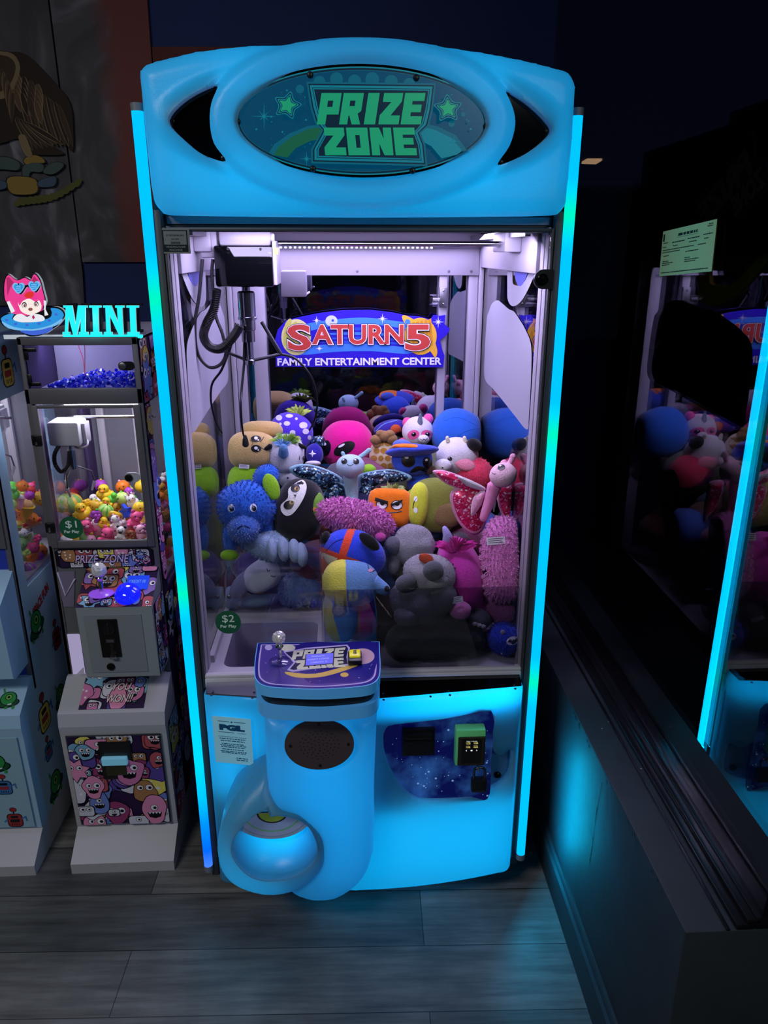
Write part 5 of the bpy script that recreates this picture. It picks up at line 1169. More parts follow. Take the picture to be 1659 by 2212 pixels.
t.blob('inner_ear', 586, 1052, 17, 30, LIME, dY=-.01, rot=-20, dep=9, label='lime green inner ear'); bd = t.blob('body', 548, 1140, 44, 50, BLUE, dY=.02, fur=1400, flen=5.8, fmat=FB_)
for x, y in ((500, 1098), (547, 1097)): t.eye(h, x, y, 7.5, 9, white=W, pupil=.62, look=(1.5, 1.5))
FP_ = [plush((110, 140, 196)), plush((84, 122, 200)), plush((130, 158, 208))]
mz = t.blob('muzzle', 527, 1140, 34, 33, plush((70, 112, 196)), dY=-.06, fur=900, flen=5.8, fmat=FP_); t.line('mouth', mz, [(512, 1143), (524, 1136), (540, 1140)], 3.5, plush((24, 40, 90)))
for x in (500, 492): t.blob('foot', x-4, 1199, 20, 12, LIME, dY=-.03, label='lime green foot') if x == 500 else None
t.blob('leg', 498, 1160, 16, 34, BLUE, dY=.0, fur=400, flen=5.0, fmat=FB_)
t = Toy('paw_plush', 'fluffy pale blue plush with a four fingered paw above the sleeping whale', 'plush toy', 600, 1200, .30)
FPP = [plush((150, 176, 206)), plush((130, 160, 196)), plush((166, 190, 214))]
t.blob('arm', 580, 1178, 56, 34, FPP[0], rot=18, fur=1800, flen=5.0, fmat=FPP, lump=.08)
for x, y in ((588, 1187), (612, 1186), (636, 1190), (652, 1198)): t.blob('finger', x, y, 13, 27, plush((140, 160, 186)), dY=-.045, rot=-6, seg=18)
t = Toy('skeleton_plush', 'black plush with a white skull face mask', 'plush toy', 650, 1160, .36)
h = t.blob('body', 646, 1102, 52, 68, BLKP, rot=12, lump=.03, p=2.5)
t.patch('skull_face', h, [(bez2([(645, 1040), (655, 1038), (662, 1048), (660, 1066), (648, 1090), (632, 1110), (618, 1114), (608, 1104), (608, 1090), (622, 1076), (624, 1056)], 3), plush((220, 220, 216))), (ellpts(638, 1055, 10, 9, 18, -.5), EYEB), (ellpts(624, 1091, 11, 9, 18, -.5), EYEB), (ellpts(641, 1057, 5, 4.5, 14), plush((190, 160, 100))), (ellpts(631, 1086, 5, 4, 14), plush((190, 160, 100))), (ellpts(642, 1057, 2.6, 2.5, 10), EYEB), (ellpts(632, 1085, 2.4, 2.4, 10), EYEB), ([(635, 1070), (641, 1070), (638, 1076)], EYEB)])
t.line('stitched_mouth', h, [(653, 1058), (648, 1072), (640, 1088)], 1.4, EYEB)
for i in range(4): t.line('stitch', h, [(647-i*3+4, 1064+i*7), (651-i*3+4, 1067+i*7)], 1.2, EYEB)
t = Toy('sprout_plush', 'small leaf green round plush beside the black skeleton plush', 'plush toy', 683, 1120, .33)
h = t.blob('body', 683, 1094, 20, 32, plush((110, 156, 56))); t.patch('cheek', h, [(ellpts(680, 1100, 4, 5, 10), plush((226, 150, 60)))]); t.line('mouth', h, [(690, 1102), (694, 1106)], 2, EYEB)
t = Toy('pumpkin_cube_plush', 'orange cube plush with an angry face and pale green hair', 'plush toy', 840, 1130, .33)
h = t.blob('body', 841, 1097, 46, 42, ORG, p=4.5, lump=.02, rot=2, dep=34); t.tuft('hair', 848, 1058, 26, [plush((176, 206, 120)), plush((196, 216, 150))], 110, wide=1.4, ln=.75)
for x, y, a in ((825, 1090, 10), (857, 1091, -10)): t.patch('eye', h, [(ellpts(x, y, 13, 10.5, 18), EYEB), (ellpts(x, y, 11, 9, 18), W), (ellpts(x+1, y-3, 5, 5, 12), EYEB), (ellpts(x, y-4.5, 1.5, 1.5, 8), W)])
t.patch('brow', h, [([(812, 1075), (838, 1083), (837, 1090), (811, 1082)], EYEB)], off=.006); t.patch('brow', h, [([(843, 1089), (869, 1079), (868, 1085), (845, 1094)], EYEB)], off=.006); t.line('mouth', h, [(812, 1101), (830, 1107), (852, 1107), (868, 1104)], 2.6, EYEB)
for x, y in ((838, 1112), (822, 1110)): t.line('stitch', h, [(x, y), (x+5, y-3), (x+9, y+2)], 1.6, plush((214, 100, 16)))
t = Toy('avocado_plush', 'olive green angular plush with a yellow smiling side', 'plush toy', 940, 1130, .35)
h = t.blob('body', 938, 1092, 52, 58, OLIV, p=2.8, lump=.06, ls=1.2, dep=46); f = t.blob('yellow_face', 904, 1090, 22, 48, YLL, dY=-.04, rot=6, dep=26, p=2.4, label='yellow face side'); t.line('smile', f, [(900, 1076), (894, 1086), (892, 1098)], 2.4, EYEB)
for y in (1078, 1102): t.patch('cheek', f, [(ellpts(898, y, 4, 6, 12), W)])
t.blob('olive_patch', 965, 1112, 30, 26, plush((126, 104, 66)), dY=-.055, dep=12, p=2.6, rot=10); t.tube('sprout', [(902, 1056, .0), (885, 1068, .0), (878, 1076, 0)], [8, 7], plush((150, 190, 50)))
t = Toy('pink_moth_plush', 'pink butterfly plush with pink sequin wings', 'plush toy', 1065, 1110, .215)
for q in ([(934, 1018), (960, 1016), (1000, 1030), (1036, 1048), (1044, 1062), (1010, 1062), (980, 1052), (956, 1040)], [(974, 1062), (1008, 1046), (1046, 1058), (1052, 1100), (1046, 1140), (1024, 1156), (994, 1134), (976, 1096)], [(1072, 1050), (1098, 1044), (1120, 1058), (1132, 1090), (1132, 1130), (1110, 1136), (1082, 1110)]): wing(t, q, SEQP, PPINK, .02)
wing(t, [(986, 1028), (1010, 1034), (1046, 1052), (1044, 1060), (1010, 1050)], WHP, WHP, .0, name='wing_panel'); wing(t, [(1022, 1075), (1046, 1060), (1040, 1090), (1018, 1116)], PPINK, WHP, .0, name='wing_panel')
t.tube('body', [(1068, 1050, -.01), (1058, 1080, -.01), (1044, 1120, -.01)], [16, 9], plush((236, 150, 196)), label='pink body'); h = t.blob('head', 1087, 1026, 30, 27, plush((244, 196, 212)), dY=-.03, lump=.02, rot=-15)
t.eye(h, 1083, 1010, 8, 6, rot=-20); t.line('mouth', h, [(1063, 1021), (1067, 1024), (1071, 1023)], 1.4, EYEB); t.tube('antenna', [(1098, 1005, -.02), (1106, 992, -.02), (1108, 985, -.02)], [6, 7], PPINK); t.tube('antenna', [(1086, 1002, .0), (1090, 998, .0)], [7, 7], PPINK)
# front row --------------------------------------------------------
PF_ = [plush((222, 126, 200)), plush((238, 156, 216)), plush((206, 104, 186))]
t = Toy('shaggy_plush', 'shaggy pink plush lying across beside the chute', 'plush toy', 775, 1150, .235)
t.blob('body', 768, 1120, 82, 36, PINKF, rot=14, fur=5200, flen=10.8, fmat=PF_, dep=44); t.blob('nose', 822, 1160, 12, 10, plush((196, 70, 150)), dY=-.06, seg=16)
t = Toy('penguin_plush', 'royal blue and orange round plush with a cream face, on its side', 'plush toy', 765, 1220, .155)
h = t.blob('head', 765, 1196, 70, 52, RBL, lump=.02, rot=18, cut=lambda c: (REDO if -.42 < c.x < -.18 or (c.y < -.12 and c.x < .25 and c.y > -.32) else (CREAM if c.y <= -.32 and c.x < .3 and c.z > 0 else None)))
t.blob('ear', 798, 1170, 13, 27, BLKP, dY=-.055, rot=-50, seg=18, dep=8); t.blob('ear', 704, 1162, 10, 15, BLKP, dY=.0, rot=10, seg=16); t.line('seam', h, [(705, 1190), (722, 1172), (742, 1164)], 2, plush((20, 30, 110)))
t = Toy('bird_plush', 'yellow and sky blue long beaked plush standing against the chute wall', 'plush toy', 738, 1380, .085)
h = t.blob('head', 757, 1258, 61, 52, SKY, lump=.03, p=2.3, rot=8, dep=42, cut=lambda c: PALEY if c.x < -.12-.15*c.y else None)
b2 = t.blob('body', 735, 1325, 36, 64, SKY, lump=.03, rot=-4, dep=34, p=2.4, cut=lambda c: PALEY if c.x < -.35+.35*max(0, -c.y) else None)
t.tube('beak', [(806, 1258, -.01), (828, 1272, -.015), (836, 1278, -.015)], [19, 10], SKY); t.blob('nose_tip', 836, 1272, 6, 7, BLKP, dY=-.035, seg=14); t.line('closed_eye', h, [(804, 1211), (795, 1216), (797, 1228), (806, 1234), (815, 1226)], 2, EYEB); t.patch('cheek', h, [(ellpts(800, 1232, 5, 4, 10), PPINK)])
m_ = t.patch('round_badge', b2, [(ellpts(732, 1318, 15, 15, 22), plush((140, 140, 156))), (ellpts(732, 1318, 11, 11, 18), plush((176, 170, 190)))])
t = Toy('tie_dye_plush', 'orange and magenta tie dye plush behind the control panel', 'plush toy', 775, 1375, .12)
h = t.blob('body', 775, 1338, 44, 44, plush((216, 110, 90)), cut=lambda c: plush((206, 50, 120)) if c.x > .1 else None)
t = Toy('donut_plush', 'chocolate donut plush with pale sprinkles', 'plush toy', 830, 1330, .13)
h = t.blob('icing', 828, 1312, 34, 40, plush((44, 28, 26)), lump=.08)
for i in range(16): x, y = 812+(i*13) % 34, 1288+(i*17) % 44; t.line('sprinkle', h, [(x, y), (x+3, y+4)], 2, plush((214, 196, 150)))
t = Toy('elephant_plush', 'grey floppy elephant plush leaning on the shaggy pink plush', 'plush toy', 885, 1215, .20)
FG = [GREYP, plush((132, 130, 140))]
t.blob('head', 893, 1178, 46, 46, GREYP, lump=.10, ls=2.2, fur=1800, flen=2.9, fmat=FG); t.blob('trunk', 852, 1216, 17, 26, GREYP, dY=-.01, rot=10); t.blob('ear', 850, 1178, 20, 20, plush((92, 92, 104)), dY=-.02, seg=20)
t = Toy('koala_plush', 'grey koala plush bending forward with a large dark nose', 'plush toy', 925, 1330, .115)
h = t.blob('head', 928, 1238, 58, 42, GREYP, lump=.05, rot=12, fur=1800, flen=2.9, fmat=FG); n_ = t.blob('nose', 936, 1233, 23, 22, GREYD, dY=-.06, seg=20); t.blob('ear', 878, 1258, 26, 19, GREYD, dY=-.035, seg=20, rot=-25); mz = t.blob('muzzle', 938, 1252, 34, 24, GREYP, dY=-.03, fur=400, flen=3.6, fmat=FG)
t.blob('body', 905, 1300, 66, 50, plush((96, 96, 106)), lump=.05, rot=12, dY=.0, fur=1000, flen=2.9, fmat=[plush((96, 96, 106))]); t.blob('patch', 921, 1207, 17, 11, plush((176, 70, 44)), dY=-.03, rot=20, dep=5, label='rust coloured printed label'); t.blob('leg', 880, 1330, 30, 24, plush((84, 84, 94)), dY=-.045, seg=20)
b2 = t.blob('rump', 955, 1290, 32, 36, plush((104, 104, 112)), dY=-.03); t.tag_(b2, 982, 1296, 36, 14, rot=-8)
t = Toy('unicorn_plush', 'magenta unicorn plush with a lilac horn and fluffy forelock', 'plush toy', 1000, 1330, .175)
h = t.blob('body', 995, 1240, 50, 84, plush((190, 56, 158)), rot=-16, lump=.02); t.tube('horn', [(968, 1172, -.03), (966, 1156, -.035), (960, 1140, -.03)], [14, 5], LILAC)
t.tuft('forelock', 985, 1185, 40, [plush((236, 70, 186)), plush((214, 50, 160))], 170, wide=1.5, dY=-.045, ln=.85); t.patch('eye', h, [(bez2([(966, 1226), (974, 1222), (980, 1216), (980, 1226), (986, 1226), (980, 1234), (970, 1236)], 2), EYEB)]); t.patch('eye', h, [(ellpts(944, 1206, 3, 6, 10), EYEB)])
b3 = t.blob('lower_body', 1018, 1312, 38, 44, plush((170, 44, 140)), dY=.0, lump=.06); t.blob('foot', 994, 1318, 24, 21, plush((226, 130, 190)), dY=-.10, seg=20)
t = Toy('fluffy_pillow_plush', 'tall fluffy pale pink plush with a white label, far right', 'plush toy', 1085, 1350, .145)
PFL = [plush((226, 150, 206)), plush((236, 172, 216)), plush((210, 132, 192))]
h = t.blob('body', 1086, 1208, 46, 92, PINKF, rot=2, p=2.6, fur=5600, flen=7.2, fmat=PFL, dep=44); t.tag_(h, 1071, 1168, 40, 16, rot=-4); t.eye(h, 1048, 1236, 5, 10, rot=-20)
t.blob('feet', 1090, 1316, 40, 36, plush((176, 110, 156)), dY=.0, fur=1000, flen=5.0, fmat=PFL[2:])
t = Toy('dark_elephant_plush', 'big charcoal plush with pink lined ear lying at the front', 'plush toy', 950, 1420, .105)
h = t.blob('body', 945, 1378, 105, 52, DARKG, lump=.06, dep=70, fur=1000, flen=3.6, fmat=[DARKG]); t.blob('head', 880, 1388, 50, 44, DARKG, dY=-.03); t.line('ear_lining', h, [(838, 1390), (852, 1362), (880, 1350), (900, 1352)], 6, plush((120, 76, 100))); t.blob('paw', 1032, 1338, 28, 24, plush((70, 72, 80)), dY=-.0, lump=.08)
for i in range(3): t.blob('claw', 1026+i*9, 1348+i*3, 6, 5, plush((150, 150, 156)), dY=-.035, seg=12)
t = Toy('monster_plush', 'bright blue monster plush with a toothy mouth in the front right corner', 'plush toy', 1098, 1400, .085)
h = t.blob('body', 1090, 1378, 36, 36, plush((40, 66, 190)), fur=1000, flen=5.0, fmat=[plush((40, 66, 190)), plush((56, 90, 220))]); t.eye(h, 1086, 1366, 5, 5, hl=False); t.patch('mouth', h, [(ellpts(1107, 1384, 14, 9, 14, -.3), W), ([(1096, 1386), (1100, 1381), (1104, 1388), (1108, 1380), (1112, 1386), (1116, 1378), (1118, 1384), (1108, 1392)], EYEB)])
# behind the chute -------------------------------------------------
t = Toy('sleeping_whale_plush', 'pale grey sleeping plush with grey fins behind the chute', 'plush toy', 555, 1300, .39)
h = t.blob('head', 570, 1242, 46, 34, plush((196, 202, 214)), rot=-32, p=2.4); t.line('closed_eye', h, [(576, 1228), (579, 1234), (584, 1232)], 1.8, EYEB); t.line('mouth', h, [(585, 1243), (590, 1246), (595, 1245)], 1.8, EYEB)
t.blob('fin', 525, 1260, 40, 19, plush((116, 124, 150)), rot=-48, dY=-.02, dep=10); t.blob('muzzle_band', 556, 1262, 24, 16, plush((140, 146, 170)), rot=-20, dY=-.02); t.tag_(h, 572, 1279, 16, 18, rot=0, lines=False)
t.blob('flower', 560, 1274, 12, 9, plush((190, 140, 90)), dY=-.03, seg=14)
t = Toy('dolphin_plush', 'grey blue dolphin plush with a black eye on the floor behind the chute', 'plush toy', 515, 1315, .385)
h = t.blob('head', 500, 1292, 22, 26, plush((120, 142, 166))); t.eye(h, 496, 1289, 5.5, 4.5); t.blob('tail', 560, 1297, 48, 15, plush((112, 130, 160)), rot=-8, dY=-.005)
t = Toy('fluffy_bear_plush', 'fluffy slate blue plush sitting behind the chute guard', 'plush toy', 650, 1300, .40)
SL = [plush((104, 130, 180)), plush((122, 146, 192)), plush((90, 114, 164))]
t.blob('body', 652, 1262, 52, 48, SL[0], fur=3000, flen=5.8, fmat=SL, lump=.08, p=2.4); t.blob('paw', 628, 1290, 26, 20, SL[1], dY=-.02, fur=600, flen=4.3, fmat=SL); t.blob('paw', 660, 1210, 18, 14, SL[1], dY=.0, fur=400, flen=4.3, fmat=SL); t.blob('foot', 648, 1302, 20, 9, plush((150, 146, 170)), dY=-.04, seg=16)
t = Toy('rose_plush', 'dusty rose plush low behind the blue yeti', 'plush toy', 470, 1300, .45); t.blob('body', 468, 1262, 44, 38, plush((150, 76, 110)), lump=.08)
t = Toy('blue_round_plush', 'plain royal blue plush wedged under the pink butterfly', 'plush toy', 1040, 1180, .42); t.blob('body', 1040, 1150, 50, 46, plush((60, 90, 170)))
t = Toy('brown_round_plush', 'brown plush wedged between the olive plush and the pink butterfly', 'plush toy', 975, 1150, .44); t.blob('body', 985, 1130, 46, 40, plush((120, 90, 60)))
t = Toy('grey_round_plush', 'grey plush half hidden behind the pink butterfly head', 'plush toy', 1105, 1080, .46); t.blob('body', 1100, 1066, 46, 48, plush((96, 92, 100)))
t = Toy('navy_round_plush', 'navy plush half hidden below the sequin butterfly', 'plush toy', 775, 1100, .46); t.blob('body', 775, 1085, 60, 44, plush((50, 56, 96)))

# plush toys the pile rests on, seen only in glimpses between the others
rr = random.Random(21); FC = [plush(c) for c in ((70, 60, 120), (150, 90, 70), (60, 90, 130), (120, 60, 90), (90, 96, 70), (80, 80, 90))]
for i, (x, y, z, r) in enumerate(((-.28, .47, .79, .10), (-.10, .46, .80, .11), (.08, .42, .79, .10), (.26, .44, .80, .11), (-.27, .66, .82, .12), (-.06, .68, .83, .13), (.14, .66, .82, .12), (.29, .66, .82, .10), (-.24, .64, 1.00, .11), (.0, .62, 1.01, .11), (.22, .64, 1.02, .12), (.05, .24, .76, .07), (.24, .24, .77, .08), (-.02, .46, .96, .08), (.22, .46, .96, .09), (.30, .30, .93, .06), (-.28, .50, .94, .07))):
    t = thing('buried_plush', 'plush toy buried deep in the pile inside the big crane game', 'plush toy', (x, y, z-r*.7), 'plush toys buried in the pile')
    m = MB(); m.ell(Matrix.Translation((x, y, z)) @ Matrix.Diagonal((r, r, r*.8, 1)), FC[i % 6], 20, 14, lump=.08, seed=i); m.build('body', t, angle=180)
    m = MB(); m.ell(Matrix.Translation((x+r*.5*(-1)**i, y-r*.6, z+r*.35)) @ Matrix.Scale(r*.5, 4), FC[(i+2) % 6], 16, 10, lump=.05, seed=i); m.build('head', t, angle=180)
# ------------------------------------------------------------------ small machines on the left
MG = mt('grey_enamel', (96, 98, 104), rough=.4); MW = mt('white_enamel', (172, 172, 180), rough=.45); MB2 = mt('pale_blue_enamel', (150, 186, 214), rough=.5)
FRD = mt('grey_window_frame', (92, 90, 96), rough=.4)
OUT = flat((16, 10, 20), 'doodle_outline'); DW = flat((228, 224, 232), 'doodle_white')
DC = [flat(c, 'doodle_colour') for c in ((150, 60, 110), (206, 120, 170), (226, 210, 100), (110, 130, 200), (120, 170, 200), (176, 80, 90), (140, 110, 180), (206, 206, 220), (170, 120, 80), (90, 70, 150), (224, 140, 180))]
DBASE = flat((44, 26, 66), 'doodle_violet_ground')
def doodle(m, fr, x0, y0, x1, y1, n, seed, z0=.0004, size=.05):
    """cartoon creatures drawn with dark outlines over a printed sheet"""
    rr = random.Random(seed); z = z0
    strip(m, fr, x0, y0, x1-x0, y1-y0, DBASE, z)
    cl = lambda pts: [(min(x1, max(x0, x)), min(y1, max(y0, y))) for x, y in pts]
    def put(pts, mat):
        nonlocal z
        q = cl(pts); a = sum(q[i][0]*q[(i+1) % len(q)][1]-q[(i+1) % len(q)][0]*q[i][1] for i in range(len(q)))
        if abs(a) < 1e-7: return
        u = []
        for p in q:
            if not u or (abs(p[0]-u[-1][0])+abs(p[1]-u[-1][1])) > 1e-6: u.append(p)
        if len(u) > 2 and abs(u[0][0]-u[-1][0])+abs(u[0][1]-u[-1][1]) < 1e-6: u.pop()
        if len(u) < 3: return
        z += .000012; m.prism(u, fr, 0, mat, base=z)
    for i in range(n):
        cx, cy = rr.uniform(x0, x1), rr.uniform(y0, y1); r = size*rr.uniform(.45, 1.15); k = rr.random(); col_ = rr.choice(DC); ph = rr.random()*6
        wob = [rr.uniform(.75, 1.2) for _ in range(9)]
        body = lambda g: [(cx+(r*w_+g)*math.cos(ph+2*PI*j/9)*.85, cy+(r*w_+g)*math.sin(ph+2*PI*j/9)) for j, w_ in enumerate(wob)]
        if k < .22: pts = lambda g: rrect(cx-r*.8-g, cy-r*.6-g, cx+r*.8+g, cy+r*.6+g, r*.3)
        elif k < .36: pts = lambda g: star(cx, cy, r*1.1+g*1.6, 7, .62, ph)
        else: pts = lambda g: bez2(body(g), 3)
        put(pts(.0026), OUT); put(pts(0), col_)
        if k < .8:
            for s_ in (-1, 1) if rr.random() < .7 else (0,):
                e = r*rr.uniform(.18, .30); put(ellpts(cx+s_*r*.32, cy+r*.22, e+.0014, e+.0014, 12), OUT); put(ellpts(cx+s_*r*.32, cy+r*.22, e, e, 12), DW); put(ellpts(cx+s_*r*.32+e*.2, cy+r*.2, e*.5, e*.5, 8), OUT)
            if rr.random() < .6:
                put([(cx-r*.45, cy-r*.12), (cx+r*.45, cy-r*.12), (cx+r*.35, cy-r*.5), (cx, cy-r*.62), (cx-r*.35, cy-r*.5)], OUT)
                for q in range(4): put([(cx-r*.4+q*r*.2, cy-r*.13), (cx-r*.2+q*r*.2, cy-r*.13), (cx-r*.3+q*r*.2, cy-r*.28)], DW)
        else:
            for q in range(5): put(ellpts(cx+rr.uniform(-.5, .5)*r, cy+rr.uniform(-.5, .5)*r, r*.12, r*.12, 8), DW)
ZF = .30                                   # cabinet front
def machine(name, label, cx, body, side, kind):
    """one slim prize machine: cabinet, top display, glazed case, control box, prize shelf, coin door, foot"""
    t = thing(name, label, 'claw machine', (cx, .52, 0)); x0, x1 = cx-.147, cx+.147; yb = .74
    def bx(nm, lo, hi, mat, bev=.003, parent=None): m = MB(); m.box(lo, hi, mat, bev=bev); return m.build(nm, parent or t)
    # foot and coin door body
    m = MB(); pr_ = [(.112, 0), (.112, .034), (.205, .098), (yb, .098), (yb, 0)]
    def ext(m, prf, xa, xb, mat):
        A = [m.bm.verts.new((xa, y, z)) for y, z in prf]; B = [m.bm.verts.new((xb, y, z)) for y, z in prf]; k = len(prf)
        m._fin([m.bm.faces.new(A), m.bm.faces.new(B[::-1])]+[m.bm.faces.new((A[i], A[(i+1) % k], B[(i+1) % k], B[i])) for i in range(k)], mat)
    ext(m, pr_, x0, x1, MW); m.build('foot', t, smooth=False)
    m = MB(); ext(m, [(.195, .098), (.182, .42), (.178, .452), (.185, .49), (.285, .55), (yb, .55), (yb, .098)], x0, x1, body); lw_ = m.build('lower_cabinet', t, smooth=False)
    # upper cabinet shell: sides with windows, back, roof
    for s_, xa, xb in ((-1, x0, x0+.012), (1, x1-.012, x1)):
        m = MB(); m.box((xa, ZF, .55), (xb, yb, .80), side); m.box((xa, ZF, .80), (xb, .36, 1.36), side); m.box((xa, .66, .80), (xb, yb, 1.36), side); m.box((xa, ZF, 1.33), (xb, yb, 1.50), side)
        sp_ = m.build('side_panel', t, smooth=False)
        m = MB(); xm = (xa+xb)/2; m.box((xm-.002, .36, .80), (xm+.002, .66, 1.33), glass_mat('side_glass_small', (.93, .94, .97), f0=.05, pw=4)); m.build('side_window', sp_, smooth=False)
    bx('back_panel', (x0+.012, yb-.012, .55), (x1-.012, yb, 1.50), mt('dark_case_back', (110, 110, 122), rough=.15), 0)
    bx('roof', (x0, ZF, 1.492), (x1, yb, 1.503), body, 0); bx('case_ceiling', (x0+.012, ZF+.01, 1.352), (x1-.012, yb, 1.362), IN_W, 0); bx('case_floor', (x0+.012, ZF+.012, .800), (x1-.012, yb-.012, .810), IN_W, 0)
    for xq in (x0+.045, cx+.01, x1-.045): bx('rear_bar', (xq-.012, yb-.03, .81), (xq+.012, yb-.012, 1.352), WHITEM)
    # front frame
    f = MB()
    for lo, hi in (((x0, ZF-.004, .50), (x0+.012, ZF+.012, 1.503)), ((x1-.014, ZF-.004, .50), (x1, ZF+.012, 1.503)), ((x0, ZF-.004, 1.484), (x1, ZF+.012, 1.503)), ((x0, ZF-.004, 1.336), (x1, ZF+.012, 1.376)), ((x0, ZF-.004, .55), (x0+.014, ZF+.02, .95))): f.box(lo, hi, FRD, bev=.002)
    f.build('front_frame', t)
    # main door
    d = MB(); a, b = .944, 1.334
    for lo, hi in (((x0+.010, ZF-.010, a), (x0+.028, ZF, b)), ((x1-.026, ZF-.010, a), (x1-.008, ZF, b)), ((x0+.028, ZF-.010, a), (x1-.026, ZF, a+.020)), ((x0+.028, ZF-.010, b-.008), (x1-.026, ZF, b))): d.box(lo, hi, FRD, bev=.002)
    dr_ = d.build('door', t)
    bx('door_pane', (x0+.026, ZF-.006, a+.018), (x1-.024, ZF-.002, b-.006), glass_mat('small_door_glass', (.96, .96, .98), f0=.03), 0, dr_)
    for z in (1.245, 1.005): m = MB(); m.box((x0+.004, ZF-.016, z-.014), (x0+.030, ZF-.009, z+.014), BLACK, bev=.002); m.box((x0+.012, ZF-.018, z-.012), (x0+.018, ZF-.015, z+.012), CHROME, bev=.001); m.build('hinge', dr_)
    zl = aY(278, 1028, ZF).z; m = MB(); m.prism(rrect(x1-.066, zl-.013, x1-.026, zl+.013, .0125), XZ(ZF-.011), .005, mt('silver_lock_plate', (176, 176, 184), rough=.35)); m.lathe([(.010, 0), (.010, .004), (.007, .005), (0, .004)], frame((x1-.054, ZF-.016, zl), (1, 0, 0), (0, 0, 1)), BLACK, 18); m.build('door_lock', dr_)
    # rails, crane
    for y, z in ((.40, 1.312), (.43, 1.275), (.46, 1.268)): m = MB(); m.tube([(x0+.05, y, z), (x1-.013, y, z)], .0042, CHROME, 10); m.build('cross_rail', t)
    return t, x0, x1, bx
def small_crane(label, c, s=1.0):
    t = thing('small_crane', label, 'crane', (c.x, c.y, c.z)); k = lambda dx, dy, dz: V((c.x+dx*s, c.y+dy*s, c.z+dz*s))
    m = MB(); m.box(k(-.042, -.042, -.032), k(.042, .035, .034), mt('white_motor_cover', (206, 204, 210), rough=.4), bev=.008*s); bx_ = m.build('motor_cover', t)
    m = MB(); m.box(k(.04, -.02, -.03), k(.052, .02, .026), WHITEM, bev=.002); m.build('rail_bracket', t)
    m = MB(); m.tube([k(0, 0, -.03), k(0, 0, -.055)], .006*s, CHROME, 10); m.tube([k(0, 0, -.052), k(0, 0, -.105)], .011*s, CHROME, 14); m.build('solenoid', t)
    for a in (.4, 2.5, 4.6):
        u = V((math.cos(a), math.sin(a), 0)); p = k(0, 0, -.095)
        m = MB(); m.tube([p, p+u*.045*s+V((0, 0, -.022))*s, p+u*.050*s+V((0, 0, -.055))*s], .0026*s, CHROME, 8); m.tube([p+u*.050*s+V((0, 0, -.052))*s, p+u*.040*s+V((0, 0, -.078))*s], [.005*s, .003*s], WHITEM, 8); m.build('prong', t)
    m = MB(); ax = bez([k(-.020, -.02, -.03), k(-.034, -.03, -.055), k(-.036, -.03, -.085), k(-.022, -.03, -.105), k(-.005, -.02, -.085), k(0, -.012, -.05)], 8); m.tube(ax, [.0052*s+.0012*s*(i % 2) for i in range(len(ax))], BLACK, 8); m.build('coiled_cord', t)
    m = MB(); m.tube(bez([k(.05, -.01, -.02), k(.052, -.02, -.035), k(.03, -.02, -.042), k(.012, 0, -.042)], 6), .003*s, mt('white_cable', (180, 178, 186), rough=.5), 8); m.build('cable', t)
    return t
# ---- graffiti machine ---------------------------------------------
mg, X0, X1, bx = machine('prize_machine', 'slim grey prize machine covered in cartoon graffiti beside the crane game', -.703, MW, mt('violet_side_panel', (60, 44, 86), rough=.5), 'g')
FRT = lambda y: XZ(y)
# doodles on the right side
m = MB(); fs = frame((X1+.0004, 0, 0), (0, 1, 0), (0, 0, 1))
for (a, b, c, d, n, sd) in ((.305, .10, .735, .79, 90, 1), (.205, .10, .305, .44, 24, 2), (.305, .80, .356, 1.33, 26, 3), (.664, .80, .735, 1.33, 24, 4), (.305, 1.335, .735, 1.495, 34, 5)): doodle(m, fs, a, b, c, d, n, sd)
o = m.build('side_graffiti', mg, smooth=False); o['label'] = 'cartoon graffiti wrap on the side'
# coin door front with doodles and bill acceptor
m = MB(); A, B = V((X0+.016, .1935, .108)), V((X0+.016, .1805, .425)); ff = frame(A+V((0, -.003, 0)), (1, 0, 0), B-A); Wd, Hd = X1-X0-.032, (B-A).length
m.box((0, 0, 0), (Wd, Hd, .003), DGREY, mat4=ff); doodle(m, ff, .003, .003, Wd-.003, Hd-.003, 60, 21, z0=.0032, size=.042); cdoor = m.build('coin_door', mg, smooth=False); cdoor['label'] = 'coin door printed with cartoon creatures'
m = MB(); a, b = .088, .178; m.box((a, .168, .003), (b, .300, .010), BLACK, mat4=ff, bev=.003); m.box((a+.006, .225, .008), (b-.012, .252, .022), mt('clear_bezel', (120, 170, 190), rough=.15, es=.25, ec=(110, 190, 220)), mat4=ff, bev=.004); m.box((a+.012, .185, .009), (b-.02, .222, .013), mt('dark_olive_screen', (40, 42, 18), rough=.2), mat4=ff, bev=.002); m.build('bill_acceptor', cdoor, smooth=False)
m = MB(); m.lathe([(.007, 0), (.007, .003), (0, .005)], frame(ff @ V((.018, .15, .003)), (1, 0, 0), (0, 0, 1)), CHROME, 14); m.build('cam_lock', cdoor)
# prize shelf print
m = MB(); S0, S1 = V((X0, .185, .490)), V((X0, .285, .550)); fsh = frame(S0+V((0, -.0006, .0006)), (1, 0, 0), S1-S0); Ls = (S1-S0).length
doodle(m, fsh, .055, .012, .235, Ls-.006, 18, 33, z0=.0004, size=.030)
YWT = flat((240, 214, 220), 'you_won_lettering'); m.text('YOU', fsh, .165, .078, .055, .024, OUT, base=.0040, bold=.06, shear=.3); m.text('YOU', fsh, .165, .078, .052, .022, YWT, base=.0044, bold=.02, shear=.3); m.text('WON!!', fsh, .165, .042, .075, .026, OUT, base=.0040, bold=.06, shear=.3); m.text('WON!!', fsh, .165, .042, .072, .024, YWT, base=.0044, bold=.02, shear=.3)
o = m.build('shelf_print', mg, smooth=False); o['label'] = 'cartoon print reading YOU WON'
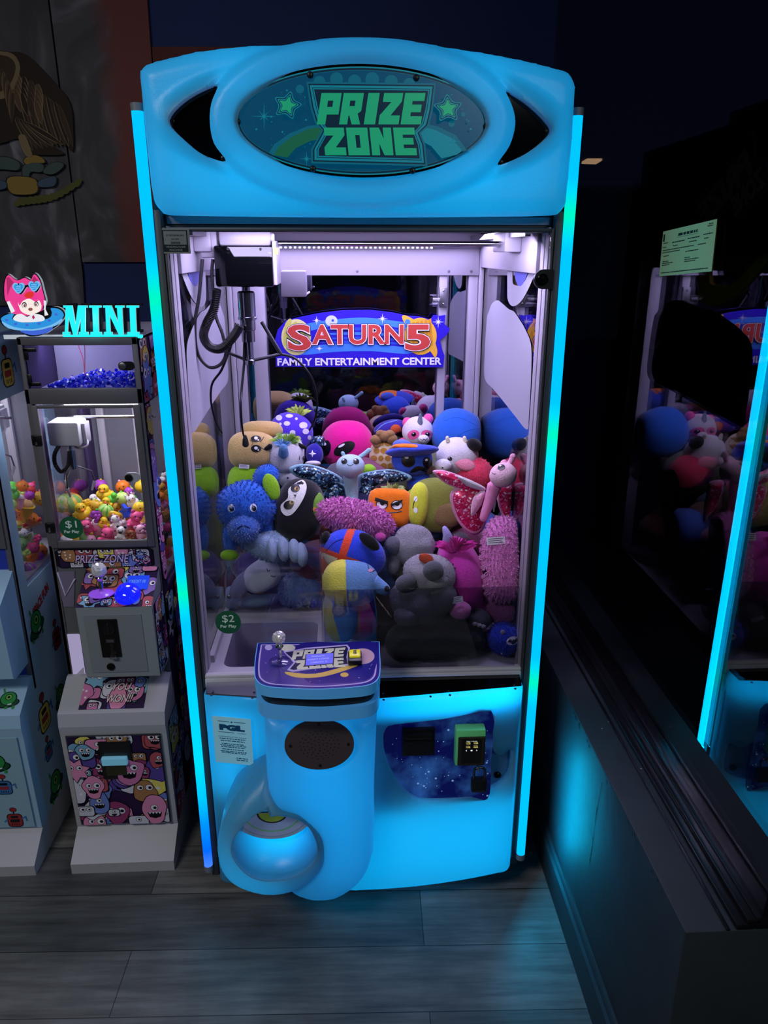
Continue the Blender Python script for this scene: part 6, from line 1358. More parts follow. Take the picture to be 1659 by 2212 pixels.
# front plate between shelf and case, title strip, openings
m = MB(); m.box((X0+.012, ZF, .55), (X1-.012, ZF+.008, .945), MG); m.build('front_plate', mg, smooth=False)
m = MB(); F = XZ(ZF-.0005); zt0, zt1 = .882, .938; cap = rrect(X0+.010, zt0, X1-.010, zt1, .02); m.prism(cap, F, .002, OUT)
doodle(m, F, X0+.024, zt0+.003, X1-.024, zt1-.003, 26, 40, z0=.0022, size=.026)
TL = flat((206, 186, 236), 'title_lilac'); m.text('PRIZE  ZONE', F, X0+.140, (zt0+zt1)/2, .150, .026, OUT, base=.0062, bold=.07, shear=.25); m.text('PRIZE  ZONE', F, X0+.140, (zt0+zt1)/2, .146, .023, TL, base=.0066, bold=.015, shear=.25)
o = m.build('title_strip', mg, smooth=False); o['label'] = 'dark violet strip reading PRIZE ZONE'
LIT = mt('lit_white_lining', (214, 206, 232), rough=.5)
m = MB(); F = XZ(ZF-.001); m.prism([(X0+.016, .765), (X0+.045, .765), (X0+.060, .872), (X0+.010, .872)], F, .002, mt('lilac_grey_window', (120, 112, 140), rough=.2)); m.tube([(X0+.014, ZF-.004, .87), (X0+.026, ZF-.004, .80), (X0+.058, ZF-.004, .85)], .0025, LIT, 6); m.build('chute_window', mg, smooth=False)
m = MB(); a = [aY(x, y, ZF-.001) for x, y in ((138, 1370), (168, 1371), (184, 1461), (153, 1461))]; m.prism(rrect(a[0].x+.004, a[2].z, a[2].x+.002, a[0].z, .004), F, .002, glow((176, 166, 206), .75, 'lit_slot_lining')); m.prism([(a[3].x+.012, a[3].z+.002), (a[2].x, a[2].z+.002), (a[2].x, a[2].z+.032)], F, 0, LIT, base=.0024); m.build('lit_slot', mg, smooth=False)
# control box
m = MB(); CX0, CX1 = X0+.092, X1-.004
def cb_(m, prf, xa, xb, mat):
    A = [m.bm.verts.new((xa, y, z)) for y, z in prf]; B = [m.bm.verts.new((xb, y, z)) for y, z in prf]; k = len(prf)
    m._fin([m.bm.faces.new(A), m.bm.faces.new(B[::-1])]+[m.bm.faces.new((A[i], A[(i+1) % k], B[(i+1) % k], B[i])) for i in range(k)], mat)
cb_(m, [(.185, .815), (.195, .600), (.205, .592), (ZF, .592), (ZF, .880)], CX0, CX1, mt('light_grey_enamel', (140, 146, 152), rough=.4)); cbx = m.build('control_box', mg, smooth=False)
m = MB(); T0, T1 = V((CX0, .185, .815)), V((CX0, ZF, .880)); ft = frame(T0+V((0, -.0004, .0008)), (1, 0, 0), T1-T0); Lt = (T1-T0).length; doodle(m, ft, 0, 0, CX1-CX0, Lt, 26, 52, z0=.0003, size=.03); o = m.build('panel_print', cbx, smooth=False); o['label'] = 'cartoon printed control panel'
m = MB(); fr2 = frame((CX1+.0005, 0, 0), (0, 1, 0), (0, 0, 1)); doodle(m, fr2, .200, .60, ZF, .812, 26, 54, size=.03); o = m.build('box_side_print', cbx, smooth=False)
m = MB(); m.box((.120, .055, .001), (.178, .100, .004), mt('blue_display', (30, 60, 200), rough=.1, es=.6, ec=(30, 70, 220)), mat4=ft); m.text('CREDIT 00', ft, .149, .080, .045, .010, glow((120, 170, 255), .7, 'display_text'), base=.0045); m.build('display', cbx, smooth=False)
c = ft @ V((.130, .038, .001)); m = MB(); BB = mt('blue_dome_button', (20, 30, 230), rough=.08, es=.75, ec=(20, 30, 255), coat=.6); m.lathe([(.034, 0), (.034, .006), (.028, .012), (.027, .020), (.018, .027), (0, .030)], frame(c, ft.col[0].xyz, ft.col[1].xyz), BB, 28); o = m.build('push_button', cbx); o['label'] = 'glowing blue dome button'
c = ft @ V((.060, .045, .001)); joystick('j', V((c.x, c.y, c.z)), .088, .0205, cbx, base=mt('lit_purple_base', (120, 70, 190), rough=.2, es=.5, ec=(150, 80, 230)))
fc_ = frame((0, .1995, .70), (1, 0, 0), V((0, -.01, .215))); yy = lambda z: .195-(z-.60)*.0465
fcf = frame((0, yy(.70)-.0008, .70), (1, 0, 0), (0, -.0465, 1))
m = MB(); m.box((CX0+.018, -.085, 0), (CX1-.030, .095, .002), mt('grey_coin_door', (128, 134, 140), rough=.4), mat4=fcf, bev=.0008); dcoin = m.build('coin_mech_door', cbx, smooth=False)
m = MB(); mx_ = CX0+.052; m.box((mx_, -.035, .001), (mx_+.052, .082, .006), mt('dark_brass_plate', (44, 42, 42), rough=.25, metal=.8), mat4=fcf, bev=.002); m.lathe([(.018, 0), (.018, .003), (.014, .004), (0, .004)], fcf @ Matrix.Translation((mx_+.027, .055, .005)), BLACK, 20); m.box((mx_+.026, .038, .009), (mx_+.029, .072, .011), HOLE, mat4=fcf); m.box((mx_+.014, .012, .005), (mx_+.042, .024, .009), BLACK, mat4=fcf, bev=.001); m.box((mx_+.018, .014, .009), (mx_+.038, .022, .0095), STEEL, mat4=fcf)
m.box((mx_+.025, -.030, .006), (mx_+.033, .008, .0065), HOLE, mat4=fcf); m.box((mx_+.022, -.036, .006), (mx_+.040, -.026, .016), CHROME, mat4=fcf, bev=.002); m.build('coin_slot', dcoin, smooth=False)
m = MB(); m.lathe([(.011, 0), (.011, .003), (.008, .004), (.004, .003), (0, .003)], fcf @ Matrix.Translation((CX0+.070, -.066, .002)), mt('lock_cylinder', (40, 40, 44), rough=.2, metal=.9), 18); m.build('cam_lock', dcoin)
# top display window with blue gravel
m = MB(); m.box((X0+.013, ZF+.012, 1.363), (X1-.013, .50, 1.366), IN_W); m.box((X0+.013, .50, 1.363), (X1-.013, .504, 1.49), IN_W); m.build('display_case', mg, smooth=False)
m = MB(); m.box((X0+.013, ZF-.001, 1.378), (X1-.014, ZF+.002, 1.483), glass_mat('small_door_glass', (.96, .96, .98), f0=.03)); tp_ = m.build('top_pane', mg, smooth=False)
for z, s_ in ((1.478, -1), (1.383, 1)): m = MB(); m.box((X0+.013, ZF-.006, min(z, z+s_*.030)), (X0+.024, ZF-.001, max(z, z+s_*.030)), BLACK, bev=.002); m.box((X0+.013, ZF-.006, min(z, z+s_*.010)), (X0+.045, ZF-.001, max(z, z+s_*.010)), BLACK, bev=.002); m.build('corner_bracket', tp_)
zl = aY(263, 790, ZF).z; m = MB(); m.prism(rrect(X1-.052, zl-.011, X1-.012, zl+.011, .0108), XZ(ZF-.001), .006, BLACK); m.lathe([(.009, 0), (.009, .003), (.006, .004), (0, .003)], frame((X1-.041, ZF-.007, zl), (1, 0, 0), (0, 0, 1)), STEEL, 16); m.build('top_lock', tp_)
m = MB(); m.tube(bez([(-.762, .46, 1.49), (-.752, .45, 1.46), (-.735, .42, 1.43), (-.730, .40, 1.385)], 6), .0012, mt('red_wire', (170, 40, 70), rough=.5), 6); m.tube(bez([(-.738, .46, 1.49), (-.736, .44, 1.44), (-.731, .40, 1.385)], 6), .0012, mt('dark_red_wire', (110, 30, 60), rough=.5), 6); m.build('wires', mg)
rr = random.Random(9); m = MB(); BG = [mt('blue_glass_gravel', c, rough=.12, spec=.8) for c in ((16, 22, 200), (40, 50, 235), (90, 110, 255))]
for i in range(520):
    u = rr.random(); x = X0+.052+u*(X1-X0-.07); y = rr.uniform(ZF+.016, .44); hmax = .006+.030*min(1, (x-X0-.04)/.10); z = 1.369+rr.random()*hmax
    R3 = Matrix.Rotation(rr.random()*6, 4, V((rr.random()-.5, rr.random()-.5, rr.random()-.5)).normalized()); s_ = rr.uniform(.003, .006); n0 = set(m.bm.faces)
    bmesh.ops.create_cone(m.bm, cap_ends=True, segments=4, radius1=s_, radius2=s_*rr.uniform(.2, .9), depth=s_*1.3, matrix=Matrix.Translation((x, y, z)) @ R3); m._fin([f for f in m.bm.faces if f not in n0], BG[i % 3])
tag(m.build('blue_gravel', smooth=False), 'heap of blue glass gravel in the top display window', 'gravel', kind='stuff')
price('round green one dollar price sticker', 154, 1140, 25.5, ZF-.0068, '$1', mg)
small_crane('white box crane with coiled cord inside the graffiti machine', V((aY(148, 932, .40).x, .40, aY(148, 932, .40).z)))
# ---- lit sign on top -----------------------------------------------
YG = .315
def sx3(px, Y=YG): return pxY(px, Y)
t = thing('lit_sign', 'lit sign of a pink haired girl in a blue saucer', 'sign', aY(70, 722, YG)); F = XZ(YG)
CY2 = glow((40, 150, 225), .95, 'lit_blue'); CY3 = glow((70, 110, 235), .8, 'lit_deep_blue'); PK = glow((240, 60, 150), .95, 'lit_pink'); PKD = glow((190, 40, 110), .8, 'lit_dark_pink'); SK = glow((255, 240, 232), .95, 'lit_skin'); LWH = glow((236, 238, 245), .95, 'lit_white'); LBK = flat((14, 14, 22), 'sign_outline'); LRD = glow((230, 50, 40), .9, 'lit_red'); LCY = glow((120, 190, 240), .95, 'lit_pale_blue'); BRW = glow((150, 90, 80), .8, 'lit_brown'); EDGE = mt('white_acrylic_edge', (210, 220, 230), rough=.3, es=.35)
def part(nm, outline, layers, dY=0.0, th=.012):
    m = MB(); m.prism(sx3(outline, YG+dY), XZ(YG+dY), th, LBK, EDGE, base=-th); b = .0002
    for px, mat in layers: m.prism(sx3(px, YG+dY), XZ(YG+dY), 0, mat, base=b); b += .0003
    return m.build(nm, t, smooth=False)
hair = bez2([(10, 640), (10, 612), (18, 594), (36, 606), (54, 600), (66, 606), (74, 592), (86, 606), (92, 628), (97, 650), (92, 668), (100, 680), (96, 686), (30, 690), (28, 664), (14, 652)], 3)
part('girl', [(x+(x-55)*.05, y+(y-645)*.05) for x, y in hair]+[], [(hair, PK), ([(14, 600), (19, 598), (30, 610), (22, 622), (16, 640)], PKD), ([(74, 596), (84, 608), (80, 614), (68, 608)], PKD),
    (bez2([(42, 664), (40, 652), (52, 640), (66, 640), (84, 648), (90, 662), (84, 674), (64, 680), (48, 674)], 4), SK), (bez2([(40, 640), (54, 632), (74, 634), (86, 644), (78, 652), (64, 645), (50, 650), (42, 660)], 3), PK),
    (ellpts(53, 659, 5.5, 6.5, 16), LBK), (ellpts(53, 660, 4.2, 5.2, 14), LWH), (ellpts(54, 660, 2.6, 3.6, 12), BRW), (ellpts(79, 657, 5, 6, 16), LBK), (ellpts(79, 658, 3.8, 4.8, 14), LWH), (ellpts(78.5, 658, 2.4, 3.4, 12), BRW), (ellpts(67, 668, 5, 3.6, 12), BRW),
    (bez2([(30, 690), (36, 680), (48, 678), (60, 684), (72, 678), (90, 680), (98, 688), (90, 694), (50, 696)], 3), LWH), ([(70, 684), (74, 680), (77, 686), (73, 690)], PKD), ([(16, 652), (22, 650), (34, 672), (26, 676)], LWH), ([(96, 648), (101, 650), (100, 668), (106, 680), (98, 682)], LWH)])
def heart(cx, cy, s_): return bez2([(cx, cy+s_), (cx-s_*1.0, cy-s_*.1), (cx-s_*.75, cy-s_*.8), (cx-s_*.2, cy-s_*.75), (cx, cy-s_*.4), (cx+s_*.25, cy-s_*.8), (cx+s_*.8, cy-s_*.8), (cx+s_*1.0, cy-s_*.1)], 3)
part('heart_glasses', bez2([(28, 618), (40, 612), (56, 616), (72, 611), (86, 613), (86, 622), (78, 632), (66, 624), (58, 620), (46, 636), (34, 628)], 3), [(heart(40, 622, 13), LCY), (heart(40, 622, 9.5), CY2), (heart(74, 618, 12.5), LCY), (heart(74, 618, 9), CY2)]+[([(34, y), (46, y-1), (46, y+1), (34, y+2)], LCY) for y in (618, 622, 626)]+[([(68, y-4), (80, y-5), (80, y-3), (68, y-2)], LCY) for y in (618, 622, 626)]+[(bez2([(56, 634), (64, 630), (74, 632), (72, 641), (62, 644), (54, 640)], 3), LRD)], dY=-.006, th=.006)
sau = bez2([(2, 690), (14, 680), (30, 678), (28, 690), (60, 697), (104, 688), (112, 676), (110, 666), (128, 668), (138, 680), (128, 694), (100, 706), (60, 711), (20, 706)], 4)
part('saucer', bez2([(0, 690), (16, 676), (60, 682), (108, 664), (130, 665), (141, 680), (128, 700), (112, 712), (96, 722), (70, 727), (52, 722), (40, 714), (10, 706)], 4), [(sau, CY2), (bez2([(4, 694), (30, 706), (70, 711), (110, 702), (134, 688), (130, 698), (104, 709), (60, 715), (18, 709)], 3), LCY), (bez2([(44, 714), (80, 714), (114, 706), (104, 718), (76, 724), (56, 721)], 3), CY3)]+[(ellpts(x, y, 3.6, 2.6, 12), CY3) for x, y in ((15, 691), (34, 700), (59, 702), (85, 699), (107, 692), (122, 679))], dY=-.003)
m = MB(); p0, p1 = aY(8, 729, YG+.012), aY(305, 722, YG+.012); m.box((p0.x, YG+.012, p0.z-.004), (p1.x, YG+.016, p0.z+.006), EDGE); m.build('base_strip', t, smooth=False)
t2 = thing('lit_lettering', 'glowing turquoise letters spelling MINI on the graffiti machine', 'sign', aY(225, 722, YG)); TQ = glow((30, 232, 236), 1.15, 'lit_turquoise')
def serif(x0, x1, y0, y1, strokes):
    return strokes
LM = [[(140, 659), (160, 659), (167, 700), (172, 659), (192, 659), (192, 664), (188, 664), (188, 716), (194, 716), (194, 722), (174, 722), (174, 716), (178, 716), (178, 686), (170, 722), (162, 722), (152, 684), (150, 716), (155, 716), (155, 722), (139, 722), (139, 716), (144, 716), (146, 664), (141, 664)],
      [(196, 659), (222, 659), (222, 664), (216, 664), (217, 716), (223, 716), (223, 722), (199, 722), (199, 716), (205, 716), (203, 664), (196, 664)],
      [(226, 659), (244, 659), (258, 695), (256, 664), (252, 664), (252, 659), (272, 659), (272, 664), (267, 664), (270, 722), (260, 722), (240, 680), (242, 716), (246, 716), (246, 722), (228, 722), (228, 716), (233, 716), (231, 664), (226, 664)],
      [(276, 659), (303, 659), (303, 664), (296, 664), (298, 716), (304, 716), (304, 722), (278, 722), (278, 716), (285, 716), (283, 664), (276, 664)]]
for q in LM: m = MB(); m.prism(sx3(q), F, .006, TQ, EDGE, base=.008); m.prism(sx3([(x+4, y-4) for x, y in q]), F, .012, LBK, mt('dark_acrylic', (10, 40, 46), rough=.2), base=-.010); m.build('letter', t2, smooth=False)
m = MB(); p0, p1 = aY(138, 728, YG), aY(306, 724, YG); m.box((p0.x, YG-.006, p0.z-.003), (p1.x, YG+.012, p0.z+.004), TQ); m.build('base_strip', t2, smooth=False)
point('mini_sign_glow', (-.66, YG-.03, 1.545), .12, (.2, .95, 1.0), .02)
# ---- pale blue machine ----------------------------------------------
mp_, PX0, PX1, bx2 = machine('prize_machine', 'pale blue prize machine with green aliens on its side, at the left edge', -1.099, MB2, MB2, 'p')
m = MB(); m.box((PX0+.012, ZF, .55), (PX1-.012, ZF+.008, .945), mt('deep_blue_plate', (40, 60, 170), rough=.4)); m.build('front_plate', mp_, smooth=False)
m = MB(); cb_(m, [(.185, .815), (.195, .600), (.205, .592), (ZF, .592), (ZF, .880)], PX0+.092, PX1-.004, MB2); m.build('control_box', mp_, smooth=False)
m = MB(); A, B = V((PX0+.016, .1935, .108)), V((PX0+.016, .1805, .425)); fa = frame(A+V((0, -.003, 0)), (1, 0, 0), B-A); m.box((0, 0, 0), (.262, .317, .003), mt('pale_blue_door', (140, 176, 196), rough=.5), mat4=fa); pdoor = m.build('coin_door', mp_, smooth=False)
AG = flat((44, 140, 70), 'alien_green'); AGD = flat((20, 80, 50), 'alien_dark_green'); AR = flat((150, 44, 50), 'robot_red'); AY_ = flat((206, 186, 84), 'robot_yellow'); AB = flat((60, 110, 170), 'robot_blue'); AK = flat((16, 22, 26), 'robot_outline')
def alien(m, fr, x, y, s_, z=.0006):
    P = lambda pts, mat, dz: m.prism([(x+a*s_, y+b*s_) for a, b in pts], fr, 0, mat, base=z+dz)
    P(ellpts(0, -.35, .95, .42, 20, .15), AK, 0); P(ellpts(0, -.33, .86, .34, 20, .15), AGD, .0001); P(ellpts(0, .05, .66, .62, 22), AK, .0002); P(ellpts(0, .05, .59, .55, 22), AG, .0003); P(ellpts(.02, .16, .28, .28, 16), AK, .0004); P(ellpts(.02, .16, .22, .22, 16), flat((130, 190, 90), 'alien_eye'), .0005); P(ellpts(.02, .16, .12, .12, 12), AK, .0006)
    for q in (-.6, 0, .55): P(ellpts(q, -.72, .12, .16, 10), AG, .0001)
    P([(-.5, .55), (-.62, .9), (-.5, .95), (-.36, .62)], AG, .0001); P([(.05, -.55), (.35, -.48), (.4, -.38), (.1, -.44)], DW, .0006)
def robot(m, fr, x, y, s_, c, z=.0006):
    P = lambda pts, mat, dz: m.prism([(x+a*s_, y+b*s_) for a, b in pts], fr, 0, mat, base=z+dz)
    P(rrect(-.56, -.72, .56, .52, .3), AK, 0); P(rrect(-.50, -.66, .50, .46, .27), c, .0001); P(rrect(-.26, .10, .26, .32, .05), AK, .0002); P(rrect(-.34, -.28, .32, .0, .05), AR if c is not AR else AK, .0002)
    for q in range(4): P([(-.28+q*.16, -.56), (-.22+q*.16, -.56), (-.22+q*.16, -.38), (-.28+q*.16, -.38)], AK, .0002)
    P([(-.05, .5), (.05, .5), (.05, .75), (-.05, .75)], AK, 0); P(ellpts(0, .88, .26, .22, 14), AK, .00005); P(ellpts(0, .88, .21, .18, 14), AR, .0001)
    P([(.5, .1), (.85, .3), (.9, -.2), (.8, -.2), (.74, .12), (.5, -.05)], AB, .0001); P([(-.5, .1), (-.8, -.2), (-.74, -.3), (-.5, -.05)], AB, .0001)
fsp = frame((PX1+.0006, 0, 0), (0, 1, 0), (0, 0, 1))
for px, py, s_, k in ((16, 800, .062, 'y'), (78, 1345, .058, 'a'), (122, 1375, .055, 'r'), (96, 1545, .070, 'y'), (130, 1500, .05, 'a'), (120, 1690, .06, 'a'), (105, 1620, .045, 'b')):
    P = aX(px, py, PX1+.0006); m = MB()
    if k == 'a': alien(m, fsp, P.y, P.z, s_); m.build('alien_print', mp_, smooth=False)
    else: robot(m, fsp, P.y, P.z, s_, {'y': AY_, 'r': AR, 'b': AB}[k]); m.build('robot_print', mp_, smooth=False)
P = aX(88, 1295, PX1+.0006); m = MB(); m.text('SPACE FUN', frame((PX1+.0006, 0, 0), (0, 1, .25), (0, -.25, 1)), P.y*.97+P.z*.2425, P.z*.97-P.y*.2425, .13, .03, AR, base=.0006, bold=.05)
m.build('side_lettering', mp_, smooth=False)
for k, a in (('a', (.19, .235, .045)), ('r', (.20, .15, .04, AB)), ('a', (.10, .09, .04)), ('r', (.13, .25, .035, AR)), ('r', (.21, .03, .04, AR))):
    m = MB(); (alien if k == 'a' else robot)(m, fa, *a, z=.0034); m.build('alien_print' if k == 'a' else 'robot_print', pdoor, smooth=False)
m = MB(); S0, S1 = V((PX0, .185, .490)), V((PX0, .285, .550)); fq = frame(S0+V((0, -.0006, .0006)), (1, 0, 0), S1-S0); alien(m, fq, .25, .05, .035); robot(m, fq, .19, .06, .035, AR); m.build('shelf_print', mp_, smooth=False)
small_crane('chrome claw crane glimpsed through the pale blue machine side window', V((-1.05, .50, 1.26)))
# ------------------------------------------------------------------ little squishy toys
def sq(c): return mt('soft_vinyl', c, rough=.42, spec=.4, vary=.06, vscale=40)
SY = sq((250, 206, 40)); SO = sq((250, 136, 40)); SG = sq((96, 200, 60)); SPG = sq((196, 226, 120)); SWH = sq((244, 240, 240)); SPK = sq((250, 90, 150)); SLP = sq((250, 176, 206)); SPU = sq((176, 70, 190)); SBL = sq((40, 80, 220)); SRD = sq((230, 60, 60)); SBR = sq((150, 84, 50)); SMU = sq((216, 170, 50)); SBK = sq((24, 22, 26)); SGR = sq((120, 170, 90)); STL = sq((120, 190, 190)); SPE = sq((246, 190, 130))
def squish(name, label, cat, P, r, kind, c, c2=None, group=None, yaw=0.0, roll=0.0):
    """one small moulded toy with its own parts"""
    P = V(P); t = thing(name, label, cat, P, group); R_ = Matrix.Translation(P) @ Matrix.Rotation(yaw, 4, 'Z') @ Matrix.Rotation(roll, 4, 'Y') @ Matrix.Scale(r, 4); c2 = c2 or c
    def E(nm, x, y, z, a, b, d, mat, p=2.0, seg=14):
        m = MB(); m.ell(R_ @ Matrix.Translation((x, y, z)) @ Matrix.Diagonal((a, b, d, 1)), mat, seg=seg, rings=max(6, seg*2//3), p=p); return m.build(nm, t, angle=180)
    def eyes(z=.25, y=-.8, dx=.28, s_=.11): [E('eye', q*dx, y, z, s_, s_*.7, s_, SBK, seg=8) for q in (-1, 1)]
    if kind == 'duck':
        E('body', 0, 0, -.35, .85, .95, .62, c); h = E('head', 0, -.25, .42, .58, .56, .54, c); E('beak', 0, -.85, .32, .24, .28, .12, c2); eyes(.55, -.72, .24, .09); E('wing', .78, .1, -.3, .2, .5, .35, c); E('wing', -.78, .1, -.3, .2, .5, .35, c)
    elif kind == 'bear':
        E('body', 0, .1, -.5, .72, .68, .58, c); E('head', 0, -.1, .35, .66, .6, .56, c); [E('ear', q*.48, -.05, .82, .22, .16, .22, c2) for q in (-1, 1)]; E('muzzle', 0, -.62, .22, .28, .2, .2, c2); eyes(.45, -.62, .26, .09); [E('paw', q*.55, -.5, -.65, .24, .24, .2, c) for q in (-1, 1)]
    elif kind == 'horn':
        E('body', 0, .1, -.45, .75, .8, .6, c); E('head', 0, -.25, .3, .55, .6, .5, c); E('horn', 0, -.45, .95, .12, .12, .42, c2); [E('ear', q*.4, -.1, .75, .14, .1, .24, c) for q in (-1, 1)]; eyes(.38, -.78, .22, .08)
    elif kind == 'dino':
        E('body', 0, .1, -.4, .7, .85, .62, c); E('head', 0, -.4, .45, .45, .55, .42, c); [E('crest', 0, .1+q*.3, .6-q*.42, .12, .16, .2, c2) for q in range(3)]; eyes(.58, -.72, .2, .1); E('tail', 0, .95, -.6, .2, .5, .18, c)
    elif kind == 'melon':
        m = MB(); m.ell(R_ @ Matrix.Diagonal((1, .95, .85, 1)), c, 24, 14)
        for f in m.bm.faces:
            q = R_.inverted() @ f.calc_center_median()
            if int((math.atan2(q.y, q.x)+PI)*2.4) % 2: f.material_index = m.slot(c2)
        m.build('rind', t, angle=180); E('stalk', 0, 0, .86, .1, .1, .2, SBR, seg=8)
    elif kind == 'slice':
        m = MB(); F = R_ @ frame((0, .2, 0), (1, 0, 0), (0, 0, 1)); m.prism(ellpts(0, .45, 1.1, 1.15, 20, 0, PI, 2*PI), F, .5, c, c, base=0); m.prism(ellpts(0, .43, .92, .95, 20, 0, PI, 2*PI), F, .03, c2, base=.5); m.build('slice', t, smooth=False); [E('seed', q*.3, -.36, .1-abs(q)*.0, .06, .04, .1, SBK, seg=8) for q in (-1, 0, 1)]
    elif kind == 'grapes':
        rr = random.Random(int(P.x*1e4)); pts = [(-.5, 0, .4), (0, 0, .45), (.5, 0, .4), (-.3, -.2, .0), (.25, -.2, .0), (0, -.25, -.4), (0, .1, -.8), (-.6, .2, .0), (.6, .2, .0)]
        for x, y, z in pts: E('berry', x, y, z, .36, .36, .36, c, seg=10)
        E('leaf', 0, 0, .9, .3, .2, .12, c2, seg=8)
    elif kind == 'star': m = MB(); F = R_ @ frame((0, .25, 0), (1, 0, 0), (0, 0, 1)); m.prism(bez2(star(0, 0, 1.05, 5, .55), 3), F, .5, c); m.build('body', t, smooth=False); eyes(.1, -.27, .22, .09)
    elif kind == 'cup': m = MB(); m.lathe([(0, -.9), (.55, -.9), (.8, .6), (.84, .62), (.84, .7), (.6, .7), (0, .68)], R_, c, 18); m.build('cup', t); m = MB(); [m.ell(R_ @ Matrix.Translation((.35*math.cos(q), .35*math.sin(q), .8)) @ Matrix.Scale(.34, 4), c2, 10, 7) for q in range(6)]; m.build('popcorn' if c2 is SWH else 'filling', t, angle=180)
    elif kind == 'banana': m = MB(); m.tube([R_ @ V((1.1*math.cos(a), 0, -.7+1.1*math.sin(a))) for a in [PI*.1+PI*.8*i/9 for i in range(10)]], [r*.12]+[r*.3]*8+[r*.12], c, 10); m.build('body', t); E('tip', 1.06, 0, -.42, .12, .12, .12, SBR, seg=8)
    elif kind == 'burger': E('bun', 0, 0, .35, .85, .85, .5, c); E('patty', 0, 0, 0, .88, .88, .2, SBR, p=3); E('lettuce', 0, 0, .12, .95, .95, .1, SG); E('bun', 0, 0, -.35, .82, .82, .35, c, p=2.6)
    elif kind == 'donut': m = MB(); m.grid(lambda u, v: R_ @ V(((.65+.35*math.cos(2*PI*v))*math.cos(2*PI*u), .35*math.sin(2*PI*v), (.65+.35*math.cos(2*PI*v))*math.sin(2*PI*u))), 20, 12, c, wrapu=True); m.build('ring', t, angle=180); [E('sprinkle', .65*math.cos(q), -.36, .65*math.sin(q), .08, .04, .08, c2, seg=6) for q in range(6)]
    elif kind == 'hotdog': m = MB(); m.tube([R_ @ V((-1.1, 0, 0)), R_ @ V((1.1, 0, .1))], r*.5, c, 12); m.build('bun', t); m = MB(); m.tube([R_ @ V((-1.3, -.3, .15)), R_ @ V((1.3, -.3, .25))], r*.24, c2, 10); m.build('sausage', t)
    else:
        E('body', 0, 0, 0, 1, .9, .9, c); E('bud', 0, 0, .9, .2, .2, .2, c2, seg=8); eyes(.15, -.86, .3, .1)
    return t
def spot(px, py, Y): return aY(px, py, Y)
G1 = 'squishy toys in the graffiti machine'; G2 = 'squishy toys in the pale blue machine'; G3 = 'squishy toys behind the side window of the graffiti machine'
MAIN = [  # name, label, px, py, Y, r(px), kind, colours
 ('squishy_duck', 'tall spotted yellow squishy duck at the top of the heap', 226, 1062, .52, 15, 'duck', SY, SO), ('squishy_dinosaur', 'green squishy dinosaur beside the tall spotted duck', 243, 1074, .48, 11, 'dino', SG, SPG), ('squishy_turtle', 'pale green squishy turtle left of the white unicorn', 264, 1076, .50, 12, 'ball', SPG, SG),
 ('squishy_unicorn', 'white squishy unicorn right of the pale green turtle', 284, 1080, .47, 14, 'horn', SWH, SLP), ('squishy_duck', 'small yellow squishy duck with a red beak below the dinosaur', 229, 1086, .43, 11, 'duck', SY, SRD), ('squishy_ball', 'mustard squishy ball left of the small duck', 207, 1092, .46, 11, 'ball', SMU, SY), ('squishy_duck', 'spotted yellow squishy duck ring above the price sticker', 175, 1103, .42, 16, 'duck', SY, SO),
 ('squishy_cup', 'yellow squishy tub between duck ring and mustard ball', 190, 1094, .47, 11, 'cup', SY, SMU), ('squishy_cabbage', 'lime squishy cabbage in the middle of the heap', 229, 1103, .40, 13, 'melon', SPG, SG), ('squishy_grapes', 'purple squishy grape bunch above the pink pig', 209, 1114, .38, 12, 'grapes', SPU, SG), ('squishy_shark', 'blue squishy shark star at the right of the heap', 272, 1105, .40, 13, 'star', SBL, SBL),
 ('squishy_banana', 'yellow squishy banana behind the white cow', 240, 1114, .39, 13, 'banana', SY), ('squishy_axolotl', 'hot pink squishy axolotl below the blue shark', 292, 1122, .37, 16, 'bear', SPK, SPK), ('squishy_cow', 'white squishy cow below the banana', 251, 1126, .36, 12, 'bear', SWH, SLP), ('squishy_pig', 'pink squishy pig right beside the price sticker', 188, 1138, .37, 14, 'bear', SPK, SLP), ('squishy_panda', 'black and white squishy panda near the window bottom', 262, 1150, .345, 12, 'bear', SWH, SBK),
 ('squishy_hippo', 'magenta squishy hippo at the bottom of the window', 233, 1156, .34, 16, 'bear', SPK, SPK), ('squishy_pig', 'pale pink squishy pig in the bottom right corner', 304, 1148, .345, 14, 'bear', SLP, SLP), ('squishy_bunny', 'white squishy bunny between cow and axolotl', 270, 1132, .40, 11, 'horn', SWH, SWH), ('squishy_donut', 'brown squishy donut right of the panda', 282, 1157, .34, 10, 'donut', SBR, SWH), ('squishy_lemon', 'yellow squishy lemon at the right edge of the heap', 302, 1097, .44, 12, 'ball', SY, SG), ('squishy_plum', 'purple squishy plum at the back near the unicorn', 278, 1062, .56, 8, 'ball', SPU, SPU),
 ('squishy_melon', 'striped olive squishy melon at the left of the window', 150, 1088, .52, 22, 'melon', SGR, SMU), ('squishy_orange', 'orange squishy ball low behind the price sticker', 150, 1160, .40, 14, 'ball', SO, SG), ('squishy_pepper', 'green squishy pepper below the pink pig', 182, 1165, .36, 13, 'ball', SGR, SG), ('squishy_fish', 'red squishy fish under the axolotl', 295, 1140, .40, 11, 'star', SRD, SRD), ('squishy_peach', 'pale pink squishy box toy left of the hippo', 210, 1140, .39, 13, 'cup', SLP, SWH), ('squishy_chick', 'golden squishy chick under the cabbage', 226, 1128, .38, 11, 'duck', SY, SO)]
for i, (n_, l_, px, py, Y, rp, kd, *cs) in enumerate(MAIN):
    P = spot(px, py, Y); squish(n_, l_, 'squishy toy', P, 1.28*rp*mpp(P), kd, *cs, group=G1, yaw=math.sin(i*2.3)*.7, roll=math.sin(i*1.7)*.4)
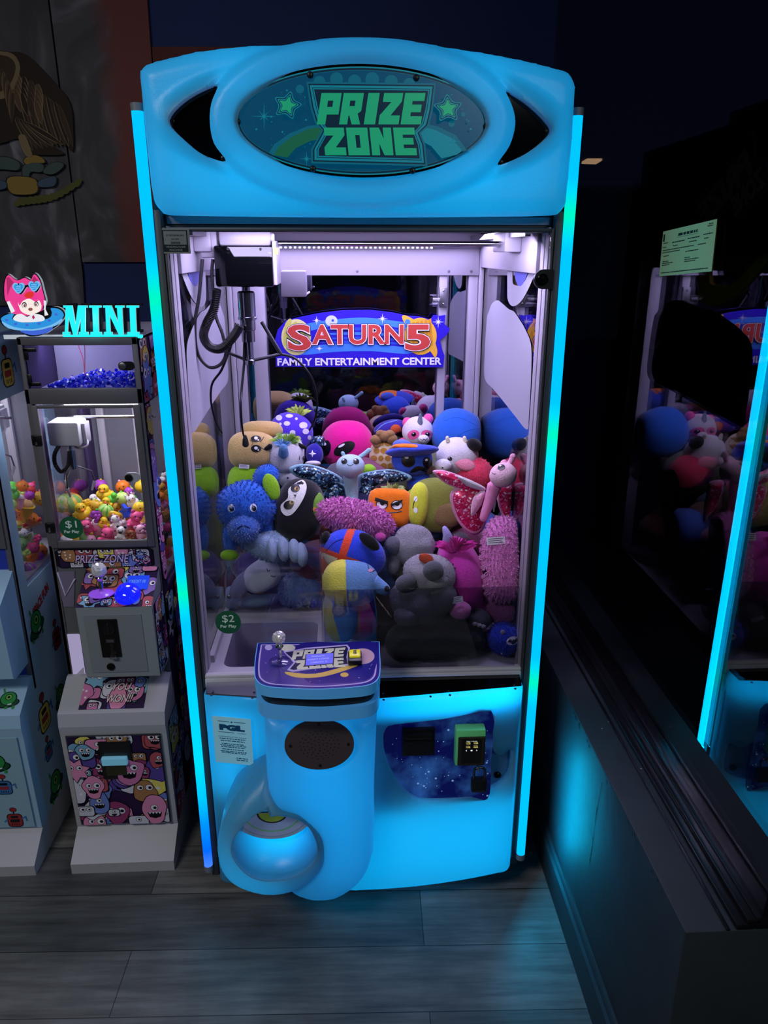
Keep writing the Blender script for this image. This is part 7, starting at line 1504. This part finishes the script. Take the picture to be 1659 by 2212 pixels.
LEFT = [('squishy_dinosaur', 'green squishy dinosaur at the top of the left heap', 28, 1062, .50, 15, 'dino', SG, SPG), ('squishy_orange', 'orange squishy ball at the back of the left heap', 48, 1050, .60, 11, 'ball', SO, SRD), ('squishy_tomato', 'red squishy tomato behind the popcorn', 66, 1060, .60, 9, 'ball', SRD, SG), ('squishy_plum', 'purple squishy plum above the yellow cup', 64, 1070, .58, 9, 'ball', SPU, SPU), ('squishy_popcorn', 'striped squishy popcorn tub', 40, 1085, .53, 12, 'cup', SLP, SWH), ('squishy_cup', 'big yellow squishy cup with a face', 52, 1106, .50, 19, 'cup', SY, SPE), ('squishy_star', 'orange squishy star left of the hotdog', 36, 1116, .47, 14, 'star', SO, SO),
 ('squishy_hotdog', 'squishy hotdog under the yellow cup', 66, 1132, .50, 15, 'hotdog', SPE, SRD), ('squishy_burger', 'squishy burger beside the hotdog', 34, 1136, .46, 12, 'burger', SMU), ('squishy_egg', 'white squishy egg under the burger', 48, 1152, .48, 10, 'ball', SWH, SWH), ('squishy_melon_slice', 'white and green squishy melon slice', 57, 1162, .46, 13, 'slice', SWH, SPG), ('squishy_grapes', 'pink squishy grapes near the glass edge', 78, 1166, .50, 11, 'grapes', SPK, SG), ('squishy_peach', 'coral squishy peach below the pink grapes', 87, 1190, .50, 13, 'ball', SO, SG), ('squishy_grapes', 'lime squishy grapes low in the left heap', 50, 1196, .45, 13, 'grapes', SPG, SG), ('squishy_papaya', 'orange squishy papaya slice', 69, 1202, .46, 13, 'slice', SO, SO), ('squishy_fig', 'purple squishy fig beside the papaya', 82, 1202, .50, 10, 'ball', SPU, SG), ('squishy_carrot', 'orange squishy carrot at the bottom right of the left heap', 86, 1222, .49, 12, 'banana', SO), ('squishy_eggplant', 'dark purple squishy plum with green band', 62, 1228, .45, 13, 'melon', SPU, SGR), ('squishy_cheese', 'yellow squishy cheese at the bottom of the left heap', 54, 1248, .44, 9, 'star', SMU, SMU), ('squishy_leaf', 'green squishy cactus behind the melon slice', 44, 1174, .52, 12, 'ball', SGR, SG), ('squishy_apple', 'pink squishy apple behind the papaya', 70, 1184, .54, 12, 'ball', SPK, SG), ('squishy_lime', 'lime squishy ball at the left edge', 22, 1090, .50, 11, 'ball', SPG, SG), ('squishy_berry', 'purple squishy berry at the far left', 24, 1110, .46, 9, 'ball', SPU, SG)]
for i, (n_, l_, px, py, Y, rp, kd, *cs) in enumerate(LEFT):
    P = aX(px, py, -.990); squish(n_, l_, 'squishy toy', P, 1.25*rp*mpp(P), kd, *cs, group=G2, yaw=.6+math.sin(i*2.3)*.6, roll=math.sin(i*1.7)*.4)
SIDE_ = [('squishy_whale', 'blue squishy whale at the top of the side window heap', 337, 1040, 'ball', SBL, SBL, 10), ('squishy_panda', 'white squishy panda at the back of the side window', 354, 1030, 'bear', SWH, SBK, 10), ('squishy_tomato', 'red squishy ball under the side window panda', 358, 1046, 'ball', SRD, SG, 8), ('squishy_lemon', 'golden squishy ball under the blue whale', 346, 1054, 'ball', SMU, SY, 11), ('squishy_star', 'mustard squishy star near the light tube', 358, 1068, 'star', SMU, SMU, 11), ('squishy_orange', 'orange squishy ball in the side window', 344, 1074, 'ball', SO, SG, 11), ('squishy_pig', 'pink squishy pig in the side window', 350, 1086, 'bear', SLP, SPK, 11), ('squishy_hippo', 'brown squishy hippo in the side window', 344, 1108, 'bear', SBR, SPE, 12), ('squishy_ball', 'dark brown squishy ball beside the hippo', 360, 1112, 'ball', SBR, SBR, 11), ('squishy_frog', 'teal squishy frog in the side window', 341, 1130, 'bear', STL, SGR, 11), ('squishy_berry', 'crimson squishy berry in the side window', 362, 1140, 'ball', SPK, SRD, 11), ('squishy_cat', 'black squishy cat in the side window', 352, 1160, 'bear', SBK, SBK, 13), ('squishy_pear', 'olive squishy pear below the black cat', 366, 1172, 'ball', SMU, SGR, 10), ('squishy_bean', 'dark red squishy bean low in the side window', 358, 1194, 'ball', SRD, SBR, 13), ('squishy_bear', 'pale squishy bear at the bottom of the side window', 360, 1222, 'bear', SPE, SWH, 12)]
for i, (n_, l_, px, py, kd, c, c2, rp) in enumerate(SIDE_):
    P = aX(px, py, X1-.030); squish(n_, l_, 'squishy toy', P, 1.2*rp*mpp(P), kd, c, c2, group=G3, yaw=.8+math.sin(i)*.5, roll=math.sin(i*1.9)*.5)

# the heaps below: colour by colour, half buried between the toys above
FCOL = [('yellow', SY), ('orange', SO), ('pink', SPK), ('lime', SPG), ('purple', SPU), ('white', SWH), ('mustard', SMU), ('green', SG), ('pale pink', SLP), ('red', SRD)]
for (nm, G, xa, xb, f0) in (('graffiti machine', G1, X0+.035, X1-.035, 1.0), ('pale blue machine', G2, PX0+.04, PX1-.035, 1.0)):
    k = 0
    for j in range(5):
        for i in range(8):
            y = .345+j*.078; x = xa+(xb-xa)*(i % 8)/7; top = .955+(y-.34)*.20; 
            for z in ((top-.02+rr.uniform(-.012, .012)),):
                c_, mm = FCOL[rr.randrange(10)]; P = V((x+rr.uniform(-.012, .012), y+rr.uniform(-.02, .02), z)); r_ = rr.uniform(.019, .025)
                squish('squishy_toy', c_+' squishy toy half buried in the heap of the '+nm, 'squishy toy', P, r_, rr.choice(['ball', 'ball', 'bear', 'star', 'grapes', 'duck']), mm, FCOL[rr.randrange(10)][1], group=c_+' toys half buried in the '+nm, yaw=rr.uniform(-1, 1), roll=rr.uniform(-.5, .5))
